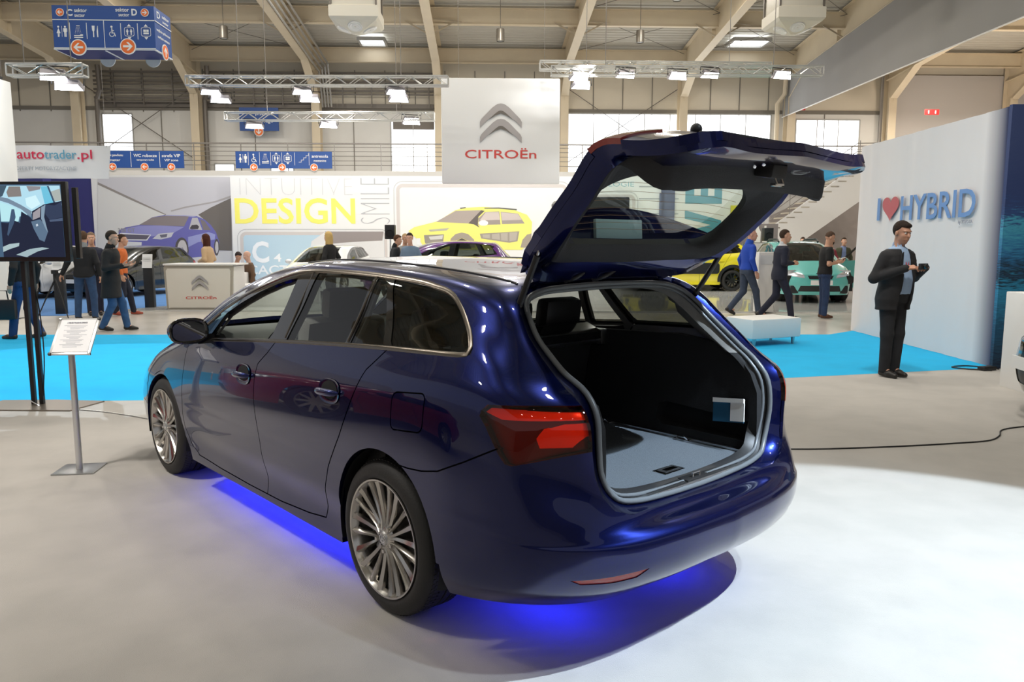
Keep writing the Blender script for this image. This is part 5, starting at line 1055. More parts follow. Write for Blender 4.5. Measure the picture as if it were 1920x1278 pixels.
# white tower and advertising banner upper left
t = thing('light_tower', 'white glowing fabric tower cut by the left edge above the television', 'tower', (-11.08, 16, 0)); MB().box((0, 0, 2.4), (1.82, .6, 4.77), bev=.02).build('fabric_cover', mat('bright_fabric', (.88, .88, .86), .8), t); MB().box((0, .1, 4.85), (1.5, .4, .08)).build('top_bar', M_black, t)
light('tower_flood', 'SPOT', (-9.6, 13.8, 6.2), 350, (1, 1, 1), .1, target=(-10.6, 15.8, 3.8), spot=70, blend=.8)
t = thing('advert_banner', 'white advertising banner with red and blue web address lettering', 'banner', hv(-10.48, 20, 0), HR)
v = []; N = 14
for i in range(N):
    x = -1.3 + 2.5 * i / (N - 1) + 0; w = .03 * math.sin(i * 1.1)
    v += [(x + (.10 if i == N - 1 else 0), w, 3.93), (x - (.0), w * 1.5, 3.13), (x + (.10 if i == N - 1 else 0), w + .01, 3.93), (x, w * 1.5 + .01, 3.13)]
mobj('banner_sheet', v, [q for i in range(N - 1) for b in [4 * i] for q in ((b, b + 1, b + 5, b + 4), (b + 2, b + 6, b + 7, b + 3))], mat('banner_cloth', (.70, .71, .72), .8), t)
for s_, m_, a, b in (('auto', mat('crimson_print', (.60, .02, .07), .6), -.93, -.28), ('trader', mat('steel_blue_print', (.10, .33, .48), .6), -.27, .50), ('.pl', bpy.data.materials['crimson_print'], .52, .88)):
    z0 = 3.60
    fit_text('web_lettering', s_, m_, t, a, b, z0 - (.07 if 'p' in s_ else 0), z0 + .22 - (.03 if s_ == 'auto' else 0), -.06, offset=.006)
fit_text('small_lettering', 'OFERTY MOTORYZACYJNE', flatmat((.42, .46, .50)), t, -.98, .48, 3.30, 3.42, -.06)
for x in (-1.2, 1.2): MB().tube([(x, .02, 3.9), (x, .02, 9)], .006, 5).build('suspension_wire', M_rail, t)
# pictograms
def disc(mb, cx, cz, r, y, n=28): mb.add([(cx + r * math.cos(2 * PI * k / n), y, cz + r * math.sin(2 * PI * k / n)) for k in range(n)], [tuple(range(n))[::-1]]); return mb
def arrow_disc(parent, cx, cz, r, y, ang, name='arrow_disc'):
    mb = MB(); M = XZ(y); n = 32
    mb.prism([(cx + r * math.cos(2 * PI * k / n), cz + r * math.sin(2 * PI * k / n)) for k in range(n)], -.02, 0, M); d = mb.build(name, M_signtxt, parent)
    mb = MB(); disc(mb, cx, cz, r * .88, y - .022); mb.build('disc_face', M_orange, d)
    P = [(-.62, 0), (-.08, .52), (.14, .52), (.14, .46), (-.2, .13), (.60, .13), (.60, -.13), (-.2, -.13), (.14, -.46), (.14, -.52), (-.08, -.52)]; c_, s_ = math.cos(ang), math.sin(ang)
    mb = MB(); mb.add([(cx + r * (x * c_ - z * s_), y - .026, cz + r * (x * s_ + z * c_)) for x, z in P], [tuple(range(len(P)))]); mb.build('arrow', M_signtxt, d)
def picto(parent, kind, cx, cz, s, y):
    mb = MB()
    def R_(x0, x1, z0, z1): mb.add([(cx + a * s, y, cz + b * s) for a, b in ((x0, z0), (x1, z0), (x1, z1), (x0, z1))], [(0, 1, 2, 3)])
    def Pg(P): mb.add([(cx + a * s, y, cz + b * s) for a, b in P], [tuple(range(len(P)))])
    def man(x, k=1):
        disc(mb, cx + x * s, cz + .38 * s * k, .09 * s * k, y, 12); R_(x - .12 * k, x + .12 * k, -.1 * k, .26 * k); R_(x - .18 * k, x - .13 * k, -.05 * k, .24 * k); R_(x + .13 * k, x + .18 * k, -.05 * k, .24 * k); R_(x - .10 * k, x - .01 * k, -.5 * k, -.1 * k); R_(x + .01 * k, x + .10 * k, -.5 * k, -.1 * k)
    if kind == 'wc':
        man(.30); disc(mb, cx - .30 * s, cz + .38 * s, .09 * s, y, 12); Pg([(-.30, .28), (-.12, -.18), (-.48, -.18)]); R_(-.38, -.31, -.5, -.18); R_(-.29, -.22, -.5, -.18); R_(-.015, .015, -.5, .45)
    elif kind == 'fork': Pg([(-.28, .5), (-.02, .5), (-.04, .1), (-.10, .0), (-.10, -.5), (-.20, -.5), (-.20, 0), (-.26, .1)]); Pg([(.14, 0), (.22, .48), (.26, .5), (.26, -.5), (.16, -.5)])
    elif kind == 'shower':
        R_(-.16, .16, .44, .5)
        for k in range(4):
            for j in range(5): R_(-.15 + .09 * k - .02 + (k - 1.5) * .02 * j, -.12 + .09 * k - .02 + (k - 1.5) * .02 * j, .30 - .12 * j, .37 - .12 * j)
        Pg([(-.4, -.34), (.1, -.34), (.2, -.26), (.4, -.26), (.4, -.4), (.1, -.42), (-.4, -.42)]); R_(-.4, .4, -.58, -.50)
    elif kind == 'chair':
        disc(mb, cx - .02 * s, cz + .42 * s, .1 * s, y, 12); R_(-.05, .05, -.12, .30); R_(-.05, .18, .04, .12); R_(-.05, .24, -.16, -.08); Pg([(.16, -.12), (.24, -.12), (.34, -.40), (.26, -.42)])
        a0 = [(-.02 + .24 * math.cos(a), -.22 + .24 * math.sin(a)) for a in np.linspace(2.0, 6.1, 16)]; b0 = [(-.02 + .18 * math.cos(a), -.22 + .18 * math.sin(a)) for a in np.linspace(2.0, 6.1, 16)]
        for i in range(15): Pg([a0[i], a0[i + 1], b0[i + 1], b0[i]])
    elif kind in ('lift', 'goods'):
        a = rrect(.88, .78, .15, 3); b = rrect(.80, .70, .12, 3)
        for i in range(len(a)): Pg([a[i], a[(i + 1) % len(a)], b[(i + 1) % len(a)], b[i]])
        Pg([(-.18, .46), (.18, .46), (0, .68)]); Pg([(-.18, -.46), (0, -.68), (.18, -.46)])
        if kind == 'lift': man(-.17, .55); man(.17, .55)
        else: R_(-.24, 0, .0, .2); R_(.03, .24, .0, .2); R_(-.24, .24, -.2, -.04)
    elif kind == 'steps':
        for k in range(4): R_(-.5 + .28 * k, -.5 + .28 * k + .30, -.45 + .25 * k, -.41 + .25 * k); R_(-.22 + .28 * k, -.18 + .28 * k, -.45 + .25 * k, -.17 + .25 * k)
    mb.build('pictogram', M_signtxt, parent)
# sector box sign
t = thing('sector_sign', 'large hanging blue box sign with pictograms and orange arrow discs', 'sign', hv(-8.22, 18, 0), HR)
MB().box((0, .43, 6.205), (2.18, .90, .91)).build('sign_box', M_signblue, t)
yf = -.024
for k, z in ((0, 6.36), (1, 5.77)): MB().box((0, yf, z), (2.18, .006, .018)).build('white_line', M_signtxt, t)
MB().box((1.10, .43, 6.36), (.006, .9, .018)).build('white_line', M_signtxt, t); MB().box((0, .43, 5.745), (2.2, .92, .015)).build('underside_rim', M_signtxt, t); MB().box((0, .43, 5.735), (2.1, .84, .012)).build('underside_panel', mat('deep_navy', (.01, .015, .12), .5), t); MB().box((0, .43, 5.725), (.04, .84, .012)).build('underside_strip', M_signtxt, t)
for x in (-.73, -.37, .0, .36, .72): MB().box((x, yf, 6.13 if x else 6.06), (.012, .006, .34 if x else .58)).build('divider', M_signtxt, t)
for k, (kd, x) in enumerate((('wc', -.90), ('shower', -.55), ('fork', -.19), ('chair', .17), ('lift', .54), ('goods', .90))): picto(t, kd, x, 6.12, .24, yf - .004)
arrow_disc(t, -.91, 6.51, .085, yf, 0); arrow_disc(t, .90, 6.52, .085, yf, PI); arrow_disc(t, -.56, 5.78, .17, yf, 0); arrow_disc(t, .50, 5.81, .17, yf, PI)
fit_text('letter_c', 'C', M_signtxt, t, -.78, -.65, 6.44, 6.58, yf, offset=.03); fit_text('letter_d', 'D', M_signtxt, t, .61, .73, 6.46, 6.60, yf, offset=.03)
fit_text('sektor_lettering', 'sektor', M_signtxt, t, -.61, -.34, 6.52, 6.60, yf, offset=.01); fit_text('sector_lettering', 'sector', M_signtxt, t, -.61, -.39, 6.42, 6.48, yf, offset=.01)
fit_text('sektor_lettering', 'sektor', M_signtxt, t, .27, .56, 6.54, 6.62, yf, offset=.01); fit_text('sector_lettering', 'sector', M_signtxt, t, .33, .56, 6.44, 6.50, yf, offset=.01)
rs = (PI / 2, 0, PI / 2)
for s_, a, b, z0, z1 in (('D', .12, .28, 6.46, 6.60), ('sektor', .40, .78, 6.52, 6.59), ('sector', .42, .74, 6.42, 6.47), ('wejście północne', .06, .80, 6.16, 6.24), ('northern entrance', .12, .76, 6.04, 6.10)): fit_text('side_lettering', s_, M_signtxt, t, a, b, z0, z1, 0, rs, .008, .003, (1.093, 0, 0))
mb = MB(); M = Matrix(((0, 0, 1, 1.095), (1, 0, 0, .45), (0, 1, 0, 5.80), (0, 0, 0, 1))); mb.prism([(.17 * math.cos(2 * PI * k / 28), .17 * math.sin(2 * PI * k / 28)) for k in range(28)], 0, .02, M); sd_ = mb.build('side_disc', M_signtxt, t)
mb = MB(); mb.prism([(.15 * math.cos(2 * PI * k / 28), .15 * math.sin(2 * PI * k / 28)) for k in range(28)], .02, .024, M); mb.build('disc_face', M_orange, sd_)
mb = MB(); mb.prism([(x * .17, z * .17) for x, z in [(0, .62), (.52, .08), (.52, -.14), (.13, .2), (.13, -.6), (-.13, -.6), (-.13, .2), (-.52, -.14), (-.52, .08)]][::-1], .024, .027, M); mb.build('arrow', M_signtxt, sd_)
for x in (-.36, .66): MB().prism([(x + .17 * math.cos(a), 5.735 + .17 * math.sin(a)) for a in np.linspace(PI, 2 * PI, 16)], 0, .02, XZ(.86)).build('rear_disc', M_signtxt, t)
for x in (-.9, .95): MB().tube([(x, .4, 6.6), (x, .4, 11)], .008, 5).build('suspension_wire', M_rail, t)
# balcony signs
def bsign(lab, x0, x1, cells, discs):
    t = thing('balcony_sign', lab, 'sign', hv((x0 + x1) / 2, 31.9, 0), HR); w = x1 - x0
    MB().box((0, 0, 4.81), (w, .05, .66)).build('sign_board', M_signblue, t)
    for (xa, txt, txt2, kd) in cells:
        if kd: picto(t, kd, xa - (x0 + x1) / 2, 4.87, .34, -.032)
        else:
            n = max(len(txt), len(txt2)); hw = min(.45, .036 * n)
            fit_text('sign_lettering', txt, M_signtxt, t, xa - (x0 + x1) / 2 - hw, xa - (x0 + x1) / 2 + hw, 4.90, 5.02, -.03, offset=.008)
            fit_text('sign_lettering', txt2, M_signtxt, t, xa - (x0 + x1) / 2 - hw * .75, xa - (x0 + x1) / 2 + hw * .75, 4.74, 4.83, -.03, offset=.008)
    for x, a in discs: arrow_disc(t, x - (x0 + x1) / 2, 4.52, .15, -.03, a)
    return t, (x0 + x1) / 2
t, c0 = bsign('blue balcony sign with Polish and English words, left', -15.3, -11.8, [(-14.6, 'kierownik pawilonu', 'hall master', None), (-13.29, 'WC robocze', 'temporary toilet', None), (-12.28, 'strefa VIP', 'VIP zone', None)], [(-14.57, 0), (-13.33, 0), (-12.29, 0)])
for x in (-13.85, -12.73): MB().box((x - c0, -.03, 4.81), (.015, .006, .6)).build('divider', M_signtxt, t)
t, c0 = bsign('blue balcony sign with pictograms above the word DESIGN', -9.77, -5.98, [(-9.48, '', '', 'wc'), (-9.06, '', '', 'chair'), (-8.6, '', '', 'shower'), (-8.17, '', '', 'lift'), (-7.72, '', '', 'goods'), (-7.12, '', '', 'steps'), (-6.45, 'antresola', 'mezzanine', None)], [(-9.06, 0), (-7.95, PI), (-6.69, 0)])
for x in (-9.27, -8.83, -8.39, -7.95, -7.45, -6.88): MB().box((x - c0, -.03, 4.85), (.012, .006, .5)).build('divider', M_signtxt, t)
t = thing('passage_sign', 'square navy passage sign with an orange arrow disc on the wall', 'sign', hv(-10.03, 36.4, 0), HR); MB().box((0, 0, 7.06), (1.74, .06, 1.02)).build('sign_board', M_signblue, t)
fit_text('sign_lettering', 'przejście', M_signtxt, t, -.15, .62, 7.2, 7.36, -.035, offset=.008); fit_text('sign_lettering', 'passage', M_signtxt, t, -.12, .62, 6.86, 7.04, -.035, offset=.008); arrow_disc(t, -.02, 6.52, .21, -.04, PI / 2)
# trusses with floodlights
M_alu = mat('truss_aluminium', (.62, .61, .58), .3, .7); M_flood = mat('flood_glow', (1, 1, 1), .3, emit=22, ecol=(.95, .97, 1)); M_fcase = mat('flood_casing', (.30, .28, .30), .4, .4)
def truss(x0, x1, y, z, lab, lamps, s=.22, rz=0):
    t = thing('lighting_truss', lab, 'truss', ((x0 + x1) / 2, y, z), rz); L = x1 - x0; mb = MB()
    for a, b in ((0, 0), (0, s), (s, 0), (s, s)): mb.tube([(-L / 2, a, b), (L / 2, a, b)], .022, 6)
    mb.build('chords', M_alu, t); mb = MB(); n = int(L / .30)
    for k in range(n):
        xa = -L / 2 + L * k / n; xb = -L / 2 + L * (k + 1) / n; u, w = (0, s) if k % 2 else (s, 0)
        for yy in (0, s): mb.tube([(xa, yy, u), (xb, yy, w)], .010, 4, cap=False)
        mb.tube([(xa, u, s), (xb, w, s)], .008, 4, cap=False)
    for xx in (-L / 2, L / 2):
        for a, b, c_, d in ((0, 0, 0, s), (s, 0, s, s), (0, s, s, s), (0, 0, s, 0)): mb.tube([(xx, a, b), (xx, c_, d)], .016, 5)
    mb.build('lattice', M_alu, t)
    for xx in (-L * .3, L * .32): MB().tube([(xx, s / 2, s), (xx, s / 2, 11.5 - z)], .010, 5).build('suspension_wire', M_rail, t)
    for i, (lx, dz, tilt, dy) in enumerate(lamps):
        f = thing('floodlight', 'glowing %s' % FLB.pop(0), 'lamp', (lx, y + .11 + dy, z + dz), rz + .25, None)
        M = Matrix.Rotation(-tilt, 4, 'X')
        mb = MB(); mb.prism([(-.20, -.10), (.20, -.10), (.26, .10), (-.26, .10)], -.05, .06, M); mb.build('lamp_housing', M_fcase, f)
        mb = MB(); mb.add([M @ Vector(p) for p in ((-.19, -.09, -.052), (.19, -.09, -.052), (.24, .09, -.052), (-.24, .09, -.052))], [(0, 1, 2, 3)]); mb.build('lamp_face', M_flood, f)
        mb = MB(); mb.tube([(-.27, 0, 0), (-.27, 0, .16), (.27, 0, .16), (.27, 0, 0)], .012, 5); mb.tube([(0, 0, .16), (0, 0, max(.17, -dz + .02))], .015, 5); mb.build('yoke', M_black, f)
FLB = ['floodlight at the left end of the long truss by the sector sign, upper one', 'floodlight hanging lowest at the left end of the long truss beside the sector sign', 'upper floodlight mid-way along the long truss left of the white banner', 'lower floodlight mid-way along the long truss left of the white banner', 'upper floodlight at the right end of the long truss by the white banner', 'lower floodlight at the right end of the long truss by the white banner',
       'floodlight in front of the navy passage sign', 'floodlight in the middle of the short lower truss above the DESIGN wall', 'dazzling floodlight at the right end of the lower truss left of the white banner',
       'floodlight at the corner of the white chevron banner, upper one', 'floodlight at the corner of the white chevron banner, lower one', 'small floodlight above the raised tailgate, left of the dazzling pair', 'dazzling floodlight on the truss over the raised tailgate', 'small floodlight between the two dazzling ones over the tailgate', 'dazzling floodlight where the truss meets the grey cloth',
       'floodlight on the far left truss beside the white tower', 'bluish floodlight hanging under the far left truss end']
truss(-8.13, -1.60, 20, 5.45, 'long aluminium lighting truss between the sector sign and the white banner', [(-7.55, -.12, .5, 0), (-7.35, -.30, .5, .1), (-5.25, -.12, .5, 0), (-5.1, -.28, .5, .1), (-2.9, -.12, .5, 0), (-2.85, -.28, .5, .1)])
truss(-8.1, -2.2, 22.5, 4.98, 'short lower lighting truss in front of the balcony, left', [(-7.3, -.12, .55, 0), (-5.2, -.10, .5, 0), (-2.85, .0, 1.0, 0)], rz=.0)
truss(.75, 7.0, 21.6, 6.15, 'rear lighting truss directly above the raised tailgate', [], rz=HR)
truss(1.0, 7.9, 20.4, 5.78, 'front lighting truss above the raised tailgate with dazzling lamps', [(1.72, -.03, .6, 0), (1.78, -.22, .4, .1), (2.9, .04, .6, 0), (4.2, -.02, 1.15, -.1), (5.05, .04, .6, 0), (6.85, .0, 1.15, -.1)])
truss(-9.3, -7.9, 14.8, 4.62, 'end of a lighting truss at the far left near the white tower', [(-8.5, .02, .55, 0), (-8.3, -.14, .45, .1)], .20, 0)
# white fabric wall with the heart lettering
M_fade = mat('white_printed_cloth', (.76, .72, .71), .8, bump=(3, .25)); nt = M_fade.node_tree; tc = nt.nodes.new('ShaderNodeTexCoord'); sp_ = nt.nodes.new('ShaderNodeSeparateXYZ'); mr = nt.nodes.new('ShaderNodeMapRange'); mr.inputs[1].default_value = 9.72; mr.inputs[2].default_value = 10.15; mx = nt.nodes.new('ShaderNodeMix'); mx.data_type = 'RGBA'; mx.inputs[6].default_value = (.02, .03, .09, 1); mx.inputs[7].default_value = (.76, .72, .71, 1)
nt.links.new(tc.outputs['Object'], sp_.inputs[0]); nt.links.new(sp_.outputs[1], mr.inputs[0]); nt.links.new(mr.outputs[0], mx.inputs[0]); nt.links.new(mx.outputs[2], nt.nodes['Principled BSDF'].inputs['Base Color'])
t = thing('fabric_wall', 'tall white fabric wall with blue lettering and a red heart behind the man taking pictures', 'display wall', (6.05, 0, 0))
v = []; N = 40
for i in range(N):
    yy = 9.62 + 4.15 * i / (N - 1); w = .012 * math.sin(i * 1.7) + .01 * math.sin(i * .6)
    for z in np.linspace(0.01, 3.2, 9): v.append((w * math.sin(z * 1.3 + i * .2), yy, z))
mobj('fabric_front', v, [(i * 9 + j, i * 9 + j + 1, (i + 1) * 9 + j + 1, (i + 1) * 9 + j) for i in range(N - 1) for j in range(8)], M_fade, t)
MB().box((.16, 11.69, 1.6), (.26, 4.15, 3.2)).build('wall_core', M_white, t)
rw = (PI / 2, 0, -PI / 2); M_bl = mat('sky_blue_print', (.16, .30, .58), .7)
fit_text('blue_lettering', 'I', M_bl, t, -12.97, -12.88, 1.92, 2.28, 0, rw, .02, .003, (-.03, 0, 0)); fit_text('blue_lettering', 'HYBRID', M_bl, t, -12.20, -10.24, 1.90, 2.27, 0, rw, .012, .003, (-.03, 0, 0))
fit_text('small_lettering', 'by TOYOTA', flatmat((.35, .36, .42)), t, -10.60, -10.28, 1.80, 1.86, 0, rw, 0, .003, (-.03, 0, 0))
hp = []
for k in range(40):
    a = 2 * PI * k / 40; hp.append((16 * math.sin(a) ** 3 / 34, (13 * math.cos(a) - 5 * math.cos(2 * a) - 2 * math.cos(3 * a) - math.cos(4 * a)) / 30))
mb = MB(); mb.add([(-.032, 12.53 - x * .58, 2.12 + z * .40) for x, z in hp], [tuple(range(40))]); mb.build('heart', mat('muted_red_print', (.52, .12, .13), .7), t)
m, nt, b = new_mat('blurred_city_print'); tc = nt.nodes.new('ShaderNodeTexCoord'); sp_ = nt.nodes.new('ShaderNodeSeparateXYZ'); rp = nt.nodes.new('ShaderNodeValToRGB'); nn = nt.nodes.new('ShaderNodeTexNoise'); mp = nt.nodes.new('ShaderNodeMapping'); mp.inputs['Scale'].default_value = (2, 2, 14); ml = nt.nodes.new('ShaderNodeMath'); ml.operation = 'MULTIPLY_ADD'; ml.inputs[1].default_value = .22
nt.links.new(tc.outputs['Object'], mp.inputs[0]); nt.links.new(mp.outputs[0], nn.inputs['Vector']); nt.links.new(tc.outputs['Object'], sp_.inputs[0]); dv = nt.nodes.new('ShaderNodeMath'); dv.operation = 'MULTIPLY'; dv.inputs[1].default_value = 1 / 3.2; nt.links.new(sp_.outputs[2], dv.inputs[0]); nt.links.new(nn.outputs['Fac'], ml.inputs[0]); nt.links.new(dv.outputs[0], ml.inputs[2]); nt.links.new(ml.outputs[0], rp.inputs[0])
el = rp.color_ramp.elements; el[0].position = .1; el[0].color = (.004, .012, .035, 1); el[1].position = 1; el[1].color = (.03, .05, .14, 1)
for ps, c_ in ((.28, (.01, .08, .16, 1)), (.42, (.02, .22, .38, 1)), (.47, (.006, .015, .03, 1)), (.56, (.02, .14, .30, 1)), (.66, (.05, .30, .42, 1)), (.70, (.02, .06, .18, 1)), (.76, (.02, .04, .13, 1))):
    e = el.new(ps); e.color = c_
nt.links.new(rp.outputs[0], b.inputs['Base Color']); b.inputs['Roughness'].default_value = .7
M_city = m
MB().box((.55, 9.58, 1.6), (1.25, .06, 3.2)).build('printed_end_face', M_city, t)
t = thing('printed_panel', 'dark blue printed panel cut by the right edge beside the white fabric wall', 'display wall', (6.75, 9.1, 0)); MB().box((.6, 0, 1.65), (1.6, .12, 3.3)).build('panel', M_city, t)
tag(MB().box((5.72, 8.15, .52), (.75, .5, 1.04), bev=.01).build('white_plinth', M_white), 'white plinth cut by the right edge of the picture', 'plinth')
# ottoman
t = thing('ottoman', 'low white upholstered square ottoman on the cyan carpet', 'ottoman', (3.90, 12.0, 0), .42)
MB().box((0, 0, .27), (.95, .62, .30), bev=.03).build('seat_cushion', mat('white_leatherette', (.74, .73, .70), .45, bump=(20, .1)), t)
for a in (-1, 1):
    for b_ in (-1, 1): MB().lathe([(.020, .0), (.032, .13)], 4, Matrix.Translation((a * .38, b_ * .24, .009)) @ Matrix.Rotation(PI / 4, 4, 'Z'), True).build('leg', M_steel, t)
# television on its stand
t = thing('television', 'large flat television showing a car cabin, on a black floor stand', 'television', (-4.12, 7.3, 1.395), math.radians(-2))
MB().box((-.64, 0, .36), (1.30, .05, .735), bev=.006).build('screen_case', M_black, t)
M_scr = {}
mb = MB(); ms = []
for n, col, lay, P in ART_T:
    m = mat('screen_' + n, (0, 0, 0), .3, emit=.85, ecol=col); ms.append(m); mb.mat(len(ms) - 1)
    P2 = [(min(max(x, -.86), -.035), min(max(z, .035), .70)) for x, z in P]; mb.add([(x, -.027 - .0006 * lay, z) for x, z in P2], [tuple(range(len(P)))])
m = mat('screen_base', (.0, .0, .0), .3, emit=.8, ecol=(.06, .12, .2)); ms.append(m); mb.mat(len(ms) - 1); mb.add([(x, -.0268, z) for x, z in ((-1.26, .035), (-.035, .035), (-.035, .70), (-1.26, .70))], [(0, 1, 2, 3)])
mb.build('screen_picture', ms, t, 10)
for x in (-.42, -.50): MB().beam((x, .06, .1), (x, .06, -1.38), .03, .04).build('pole', M_black, t)
MB().box((-.46, .06, .2), (.3, .06, .3)).build('wall_bracket', M_black, t)
mb = MB(); mb.prism([(-.92, -.22), (.02, -.22), (.06, .0), (.10, .22), (-.40, .26), (-.92, .22)], -1.392, -1.375); mb.build('base_plate', mat('bronze_steel', (.30, .26, .22), .35, .8), t)
rs_ = MB().box((0, 0, .35), (.60, .045, .66), bev=.006).build('rear_screen', M_black, t); rs_.location = (-.13, .35, .0); rs_.rotation_euler = (0, 0, math.radians(120)); MB().beam((-.30, -.024, .02), (-.30, -.024, .68), .02, .012).build('chrome_edge', M_chrome, rs_)
# info stand next to the front wheel
t = thing('info_stand', 'steel floor stand holding a tilted white info sheet left of the blue car', 'sign stand', (-2.99, 5.22, 0), math.radians(8))
MB().box((0, 0, .004 + .009), (.27, .26, .008), bev=.002).build('base_plate', M_steel, t)
MB().tube([(0, .0, .012), (0.0, 0, .86)], .021, 16).build('pole', mat('satin_pole', (.72, .72, .71), .42, .6), t)
p_ = thing('sheet_holder', None, None, (0.035, -.01, .935)); p_.parent = t; p_.rotation_euler = (math.radians(-42), 0, math.radians(-2))
def hold(mb, name, m): return mb.build(name, m, p_)
hb = MB().box((0, 0, 0), (.262, .012, .300), bev=.004).build('sheet_holder_plate', M_steel, t); hb.location = p_.location; hb.rotation_euler = p_.rotation_euler; bpy.data.objects.remove(p_)
MB().box((0, -.0075, 0), (.226, .003, .264)).build('paper_sheet', mat('paper_white', (.86, .86, .87), .6), hb)
mb = MB()
for k in range(19): mb.box((-.01 + .006 * ((k * 7) % 3), -.0095, .085 - .0098 * k), (.15 - .03 * ((k * 5) % 4), .001, .0022))
mb.build('printed_lines', flatmat((.45, .46, .52)), hb); fit_text('heading', 'AVENSIS TOURING SPORTS', flatmat((.3, .31, .36)), hb, -.07, .06, .103, .112, -.0095)
for a in (-1, 1):
    for b_ in (-1, 1): MB().box((a * .125, -.004, b_ * .144), (.020, .020, .018), bev=.005).build('corner_cap', M_black if a * b_ > 0 else M_chrome, hb)
# cables and adapters
def cable(pts, r, m, lab, n=60):
    P = crn(pts, n); return tag(MB().tube([Vector(p) for p in P], r, 6).build('cable', m), lab, 'cable')
z = .013
cable([(-4.60, 7.30, .06), (-4.52, 7.30, z), (-4.35, 7.25, z), (-4.0, 7.12, z), (-3.74, 7.03, z), (-3.22, 6.75, z), (-2.9, 6.5, z)], .006, M_steel, 'thin grey cable running from the television stand to the blue car')
cable([(2.0, 5.74, z), (2.31, 5.74, z), (2.61, 5.77, z), (3.04, 5.83, z), (3.45, 5.91, z), (3.78, 6.0, z), (3.95, 6.15, z), (4.1, 6.35, z), (4.6, 6.55, z)], .006, M_black, 'thin black cable crossing the grey carpet towards the black car')
tag(MB().box((5.83, 9.42, .035), (.20, .10, .05), (0, 0, .3), .01).build('power_adapter', M_black), 'black power adapter on the floor at the foot of the fabric wall', 'adapter')
cable([(5.85, 9.35, .02), (5.6, 9.45, .02), (5.5, 9.6, .02), (5.75, 9.7, .02), (6.0, 9.45, .02)], .008, M_black, 'curled black cable beside the power adapter by the fabric wall', 30)
cable([(-4.54, 7.36, 1.3), (-4.50, 7.38, .9), (-4.49, 7.38, .5), (-4.52, 7.37, .10)], .006, M_black, 'black cable hanging down the television pole', 30)
# camera tripod in the aisle
t = thing('camera_tripod', 'black camera tripod standing in the aisle behind the info stand', 'tripod', (-9.3, 15.85, 0))
for k in range(3):
    a = 2 * PI * k / 3 - 2.6; MB().tube([(0, 0, .82), (.19 * math.cos(a), .19 * math.sin(a), .42), (.37 * math.cos(a), .37 * math.sin(a), .012)], [.02, .015, .010], 6).build('leg', M_black, t)
mb = MB(); mb.tube([(0, 0, .6), (0, 0, .95)], .018, 6); mb.box((0, 0, .97), (.10, .10, .08), bev=.01); mb.build('tripod_head', M_black, t); MB().tube([(0, 0, .97), (.25, -.15, 1.04)], .010, 5).build('pan_handle', M_black, t)
t = thing('brochure', 'blue and white brochures leaning on the side wall inside the boot', 'brochure', (0, 0, 0)); ca = Matrix.Translation((.1126, 3.7182, .004)) @ Matrix.Rotation(math.radians(131.915), 4, 'Z')
t.matrix_world = ca @ Matrix.Translation((-.765, -.488, .80)); MB().box((0, 0, 0), (.16, .006, .10), (.15, .1, 0)).build('cover_sheet', mat('brochure_blue', (.03, .12, .22), .3, coat=.5), t); MB().box((-.05, .006, .012), (.07, .006, .10), (.15, .1, 0)).build('leaflet', M_white, t); MB().box((0, .004, .05), (.16, .008, .02), (.15, .1, 0)).build('title_strip', M_white, t)

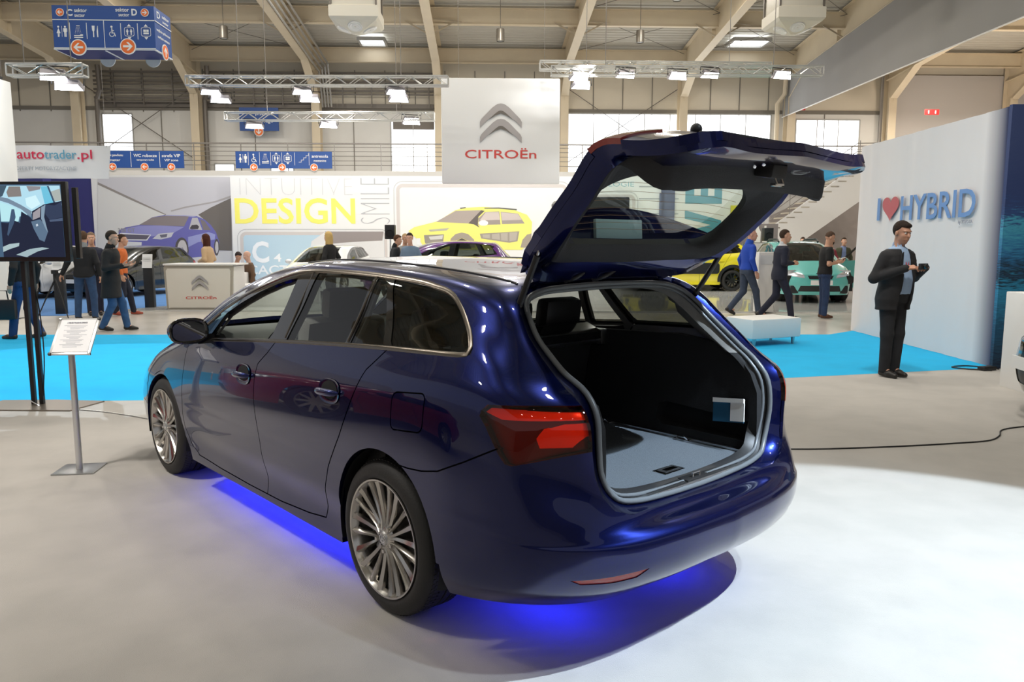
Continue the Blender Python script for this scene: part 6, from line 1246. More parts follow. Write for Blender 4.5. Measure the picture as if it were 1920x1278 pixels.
# ---------------------------------------------------------------- other cars (hatchbacks), each a thing with its own parts
def hatch_template():
    k = .865; T = {}
    for r in ROWS:
        o = []
        for (x, y, z) in ST[r]:
            x2 = x * k + (.09 if x < -.3 else 0); z2 = z
            if r in ('r6',) and x > 2.3: x2 += .10; z2 -= .02
            if r in ('r5', 'r4') and x > 2.9: z2 += .06
            o.append((x2, y * .97, z2))
        T[r] = o
    bm = grid_bm(body_grid(T, [r_ for r_ in ROWS if r_ not in ('r3a', 'r3b')], 6, 4)); S2 = Skin(bm); WBX = 2.36
    sp_ = lambda c: abs(c.y) > .55
    tr = lambda P: [(x * k + (.09 if x < -.3 else 0), z) for x, z in P]
    S2.cut(tr([p for i, p in enumerate(DLO) if i not in (6, 7, 9)]), 1, pred=sp_)
    for P, r in (([(1.85, 1.005), (1.12, 1.07), (1.04, 1.38), (1.25, 1.345), (1.65, 1.22)], 10), ([(.95, 1.08), (.12, 1.13), (.28, 1.40), (.86, 1.41)], 11), ([(.0, 1.14), (-.38, 1.155), (-.35, 1.26), (-.15, 1.36), (.17, 1.395)], 13)): S2.cut(tr(P), r, pred=sp_)
    for cx in (-.0, WBX): S2.cut([(cx + .365 * math.cos(2 * PI * q / 28), .34 + .365 * math.sin(2 * PI * q / 28)) for q in range(28)], 2, pred=lambda c: abs(c.y) > .66); S2.cut([(cx - .36, .35), (cx + .36, .35), (cx + .38, .1), (cx - .38, .1)], 2, pred=lambda c: abs(c.y) > .66)
    S2.cut([(.60, .99), (0, 1.0), (-.60, .99), (-.53, 1.2), (-.46, 1.425), (0, 1.442), (.46, 1.425), (.53, 1.2)], 8, 'yz', pred=lambda c: c.x > 1.25 and c.z > .965)
    S2.cut([(.50, 1.08), (0, 1.07), (-.50, 1.08), (-.44, 1.33), (0, 1.35), (.44, 1.33)], 15, 'yz', pred=lambda c: c.x < -.34 and c.z > 1.04)
    for sg in (1, -1):
        S2.cut([(sg * .36, .60), (sg * .74, .66), (sg * .80, .78), (sg * .55, .74), (sg * .38, .68)], 9, 'yz', pred=lambda c: c.x > 2.6)
        S2.cut([(sg * .50, .80), (sg * .86, .80), (sg * .86, 1.0), (sg * .55, .99)], 5, 'yz', pred=lambda c: c.x < -.45)
    S2.cut([(.45, .42), (-.45, .42), (-.50, .28), (.50, .28)], 16, 'yz', pred=lambda c: c.x > 2.6)
    S2.cut([(.30, .66), (-.30, .66), (-.26, .58), (.26, .58)], 16, 'yz', pred=lambda c: c.x > 2.6)
    for l in ([(1.95, .95), (1.93, .80), (1.96, .5), (1.88, .28)], [(.90, 1.06), (1.02, .90), (1.02, .70), (.98, .25)], [(.04, 1.12), (.18, .93), (.30, .70), (.40, .50)]): S2.cut(band(l, .008), 17, pred=lambda c: abs(c.y) > .66)
    bm.normal_update(); R = {}
    for f in bm.faces: R.setdefault(f[S2.reg], []).append(f)
    t = thing('car', 'template', 'car')
    M_p = mat('car_paint', (.8, .8, .8), .3, 0, coat=1)
    region_obj('body_shell', R[0], M_p, t, lip=.03); region_obj('window_frame', R[1], M_gloss, t, lip=0, off=.003); region_obj('door_gap', R[17], M_void, t, lip=0, off=.006)
    side_g = [f for q in (10, 11, 13) for f in R[q]]
    for sd, pick in ((1, left), (-1, right)): region_obj('side_window', pick(side_g), M_carglass, t, lip=0, off=.005); region_obj('headlamp', pick(R[9]), M_headl, t, lip=.02, off=-.003); region_obj('tail_lamp', pick(R[5]), M_reflx, t, lip=.02, off=-.003)
    region_obj('windscreen', R[8], M_carglass, t, lip=0); region_obj('rear_window', R[15], M_priv, t, lip=0); region_obj('grille', R[16], M_black, t, lip=0, off=.01)
    MB().box((1.2, 0, .55), (2.6, 1.35, .55)).box((1.15, .36, .95), (.14, .45, .55), (0, -.2, 0), .03).box((1.15, -.36, .95), (.14, .45, .55), (0, -.2, 0), .03).box((.3, 0, .9), (.14, 1.1, .5), (0, -.2, 0), .03).build('cabin_interior', M_black, t)
    MB().box((3.345, 0, .50), (.015, .50, .11)).build('number_plate', M_white, t)
    for wx in (0, WBX):
        for sd in (1, -1):
            make_wheel('wheel', t, wx, sd * .86, .32, sd, .32, .22, .2, detail=False)
            MB().lathe([(.37, -.12), (.37, 0)], 24, Matrix.Translation((wx, sd * .70, .34)) @ Matrix.Rotation(-sd * PI / 2, 4, 'X')).build('wheel_arch_liner', M_void, t)
    for sd in (1, -1):
        mb = MB(); mb.ell((1.80, sd * .98, 1.0), (.08, .10, .07)); mb.beam((1.82, sd * .84, .96), (1.82, sd * .93, .98), .04, .04); mb.build('door_mirror', M_p, t)
        for hx, hz in ((1.15, .85), (.36, .89)): MB().box((hx, sd * .885, hz), (.17, .03, .025), bev=.008).build('door_handle', M_p, t)
    bm.free(); return t, M_p
M_carglass = glass_mat('dark_car_glass', (.30, .33, .31)); M_headl = mat('headlamp_glass', (.70, .72, .75), .08, .6, coat=1)
TPL, TPL_P = hatch_template()
def hatchback(lab, col, loc, head, sc=(1, 1, 1), flake=None, extra=None, first=False, rimm=None):
    t = TPL if first else copy_tree(TPL)
    P = mat(lab.split()[0] + '_paint', col, .25, 0 if not flake else .5, coat=1)
    def rec(o):
        for ch in list(o.children):
            if ch.type == 'MESH' and any(m_ is TPL_P for m_ in ch.data.materials):
                ch.data = ch.data.copy()
                for i, m_ in enumerate(ch.data.materials):
                    if m_ is TPL_P: ch.data.materials[i] = P
            if rimm and ch.name.startswith('rim'):
                ch.data = ch.data.copy(); ch.data.materials[0] = rimm
            rec(ch)
    t['_'] = 0; del t['_']
    rec(t); t.location = loc; t.rotation_euler = (0, 0, math.radians(head)); t.scale = sc; t['label'] = lab; t['category'] = 'car'
    if extra: extra(t, P)
    return t
def cactus_kit(t, P):
    """black rounded side pads, arches, roof rails, split lamps"""
    for sd in (1, -1):
        M = Matrix(((1, 0, 0, 0), (0, 0, sd, 0), (0, 1, 0, 0), (0, 0, 0, 1)))
        MB().prism(rrect(1.55, .32, .08, 4, (1.18, .68)), .84, .90, M).build('side_bumper_pad', M_black, t)
        for cx in (0, 2.36):
            n = 20; a = [(cx + .45 * math.cos(q), .34 + .45 * math.sin(q)) for q in np.linspace(-.15, PI + .15, n)]; b = [(cx + .365 * math.cos(q), .34 + .365 * math.sin(q)) for q in np.linspace(-.15, PI + .15, n)][::-1]
            mb = MB(); v = [M @ Vector((x, z, .885)) for x, z in a] + [M @ Vector((x, z, .895)) for x, z in b[::-1]] + [M @ Vector((x, z, .80)) for x, z in a]
            mb.add(v, [(i, i + 1, n + i + 1, n + i) for i in range(n - 1)] + [(i, i + 1, 2 * n + i + 1, 2 * n + i) for i in range(n - 1)]); mb.build('wheel_arch_trim', M_black, t)
        MB().tube([(1.15, sd * .50, 1.46), (1.0, sd * .50, 1.53), (.0, sd * .48, 1.52), (-.2, sd * .47, 1.45)], .025, 6).build('roof_rail', M_black, t)
        MB().prism(rrect(.42, .20, .07, 4, (sd * .60, .56)), 3.16, 3.22, Matrix(((0, 0, 1, -.13), (1, 0, 0, 0), (0, 1, 0, 0), (0, 0, 0, 1)))).build('lamp_pod', M_gloss, t)
        MB().box((3.00, sd * .58, .765), (.05, .34, .045), (0, .2, -sd * .45), .015).build('daylight_lamp', M_headl, t)
        MB().lathe([(.001, .03), (.045, .02), (.055, 0)], 14, Matrix.Translation((3.12, sd * .62, .34)) @ Matrix.Rotation(PI / 2, 4, 'Y')).build('fog_lamp', M_headl, t)
    MB().box((3.10, 0, .33), (.14, 1.35, .20), bev=.05).build('lower_bumper', M_black, t)
    for dz in (0, .045):
        mb = MB(); mb.beam((3.22, -.10, .655 + dz), (3.23, 0, .70 + dz), .02, .03); mb.beam((3.22, .10, .655 + dz), (3.23, 0, .70 + dz), .02, .03); mb.build('chevron', M_chrome, t)
M_brim = mat('black_rim', (.02, .02, .02), .3, .3)
hatchback('dark grey hatchback facing the aisle in front of the violet car poster', (.03, .032, .033), (-11.05, 24.6, .011), -108, (1.02, 1.02, .98), True)
hatchback('white hatchback standing behind the man with the black bag', (.72, .72, .71), (-13.5, 23.6, .011), -100)
hatchback('white car with a black roof frame behind the blonde woman', (.70, .70, .69), (-5.35, 24.6, .031), -97, (1.0, 1.02, .98))
hatchback('purple compact car with a pale roof in front of the yellow car poster', (.12, .02, .20), (-.70, 21.0, .031), 180, (1.0, 1.0, 1.06))
hatchback('yellow crossover with black side pads seen under the open tailgate', (.80, .68, .02), (6.95, 25.45, .031), 180, (1.05, 1.05, 1.06), extra=cactus_kit, rimm=M_brim)
hatchback('turquoise crossover with black bumper facing the aisle on the right', (.12, .50, .46), (8.05, 22.95, .031), -95, (1.05, 1.06, 1.06), extra=cactus_kit, rimm=M_brim)
hatchback('black car cut by the right edge of the picture', (.012, .010, .010), (7.78, 6.2, .009), 172)
hatchback('red hatchback outside the picture that the blue car mirrors', (.45, .008, .012), (-6.6, 3.2, .009), 62, first=True)
# open door of the turquoise crossover
t = [o for o in bpy.data.objects if o.get('label', '').startswith('turquoise')][0]
mb = MB(); mb.prism([(0, .30), (-.95, .30), (-1.0, .70), (-.98, 1.02), (0, .98)], -.03, .03, XZ(0)); o = mb.build('open_door', bpy.data.materials['turquoise_paint'], t); o.location = (1.95, .87, 0); o.rotation_euler = (0, 0, -1.1)
mb = MB(); mb.tube([(0, 0, .98), (-.55, 0, 1.38), (-.95, 0, 1.42), (-.98, 0, 1.02)], .03, 6); mb.build('door_window_frame', M_gloss, o)

# ---------------------------------------------------------------- people, grown as one smooth surface from distance fields
def surfnet(F, lo, hi, h):
    lo = np.array(lo, float); n = np.ceil((np.array(hi) - lo) / h).astype(int) + 1
    ax = [lo[i] + h * np.arange(n[i]) for i in range(3)]
    X, Y, Z = np.meshgrid(*ax, indexing='ij'); D = F(X, Y, Z); s = D < 0
    c = np.zeros(tuple(n - 1)); 
    def cs(a, i, j, k): return a[i:i + n[0] - 1, j:j + n[1] - 1, k:k + n[2] - 1]
    cnt = sum(cs(s, i, j, k).astype(int) for i in (0, 1) for j in (0, 1) for k in (0, 1)); mask = (cnt > 0) & (cnt < 8)
    I = np.argwhere(mask); idx = -np.ones(mask.shape, int); idx[mask] = np.arange(len(I))
    P = np.zeros((len(I), 3)); W_ = np.zeros(len(I))
    cor = [(i, j, k) for i in (0, 1) for j in (0, 1) for k in (0, 1)]
    for a in cor:
        for d in range(3):
            if a[d]: continue
            b = list(a); b[d] = 1
            da = D[I[:, 0] + a[0], I[:, 1] + a[1], I[:, 2] + a[2]]; db = D[I[:, 0] + b[0], I[:, 1] + b[1], I[:, 2] + b[2]]
            m = (da < 0) != (db < 0); t = np.where(m, da / np.where(m, da - db, 1), 0)
            q = np.array(a, float)[None] + t[:, None] * np.eye(3)[d][None]; P[m] += q[m]; W_[m] += 1
    V = lo + h * (I + P / W_[:, None]); Fc = []
    for d in range(3):
        e = [(1, 2), (2, 0), (0, 1)][d]; sl0 = [slice(1, -1)] * 3; sl0[d] = slice(0, -1); sl1 = list(sl0); sl1[d] = slice(1, None)
        a = s[tuple(sl0)]; b = s[tuple(sl1)]; E = np.argwhere(a != b)
        if not len(E): continue
        av = a[tuple(E.T)]; base = E.copy(); base[:, e[0]] += 1; base[:, e[1]] += 1
        q = []
        for o0, o1 in ((1, 1), (0, 1), (0, 0), (1, 0)):
            w = base.copy(); w[:, e[0]] -= o0; w[:, e[1]] -= o1; q.append(idx[tuple(w.T)])
        q = np.stack(q, 1); q[~av] = q[~av][:, ::-1]; Fc.append(q)
    Fc = np.concatenate(Fc); Fc = Fc[(Fc >= 0).all(1)]
    return V, Fc
def caps(a, b, ra, rb=None):
    a = np.array(a, float); b = np.array(b, float); rb = ra if rb is None else rb; ab = b - a; L = ab @ ab + 1e-12
    def f(X, Y, Z):
        t = np.clip(((X - a[0]) * ab[0] + (Y - a[1]) * ab[1] + (Z - a[2]) * ab[2]) / L, 0, 1)
        return np.sqrt((X - a[0] - t * ab[0]) ** 2 + (Y - a[1] - t * ab[1]) ** 2 + (Z - a[2] - t * ab[2]) ** 2) - (ra + (rb - ra) * t)
    return f
def elli(c, r, R=None):
    c = np.array(c, float); r = np.array(r, float)
    def f(X, Y, Z):
        x, y, z = X - c[0], Y - c[1], Z - c[2]
        if R is not None: x, y, z = (R[0][0] * x + R[1][0] * y + R[2][0] * z, R[0][1] * x + R[1][1] * y + R[2][1] * z, R[0][2] * x + R[1][2] * y + R[2][2] * z)
        return (np.sqrt((x / r[0]) ** 2 + (y / r[1]) ** 2 + (z / r[2]) ** 2) - 1) * min(r)
    return f
def union(fs, k=.02):
    def f(X, Y, Z):
        d = fs[0](X, Y, Z)
        for g in fs[1:]:
            e = g(X, Y, Z); h = np.clip(.5 + .5 * (e - d) / k, 0, 1); d = e * (1 - h) + d * h - k * h * (1 - h)
        return d
    return f
TZ = [.82, .90, .98, 1.08, 1.22, 1.34, 1.41, 1.46, 1.50]
TA = [.165, .178, .172, .150, .168, .185, .170, .115, .065]; TB = [.10, .118, .115, .100, .112, .118, .100, .080, .055]
def torso(grow, z0, z1, lean=0, sx=1, belly=0, flare=0):
    def f(X, Y, Z):
        a = np.interp(Z, TZ, TA) * sx + grow + flare * np.clip(1.0 - Z, 0, 1); b = np.interp(Z, TZ, TB) * sx + grow + belly * np.exp(-((Z - 1.1) / .14) ** 2) + flare * np.clip(1.0 - Z, 0, 1)
        xc = lean * (Z - .9) + belly * .5 * np.exp(-((Z - 1.1) / .14) ** 2)
        d = (np.sqrt(((X - xc) / b) ** 2 + (Y / a) ** 2) - 1) * np.minimum(a, b)
        return np.maximum(np.maximum(d, z0 - Z), Z - z1)
    return f
def head_parts(c, yaw, pitch, s=1):
    R = np.array(Euler((0, pitch, yaw)).to_matrix()); c = np.array(c)
    def P(x, y, z): return c + R @ (np.array([x, y, z]) * s)
    E = lambda x, y, z, a, b_, d: elli(P(x, y, z), (a * s, b_ * s, d * s), R)
    fs = [E(-.012, 0, .03, .096, .076, .098), E(.028, 0, -.045, .068, .060, .075), E(.052, 0, -.098, .032, .034, .026), caps(P(.082, 0, .018), P(.108, 0, -.022), .010 * s, .014 * s),
          E(.078, 0, .032, .018, .050, .012), E(.076, 0, -.062, .020, .026, .011), E(.06, .035, -.02, .028, .022, .026), E(.06, -.035, -.02, .028, .022, .026)]
    ears = [E(-.005, .078, -.008, .020, .009, .032), E(-.005, -.078, -.008, .020, .009, .032)]
    sock = [elli(P(.094, .033, .012), (.016 * s, .020 * s, .012 * s), R), elli(P(.094, -.033, .012), (.016 * s, .020 * s, .012 * s), R)]
    body = union(fs, .018 * s); er = union(ears, .01)
    def f(X, Y, Z):
        d = body(X, Y, Z); h = np.clip(.5 - .5 * (d + sock[0](X, Y, Z)) / .012, 0, 1); d = d * (1 - h) + -sock[0](X, Y, Z) * h + .012 * h * (1 - h)
        h = np.clip(.5 - .5 * (d + sock[1](X, Y, Z)) / .012, 0, 1); d = d * (1 - h) + -sock[1](X, Y, Z) * h + .012 * h * (1 - h)
        return np.minimum(d, er(X, Y, Z))
    return f, P, R
def hair_sdf(P, R, s, style):
    b = elli(P(-.016, 0, .038), (.104 * s, .085 * s, .104 * s), R)
    def cut(X, Y, Z):
        # local coordinates
        c = P(0, 0, 0); x, y, z = X - c[0], Y - c[1], Z - c[2]; lx = (R[0][0] * x + R[1][0] * y + R[2][0] * z) / s; lz = (R[0][2] * x + R[1][2] * y + R[2][2] * z) / s
        line = {'short': np.where(lx > .02, .078 - .0 * lx, np.where(lx > -.03, .02 + (lx + .03) * 1.1, -.035)), 'crop': np.where(lx > .0, .075, np.where(lx > -.03, .03, -.02)), 'full': np.where(lx > .03, .072, np.where(lx > -.02, .0 + (lx + .02) * 1.2, -.055)), 'long': np.where(lx > .035, .07, np.where(lx > -.01, -.06, -.10))}[style]
        return (line - lz) * s
    th = {'crop': -.006, 'short': 0, 'full': -.002, 'long': .004}[style]
    fs = [b] + ([elli(P(.045, .01, .092), (.042 * s, .055 * s, .026 * s), R)] if style == 'full' else [])
    u = union(fs, .02)
    if style == 'long':
        loc_ = [caps(P(-.06, .03, 0), P(-.06, .045, -.34), .058, .035), caps(P(-.06, -.03, 0), P(-.06, -.045, -.34), .058, .035), caps(P(-.02, .07, .02), P(.0, .085, -.26), .025, .018), caps(P(-.02, -.07, .02), P(.0, -.085, -.26), .025, .018)]
        w = union(loc_, .03); return lambda X, Y, Z: np.minimum(np.maximum(u(X, Y, Z) - th, cut(X, Y, Z)), w(X, Y, Z))
    return lambda X, Y, Z: np.maximum(u(X, Y, Z) - th, cut(X, Y, Z))
def hand_parts(w, d, n, curl, s=1, side=1):
    """w wrist, d towards fingertips, n back of the hand, side +1 thumb on the n x d side"""
    w = np.array(w, float); d = np.array(d, float); d /= np.linalg.norm(d); n = np.array(n, float); n -= d * (n @ d); n /= np.linalg.norm(n); t = np.cross(n, d) * side
    P = lambda a, b_, c_: w + (d * a + t * b_ + n * c_) * s
    fs = []
    for k, (b_, L, r) in enumerate(((.030, .072, .0092), (.010, .080, .0096), (-.011, .074, .0092), (-.030, .058, .0082))):
        k0 = P(.085 - abs(k - 1) * .004, b_, .004); fs.append(caps(P(.008, b_ * .55, 0), k0, .017 * s, .0125 * s)); a = curl * .7; p0 = k0; ang = 0
        for seg, q in ((.46, a), (.30, a + curl * .6), (.24, a + curl * 1.1)):
            p1 = p0 + (d * math.cos(q) - n * math.sin(q)) * L * seg * s; fs.append(caps(p0, p1, r * s, r * .9 * s)); p0 = p1
    q0 = P(.02, .022, -.006); q1 = P(.052, .050, -.020); q2 = q1 + (d * .8 + t * .25 - n * .55) * .030 * s; q3 = q2 + (d * .85 - n * .5) * .024 * s
    fs += [caps(q0, q1, .016 * s, .0125 * s), caps(q1, q2, .0115 * s, .0105 * s), caps(q2, q3, .0105 * s, .0085 * s)]
    return union(fs, .006)
LEGS = {
 'stand': [((0, .095, .90), (.015, .10, .50), (-.01, .10, .09), 0), ((0, -.095, .90), (.015, -.10, .50), (-.01, -.10, .09), 0)],
 'apart': [((0, .10, .90), (.02, .15, .50), (-.01, .17, .09), 0), ((0, -.10, .90), (.02, -.14, .50), (-.01, -.15, .09), 0)],
 'walk': [((0, .09, .90), (.13, .09, .50), (.20, .09, .09), .0), ((0, -.09, .90), (.03, -.09, .49), (-.16, -.09, .11), -.1)],
 'walk2': [((0, .09, .89), (-.02, .09, .49), (-.33, .09, .15), -.45), ((0, -.09, .89), (.17, -.09, .50), (.24, -.09, .09), .05)],
 'close': [((0, .08, .90), (.02, .085, .50), (.0, .075, .09), 0), ((.0, -.08, .90), (.02, -.085, .50), (.0, -.075, .09), 0)],
 'sit': [((0, .10, .50), (.42, .12, .52), (.40, .12, .09), 0), ((0, -.10, .50), (.42, -.14, .52), (.42, -.12, .09), 0)]}
def person(lab, loc, face, H=1.78, legs='stand', armL=None, armR=None, head=(0, 0), top=None, topc=(.02, .02, .025), trou=(.03, .05, .12), shoe=(.015, .012, .01), hair='short', hairc=(.04, .022, .012), skin=(.60, .33, .22), lean=.04,
           hem=.80, sleeve='long', collar=None, shirt=None, fine=False, wide=1, belly=0, extra=None, sit=False, hl=None, coatflare=0, held=None, woman=False):
    s = H / 1.79; t = thing('person', lab, 'person', loc, math.radians(face))
    if sit: lg = LEGS['sit']; dz = -.40
    else: lg = LEGS[legs]; dz = 0
    nm = lab.split()[0] + str(len([o for o in bpy.data.objects if o.name.startswith('person')]))
    Ms = mat('skin_' + nm, skin, .5, var=(30, tuple(c * .85 for c in skin), .4)); Mt = mat('garment_' + nm, topc, .85, bump=(14, .5)); Mj = mat('trousers_' + nm, trou, .9, bump=(12, .6), var=(9, tuple(c * 1.6 for c in trou), .5)); Mh = mat('hair_' + nm, hairc, .8, bump=(70, .9), spec=.25); Mk = mat('shoes_' + nm, shoe, .4)
    A = [armL or ((-.03, .255, 1.15), (.04, .27, .90), None), armR or ((-.03, -.255, 1.15), (.04, -.27, .90), None)]
    shd = [(.0 + lean * .5, .165 * wide, 1.395), (.0 + lean * .5, -.165 * wide, 1.395)]
    hc = (lean * .75 + .035, 0, 1.655); up = lambda p: np.array(p) + np.array([0, 0, dz])
    hd, P, R = head_parts(up(hc), head[0], head[1])
    skf = [torso(-.014, .91, 1.50, lean, wide, belly)]
    if dz: 
        f0 = skf[0]; skf = [lambda X, Y, Z: f0(X, Y, Z - dz)]
    for (h_, k_, a_, _) in lg: skf += [caps(h_, k_, .080, .052), caps(k_, a_, .052, .038), caps(a_, (a_[0] + .1, a_[1], a_[2] - .05), .035, .03)]
    for sh, (e, w, _) in zip(shd, A): skf += [caps(up(sh), up(e), .050, .040), caps(up(e), up(w), .038, .027)]
    neck = caps(up((lean * .55, 0, 1.44)), up((hc[0] - .02, 0, 1.60)), .060, .056); skf.append(neck)
    mb = MB(); hh = .022
    def addn(f, lo, hi, h): V, Fc = surfnet(f, lo, hi, h); mb.add([tuple(v * s) for v in V], Fc.tolist())
    addn(union(skf, .03), (-.60, -.55, -.02), (.60, .55, 1.62 + dz), hh)
    q = up(hc); addn(union([hd, neck], .012), q - [.14, .13, .16], q + [.15, .13, .17], .0065 if fine else .009)
    for i, (e, w, hn) in enumerate(A):
        e = up(e); w = up(w); d = (w - e) / np.linalg.norm(w - e); n = np.array([0, 1 if i == 0 else -1, 0.]); curl = .45; sd = -1 if i == 0 else 1
        if hn: d = np.array(hn[0], float); n = np.array(hn[1], float); curl = hn[2]; sd = hn[3] if len(hn) > 3 else sd
        hf = hand_parts(w, d, n, curl, 1, sd); dn = d / np.linalg.norm(d); c_ = w + dn * .08; addn(hf, c_ - .13, c_ + .13, .0045 if fine else .0065)
    body = mb.build('body', Ms, t, 60)
    def cloth(name, f, lo, hi, m, h=.018): V, Fc = surfnet(f, lo, hi, h); k = MB(); k.add([tuple(v * s) for v in V], Fc.tolist()); return k.build(name, m, t, 60)
    # trousers and shoes
    tf = []
    for (h_, k_, a_, _) in lg: tf += [caps(h_, k_, .098, .070), caps(k_, (a_[0], a_[1], a_[2] - .02), .070, .060)]
    if not sit: tf.append(torso(.012, .86, 1.02, lean, wide, belly))
    ft = union(tf, .03); zc = min(lg[0][2][2], lg[1][2][2]) - .045
    cloth('trousers', lambda X, Y, Z: np.maximum(ft(X, Y, Z), zc - Z), (-.60, -.32, 0), (.60, .32, 1.06), Mj, .017 if fine else .021)
    for (h_, k_, a_, pt) in lg:
        c_, s_ = math.cos(pt), math.sin(pt); R2 = lambda x, z: (a_[0] + x * c_ - z * s_, a_[1], a_[2] + x * s_ + z * c_)
        p0 = R2(-.03, -.045); p1 = R2(.16, -.060); p2 = R2(0, .01); fsh = union([caps(p0, R2(.08, -.05), .042, .042), caps(R2(.08, -.05), p1, .044, .030), caps(R2(-.01, -.02), p2, .045, .042)], .02)
        sol = -1.0 if abs(pt) > .2 or a_[2] > .12 else .008
        cloth('shoe', (lambda f_, sl: (lambda X, Y, Z: np.maximum(f_(X, Y, Z), sl - Z)))(fsh, sol), (a_[0] - .15, a_[1] - .08, max(a_[2] - .20, 0)), (a_[0] + .26, a_[1] + .08, a_[2] + .16), Mk, .011)
    # upper garment
    g = .030 if shirt is not None or hem < .84 else .018
    def tor(gr, z0, z1, fl=0): f_ = torso(gr, z0, z1, lean, wide, belly, fl); return (lambda X, Y, Z: f_(X, Y, Z - dz))
    jf = [tor(g, hem, 1.475, coatflare)]
    for sh, (e, w, _) in zip(shd, A):
        e2 = up(e); w2 = up(w); d = w2 - e2; d = d / np.linalg.norm(d)
        jf.append(caps(up(sh), e2, .060 + (g - .02) * .6, .054)); 
        if sleeve == 'long': jf.append(caps(e2, w2 - d * .01, .056, .043))
        if sleeve == 'short': jf[-1] = caps(up(sh), up(sh) * .38 + e2 * .62, .068, .064)
    ju = union(jf, .028); nk = caps(up((lean * .55, 0, 1.40)), up((hc[0] - .02, 0, 1.62)), .060, .056)
    if shirt is not None:
        ym = lambda Z: np.interp(Z - dz, [hem, .95, 1.2, 1.45], [.075, .085, .07, .055])
        jk = lambda X, Y, Z: np.maximum(np.maximum(ju(X, Y, Z), -np.maximum(np.abs(Y - shirt[1]) - ym(Z), (lean * (Z - dz - .9) + .03) - X)), -(nk(X, Y, Z) - .012))
        o = cloth(top or 'jacket', jk, (-.60, -.6, hem + dz - .02), (.62, .6, 1.52 + dz), Mt, .012 if fine else .018)
        f2 = tor(.014, .96, 1.49); nk2 = caps(up((lean * .55, 0, 1.44)), up((lean * .55 + .01, 0, 1.525)), .072, .066)
        cloth('shirt', lambda X, Y, Z: np.maximum(union([f2, nk2], .02)(X, Y, Z), -nk(X, Y, Z) + .0), (-.3, -.3, .93 + dz), (.35, .3, 1.56 + dz), mat('shirt_' + nm, shirt[0], .8, bump=(16, .4)), .013)
    else:
        jj = lambda X, Y, Z: np.maximum(ju(X, Y, Z), -(nk(X, Y, Z) - .004))
        o = cloth(top or 'jacket', jj, (-.60, -.6, hem + dz - .02), (.62, .6, 1.52 + dz), Mt, .018)
    if collar is not None:
        f3 = caps(up((lean * .5 - .01, 0, 1.465)), up((lean * .5 + .01, 0, 1.525)), .085, .078)
        cloth('collar', lambda X, Y, Z: np.maximum(f3(X, Y, Z), -(nk(X, Y, Z) - .008)), (-.16, -.16, 1.38 + dz), (.2, .16, 1.62 + dz), mat('collar_' + nm, collar, .9, bump=(40, .5)), .010)
    if hair: 
        hf = hair_sdf(P, R, 1, hair); q = up(hc); lo = q - [.17, .15, .45 if hair == 'long' else .14]; cloth('hair', hf, lo, q + [.14, .15, .18], Mh, .0075 if fine else .010)
    if fine or True:
        for e in (.032, -.032):
            c_ = P(.079, e, .011) * s; k = MB(); k.ell(c_, (.0125, .0125, .0095), (0, 0, 0), 12, 8); ey = k.build('eye', M_eye, body)
            k = MB(); k.ell(P(.0875, e, .010) * s, (.004, .005, .005), nu=10, nv=6); k.build('iris', M_iris, ey)
            k = MB(); k.tube([P(.088, e - .017, .026) * s, P(.096, e, .031) * s, P(.086, e + .017 * (1 if e > 0 else 1), .027) * s], .0022, 5); k.build('eyebrow', Mh, body)
        k = MB(); k.tube([P(.088, -.022, -.060) * s, P(.0985, 0, -.058) * s, P(.088, .022, -.060) * s], [.002, .0042, .002], 6); k.build('lips', M_lip, body)
    if extra: extra(t, P, s, up)
    return t
M_eye = mat('eye_white', (.75, .73, .70), .3); M_iris = mat('eye_iris', (.03, .02, .015), .2); M_lip = mat('lip_red', (.38, .12, .10), .5)
JEAN = (.022, .055, .13); NAVY = (.010, .012, .028); BLK = (.010, .010, .011)
def part(mb, name, m, t): return mb.build(name, m, t)
# the man taking a picture by the fabric wall
def hero(t, P, s, up):
    mb = MB(); 
    for yy in (.045, -.04): mb.tube([up((.02, yy * 1.3, 1.50)) * s, up((.13, yy * .9, 1.42)) * s, up((.165, yy * .4, 1.30)) * s, up((.175, 0, 1.24)) * s], .007, 4)
    mb.tube([up((.175, 0, 1.25)) * s, up((.19, .005, 1.05)) * s], .004, 4); part(mb, 'lanyard', mat('lanyard_red', (.5, .03, .04), .6), t)
    for yy in (1, -1): mb = MB(); mb.prism([(0, 0), (.05, -.02), (.075, -.10), (.04, -.26), (.012, -.36)], 0, .012, Matrix.Translation(Vector(up((.145, yy * .052, 1.44)) * s)) @ Matrix(((.35, 0, 1, 0), (yy * .9, 0, 0, 0), (0, 1, 0, 0), (0, 0, 0, 1)))); part(mb, 'lapel', bpy.data.materials[[m.name for m in bpy.data.materials if m.name.startswith('garment_man')][-1]], t)
FX_ = -118
person('man in a black jacket holding a small camera before the white fabric wall', (4.42, 9.0, .009), -68, 1.80, 'close', ((.03, .27, 1.15), (.30, .125, 1.27), ((.45, -.9, .1), (.35, .25, .9), .75, -1)), ((-.03, -.285, 1.14), (.27, -.13, 1.265), ((.5, .85, .1), (.35, -.25, .9), .75, 1)), head=(.0, .22), topc=(.014, .014, .016), trou=(.012, .013, .016), hair='full', hairc=(.02, .012, .008), shirt=((.30, .42, .60), 0.0), hem=.78, fine=True, wide=1.08, belly=.045, skin=(.50, .26, .17), extra=hero, coatflare=.05)
def rotp(loc, face, p): a = math.radians(face); return (loc[0] + p[0] * math.cos(a) - p[1] * math.sin(a), loc[1] + p[0] * math.sin(a) + p[1] * math.cos(a), loc[2] + p[2])
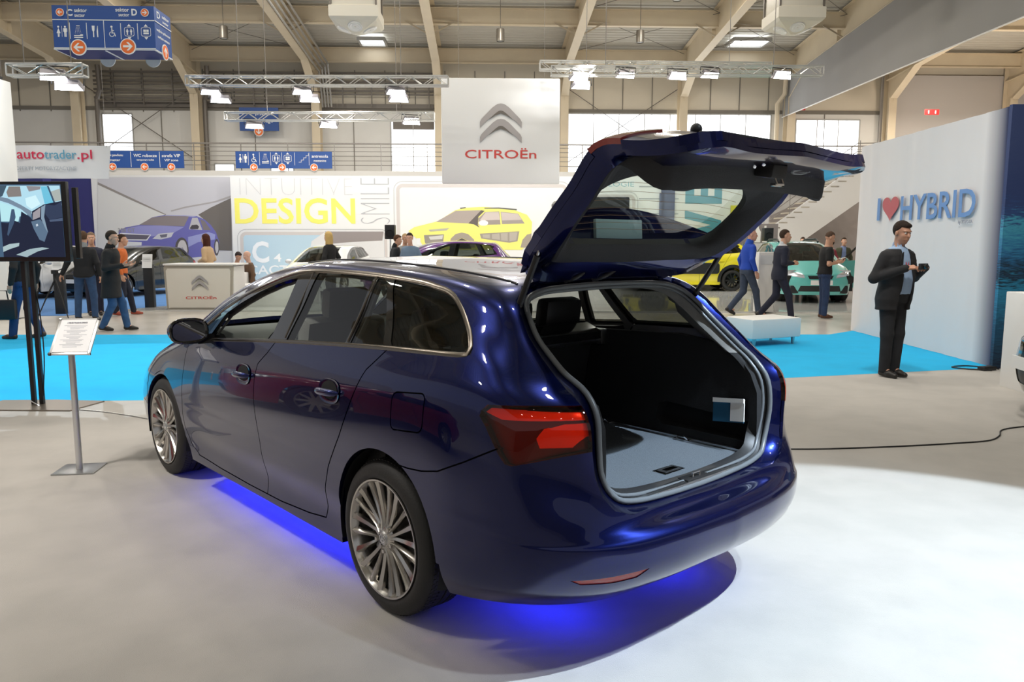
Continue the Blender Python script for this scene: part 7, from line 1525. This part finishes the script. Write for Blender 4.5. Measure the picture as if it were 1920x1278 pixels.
q = rotp((4.42, 9.0, 0), -68, (.375, 0, 1.30)); t = thing('compact_camera', 'small black camera held in both hands by the man in the black jacket', 'camera', q, math.radians(-68)); MB().box((0, 0, 0), (.035, .115, .068), bev=.008).build('camera_body', M_black, t); MB().lathe([(.001, .03), (.022, .03), (.026, 0)], 20, Matrix.Translation((.016, 0, 0)) @ Matrix.Rotation(PI / 2, 4, 'Y')).build('lens', M_gloss, t)
dn = lambda y, x=.03: ((-.03, y, 1.15), (x, y * 1.05, .90), None)
ph = lambda sd: ((.0, .25 * sd, 1.12), (.25, .13 * sd, 1.16), ((.9, -.35 * sd, .15), (.2, .6 * sd, -.7), .6))
person('bald man in a bright blue sweater and jeans walking right', (5.08, 16.85, 0), 12, 1.86, 'walk2', dn(.25), dn(-.25, .06), head=(-.5, 0), topc=(.012, .06, .42), trou=(.035, .05, .085), hair='crop', hairc=(.28, .17, .12), hem=.93, collar=(.02, .09, .5), skin=(.62, .34, .25), lean=.06, top='sweater')
person('man in a navy suit walking right with clasped hands', (5.38, 15.68, 0), 0, 1.82, 'walk2', ((.0, .25, 1.14), (.24, .06, 1.12), ((.95, -.3, .1), (.1, .9, .3), .7)), ((.0, -.25, 1.14), (.26, -.03, 1.13), ((.95, .3, .1), (.1, -.9, .3), .7)), head=(-.15, 0), topc=NAVY, trou=NAVY, hair='short', hairc=(.05, .03, .02), shirt=((.6, .6, .62), 0), hem=.80, lean=.07, coatflare=.03)
person('man in a black T-shirt and jeans looking down at his phone', (6.47, 16.13, 0), -5, 1.79, 'close', ph(1), ph(-1), head=(0, .45), topc=(.008, .008, .009), trou=(.02, .04, .10), shoe=(.10, .04, .02), hair='crop', hairc=(.10, .06, .04), sleeve='short', hem=.90, lean=.05, top='t_shirt', wide=1.05)
q = (6.80, 16.08, 1.24); tag(MB().box((0, 0, 0), (.14, .07, .008), (0, -.3, 0), .003).build('phone', M_white), 'white phone held by the man in the black T-shirt', 'phone').location = q
person('man in a long black coat walking past the info stand', (-7.09, 13.77, 0), 8, 1.77, 'walk', ((-.02, .26, 1.13), (.24, .20, 1.17), ((.95, -.2, .15), (.1, .5, -.8), .5)), ((-.0, -.26, 1.13), (.25, -.14, 1.18), ((.95, .2, .15), (.1, -.5, -.8), .5)), head=(-.1, .08), topc=(.011, .011, .012), trou=(.025, .075, .18), hair='short', hairc=(.035, .025, .018), hem=.60, collar=(.011, .011, .012), coatflare=.10, top='coat')
tag(MB().box((0, 0, 0), (.14, .07, .009), (0, -.1, 0), .003).build('phone', mat('phone_dark', (.05, .02, .02), .2)), 'dark phone held by the man in the long coat', 'phone').location = (-6.76, 13.70, 1.20)
person('man in a black jacket with a grey hood seen from behind', (-8.60, 15.68, 0), 100, 1.79, 'apart', ((-.02, .30, 1.16), (.0, .42, .93), None), dn(-.26), topc=(.010, .010, .012), trou=JEAN, hair='short', hairc=(.10, .055, .03), hem=.86, collar=(.22, .23, .24), wide=1.08)
person('man in dark clothes mostly hidden behind the man with the grey hood', (-9.0, 16.75, 0), -60, 1.78, 'stand', topc=(.02, .025, .05), trou=(.01, .012, .03), hair='short', hairc=(.2, .13, .08), hem=.9)
person('person in an orange top hidden behind the man in the long coat', (-8.40, 16.75, 0), 20, 1.74, 'walk', topc=(.60, .14, .03), trou=(.012, .015, .03), shoe=(.35, .06, .03), hem=.92, hair='short')
person('man in a black jacket with a briefcase behind the television pole', (-7.90, 12.61, 0), 175, 1.80, 'walk', dn(.26), dn(-.28, .02), topc=(.012, .012, .013), trou=(.02, .05, .14), shoe=(.06, .03, .02), hem=.84, hair='short')
t = thing('briefcase', 'soft black briefcase carried by the man behind the television pole', 'bag', (-8.12, 12.38, .50), .1); MB().box((0, 0, 0), (.38, .10, .32), bev=.03).build('bag_body', M_black, t); MB().tube([(-.08, 0, .15), (-.06, 0, .30), (.06, 0, .30), (.08, 0, .15)], .012, 6).build('handle', M_black, t)
person('woman with long brown hair in a beige blouse behind the reception counter', (-7.50, 19.3, .03), 165, 1.74, 'close', ((-.02, .2, 1.15), (.18, .1, 1.10), None), ((-.02, -.2, 1.15), (.18, -.1, 1.10), None), topc=(.55, .38, .22), trou=(.02, .02, .02), hair='long', hairc=(.07, .02, .012), hem=.9, wide=.88, skin=(.62, .36, .25), top='blouse')
person('bald man in a brown jacket sitting at the end of the white bench', (-6.75, 20.1, .03), -150, 1.70, sit=True, topc=(.10, .055, .03), trou=(.02, .02, .03), hair=None, hem=.84, head=(.2, .3), skin=(.60, .36, .27))
person('person in dark clothes sitting bent over behind the counter end', (-7.40, 20.75, .03), -40, 1.66, sit=True, topc=(.035, .04, .05), trou=(.035, .04, .05), hair='full', hairc=(.03, .02, .02), hem=.84, head=(.1, .5), lean=.3)
person('woman with long blonde hair in a black top beyond the blue roof', (-4.55, 19.6, .03), 150, 1.80, 'close', topc=(.010, .010, .011), trou=BLK, hair='long', hairc=(.62, .42, .16), hem=.9, wide=.85, skin=(.65, .38, .28))
person('bearded man in a black hooded jacket turned away beyond the blue roof', (-2.92, 19.2, .03), 10, 1.72, 'stand', topc=(.010, .011, .014), trou=BLK, hair='full', hairc=(.09, .04, .02), hem=.86, collar=(.010, .011, .014), head=(-.3, .1), lean=.12)
person('dark-haired man in a grey-blue shirt facing the camera beyond the blue roof', (-2.45, 18.9, .03), -100, 1.76, 'stand', topc=(.16, .23, .33), trou=JEAN, hair='short', hairc=(.03, .02, .015), hem=.9, skin=(.66, .36, .26), head=(.1, .1), top='shirt')
person('fair-haired person half hidden behind the bearded man', (-2.72, 19.8, .03), -60, 1.76, 'stand', topc=(.3, .3, .3), trou=BLK, hair='crop', hairc=(.45, .30, .14), hem=.9)
person('man with glasses far behind the turquoise car', (9.28, 25.0, .03), -110, 1.70, 'stand', topc=(.02, .02, .03), trou=BLK, hair='short', hem=.9)
person('person in a maroon top behind the turquoise car', (9.62, 23.5, .03), 190, 1.62, 'stand', topc=(.16, .015, .025), trou=BLK, hair='short', hem=.9)
person('man in an olive jacket behind the turquoise car', (10.16, 24.0, .03), -100, 1.68, 'stand', topc=(.05, .05, .025), trou=BLK, hair='short', shirt=((.15, .2, .35), 0), hem=.84)


# repeats of a kind share a group
GR = {'floodlight': 'floodlights on the lighting trusses', 'pendant_lamp': 'pendant lamps under the hall roof', 'lighting_truss': 'lighting trusses over the stands', 'air_heater': 'ceiling air heaters', 'placard_stand': 'dark placard stands', 'balcony_sign': 'blue balcony signs', 'cushion': 'cushions on the white bench', 'person': 'visitors of the motor show', 'car': 'cars on the neighbouring stands', 'cable': 'cables on the floor', 'loudspeaker': 'loudspeakers on poles', 'balcony_railing': 'balcony railings', 'stand_pillar': 'violet-blue stand pillars', 'phone': 'phones in hands', 'exit_sign': 'red wall signs'}
for o in bpy.data.objects:
    if o.parent is None and o.get('category') and not o.get('group'):
        k = o.name.split('.')[0]
        if k in GR: o['group'] = GR[k]
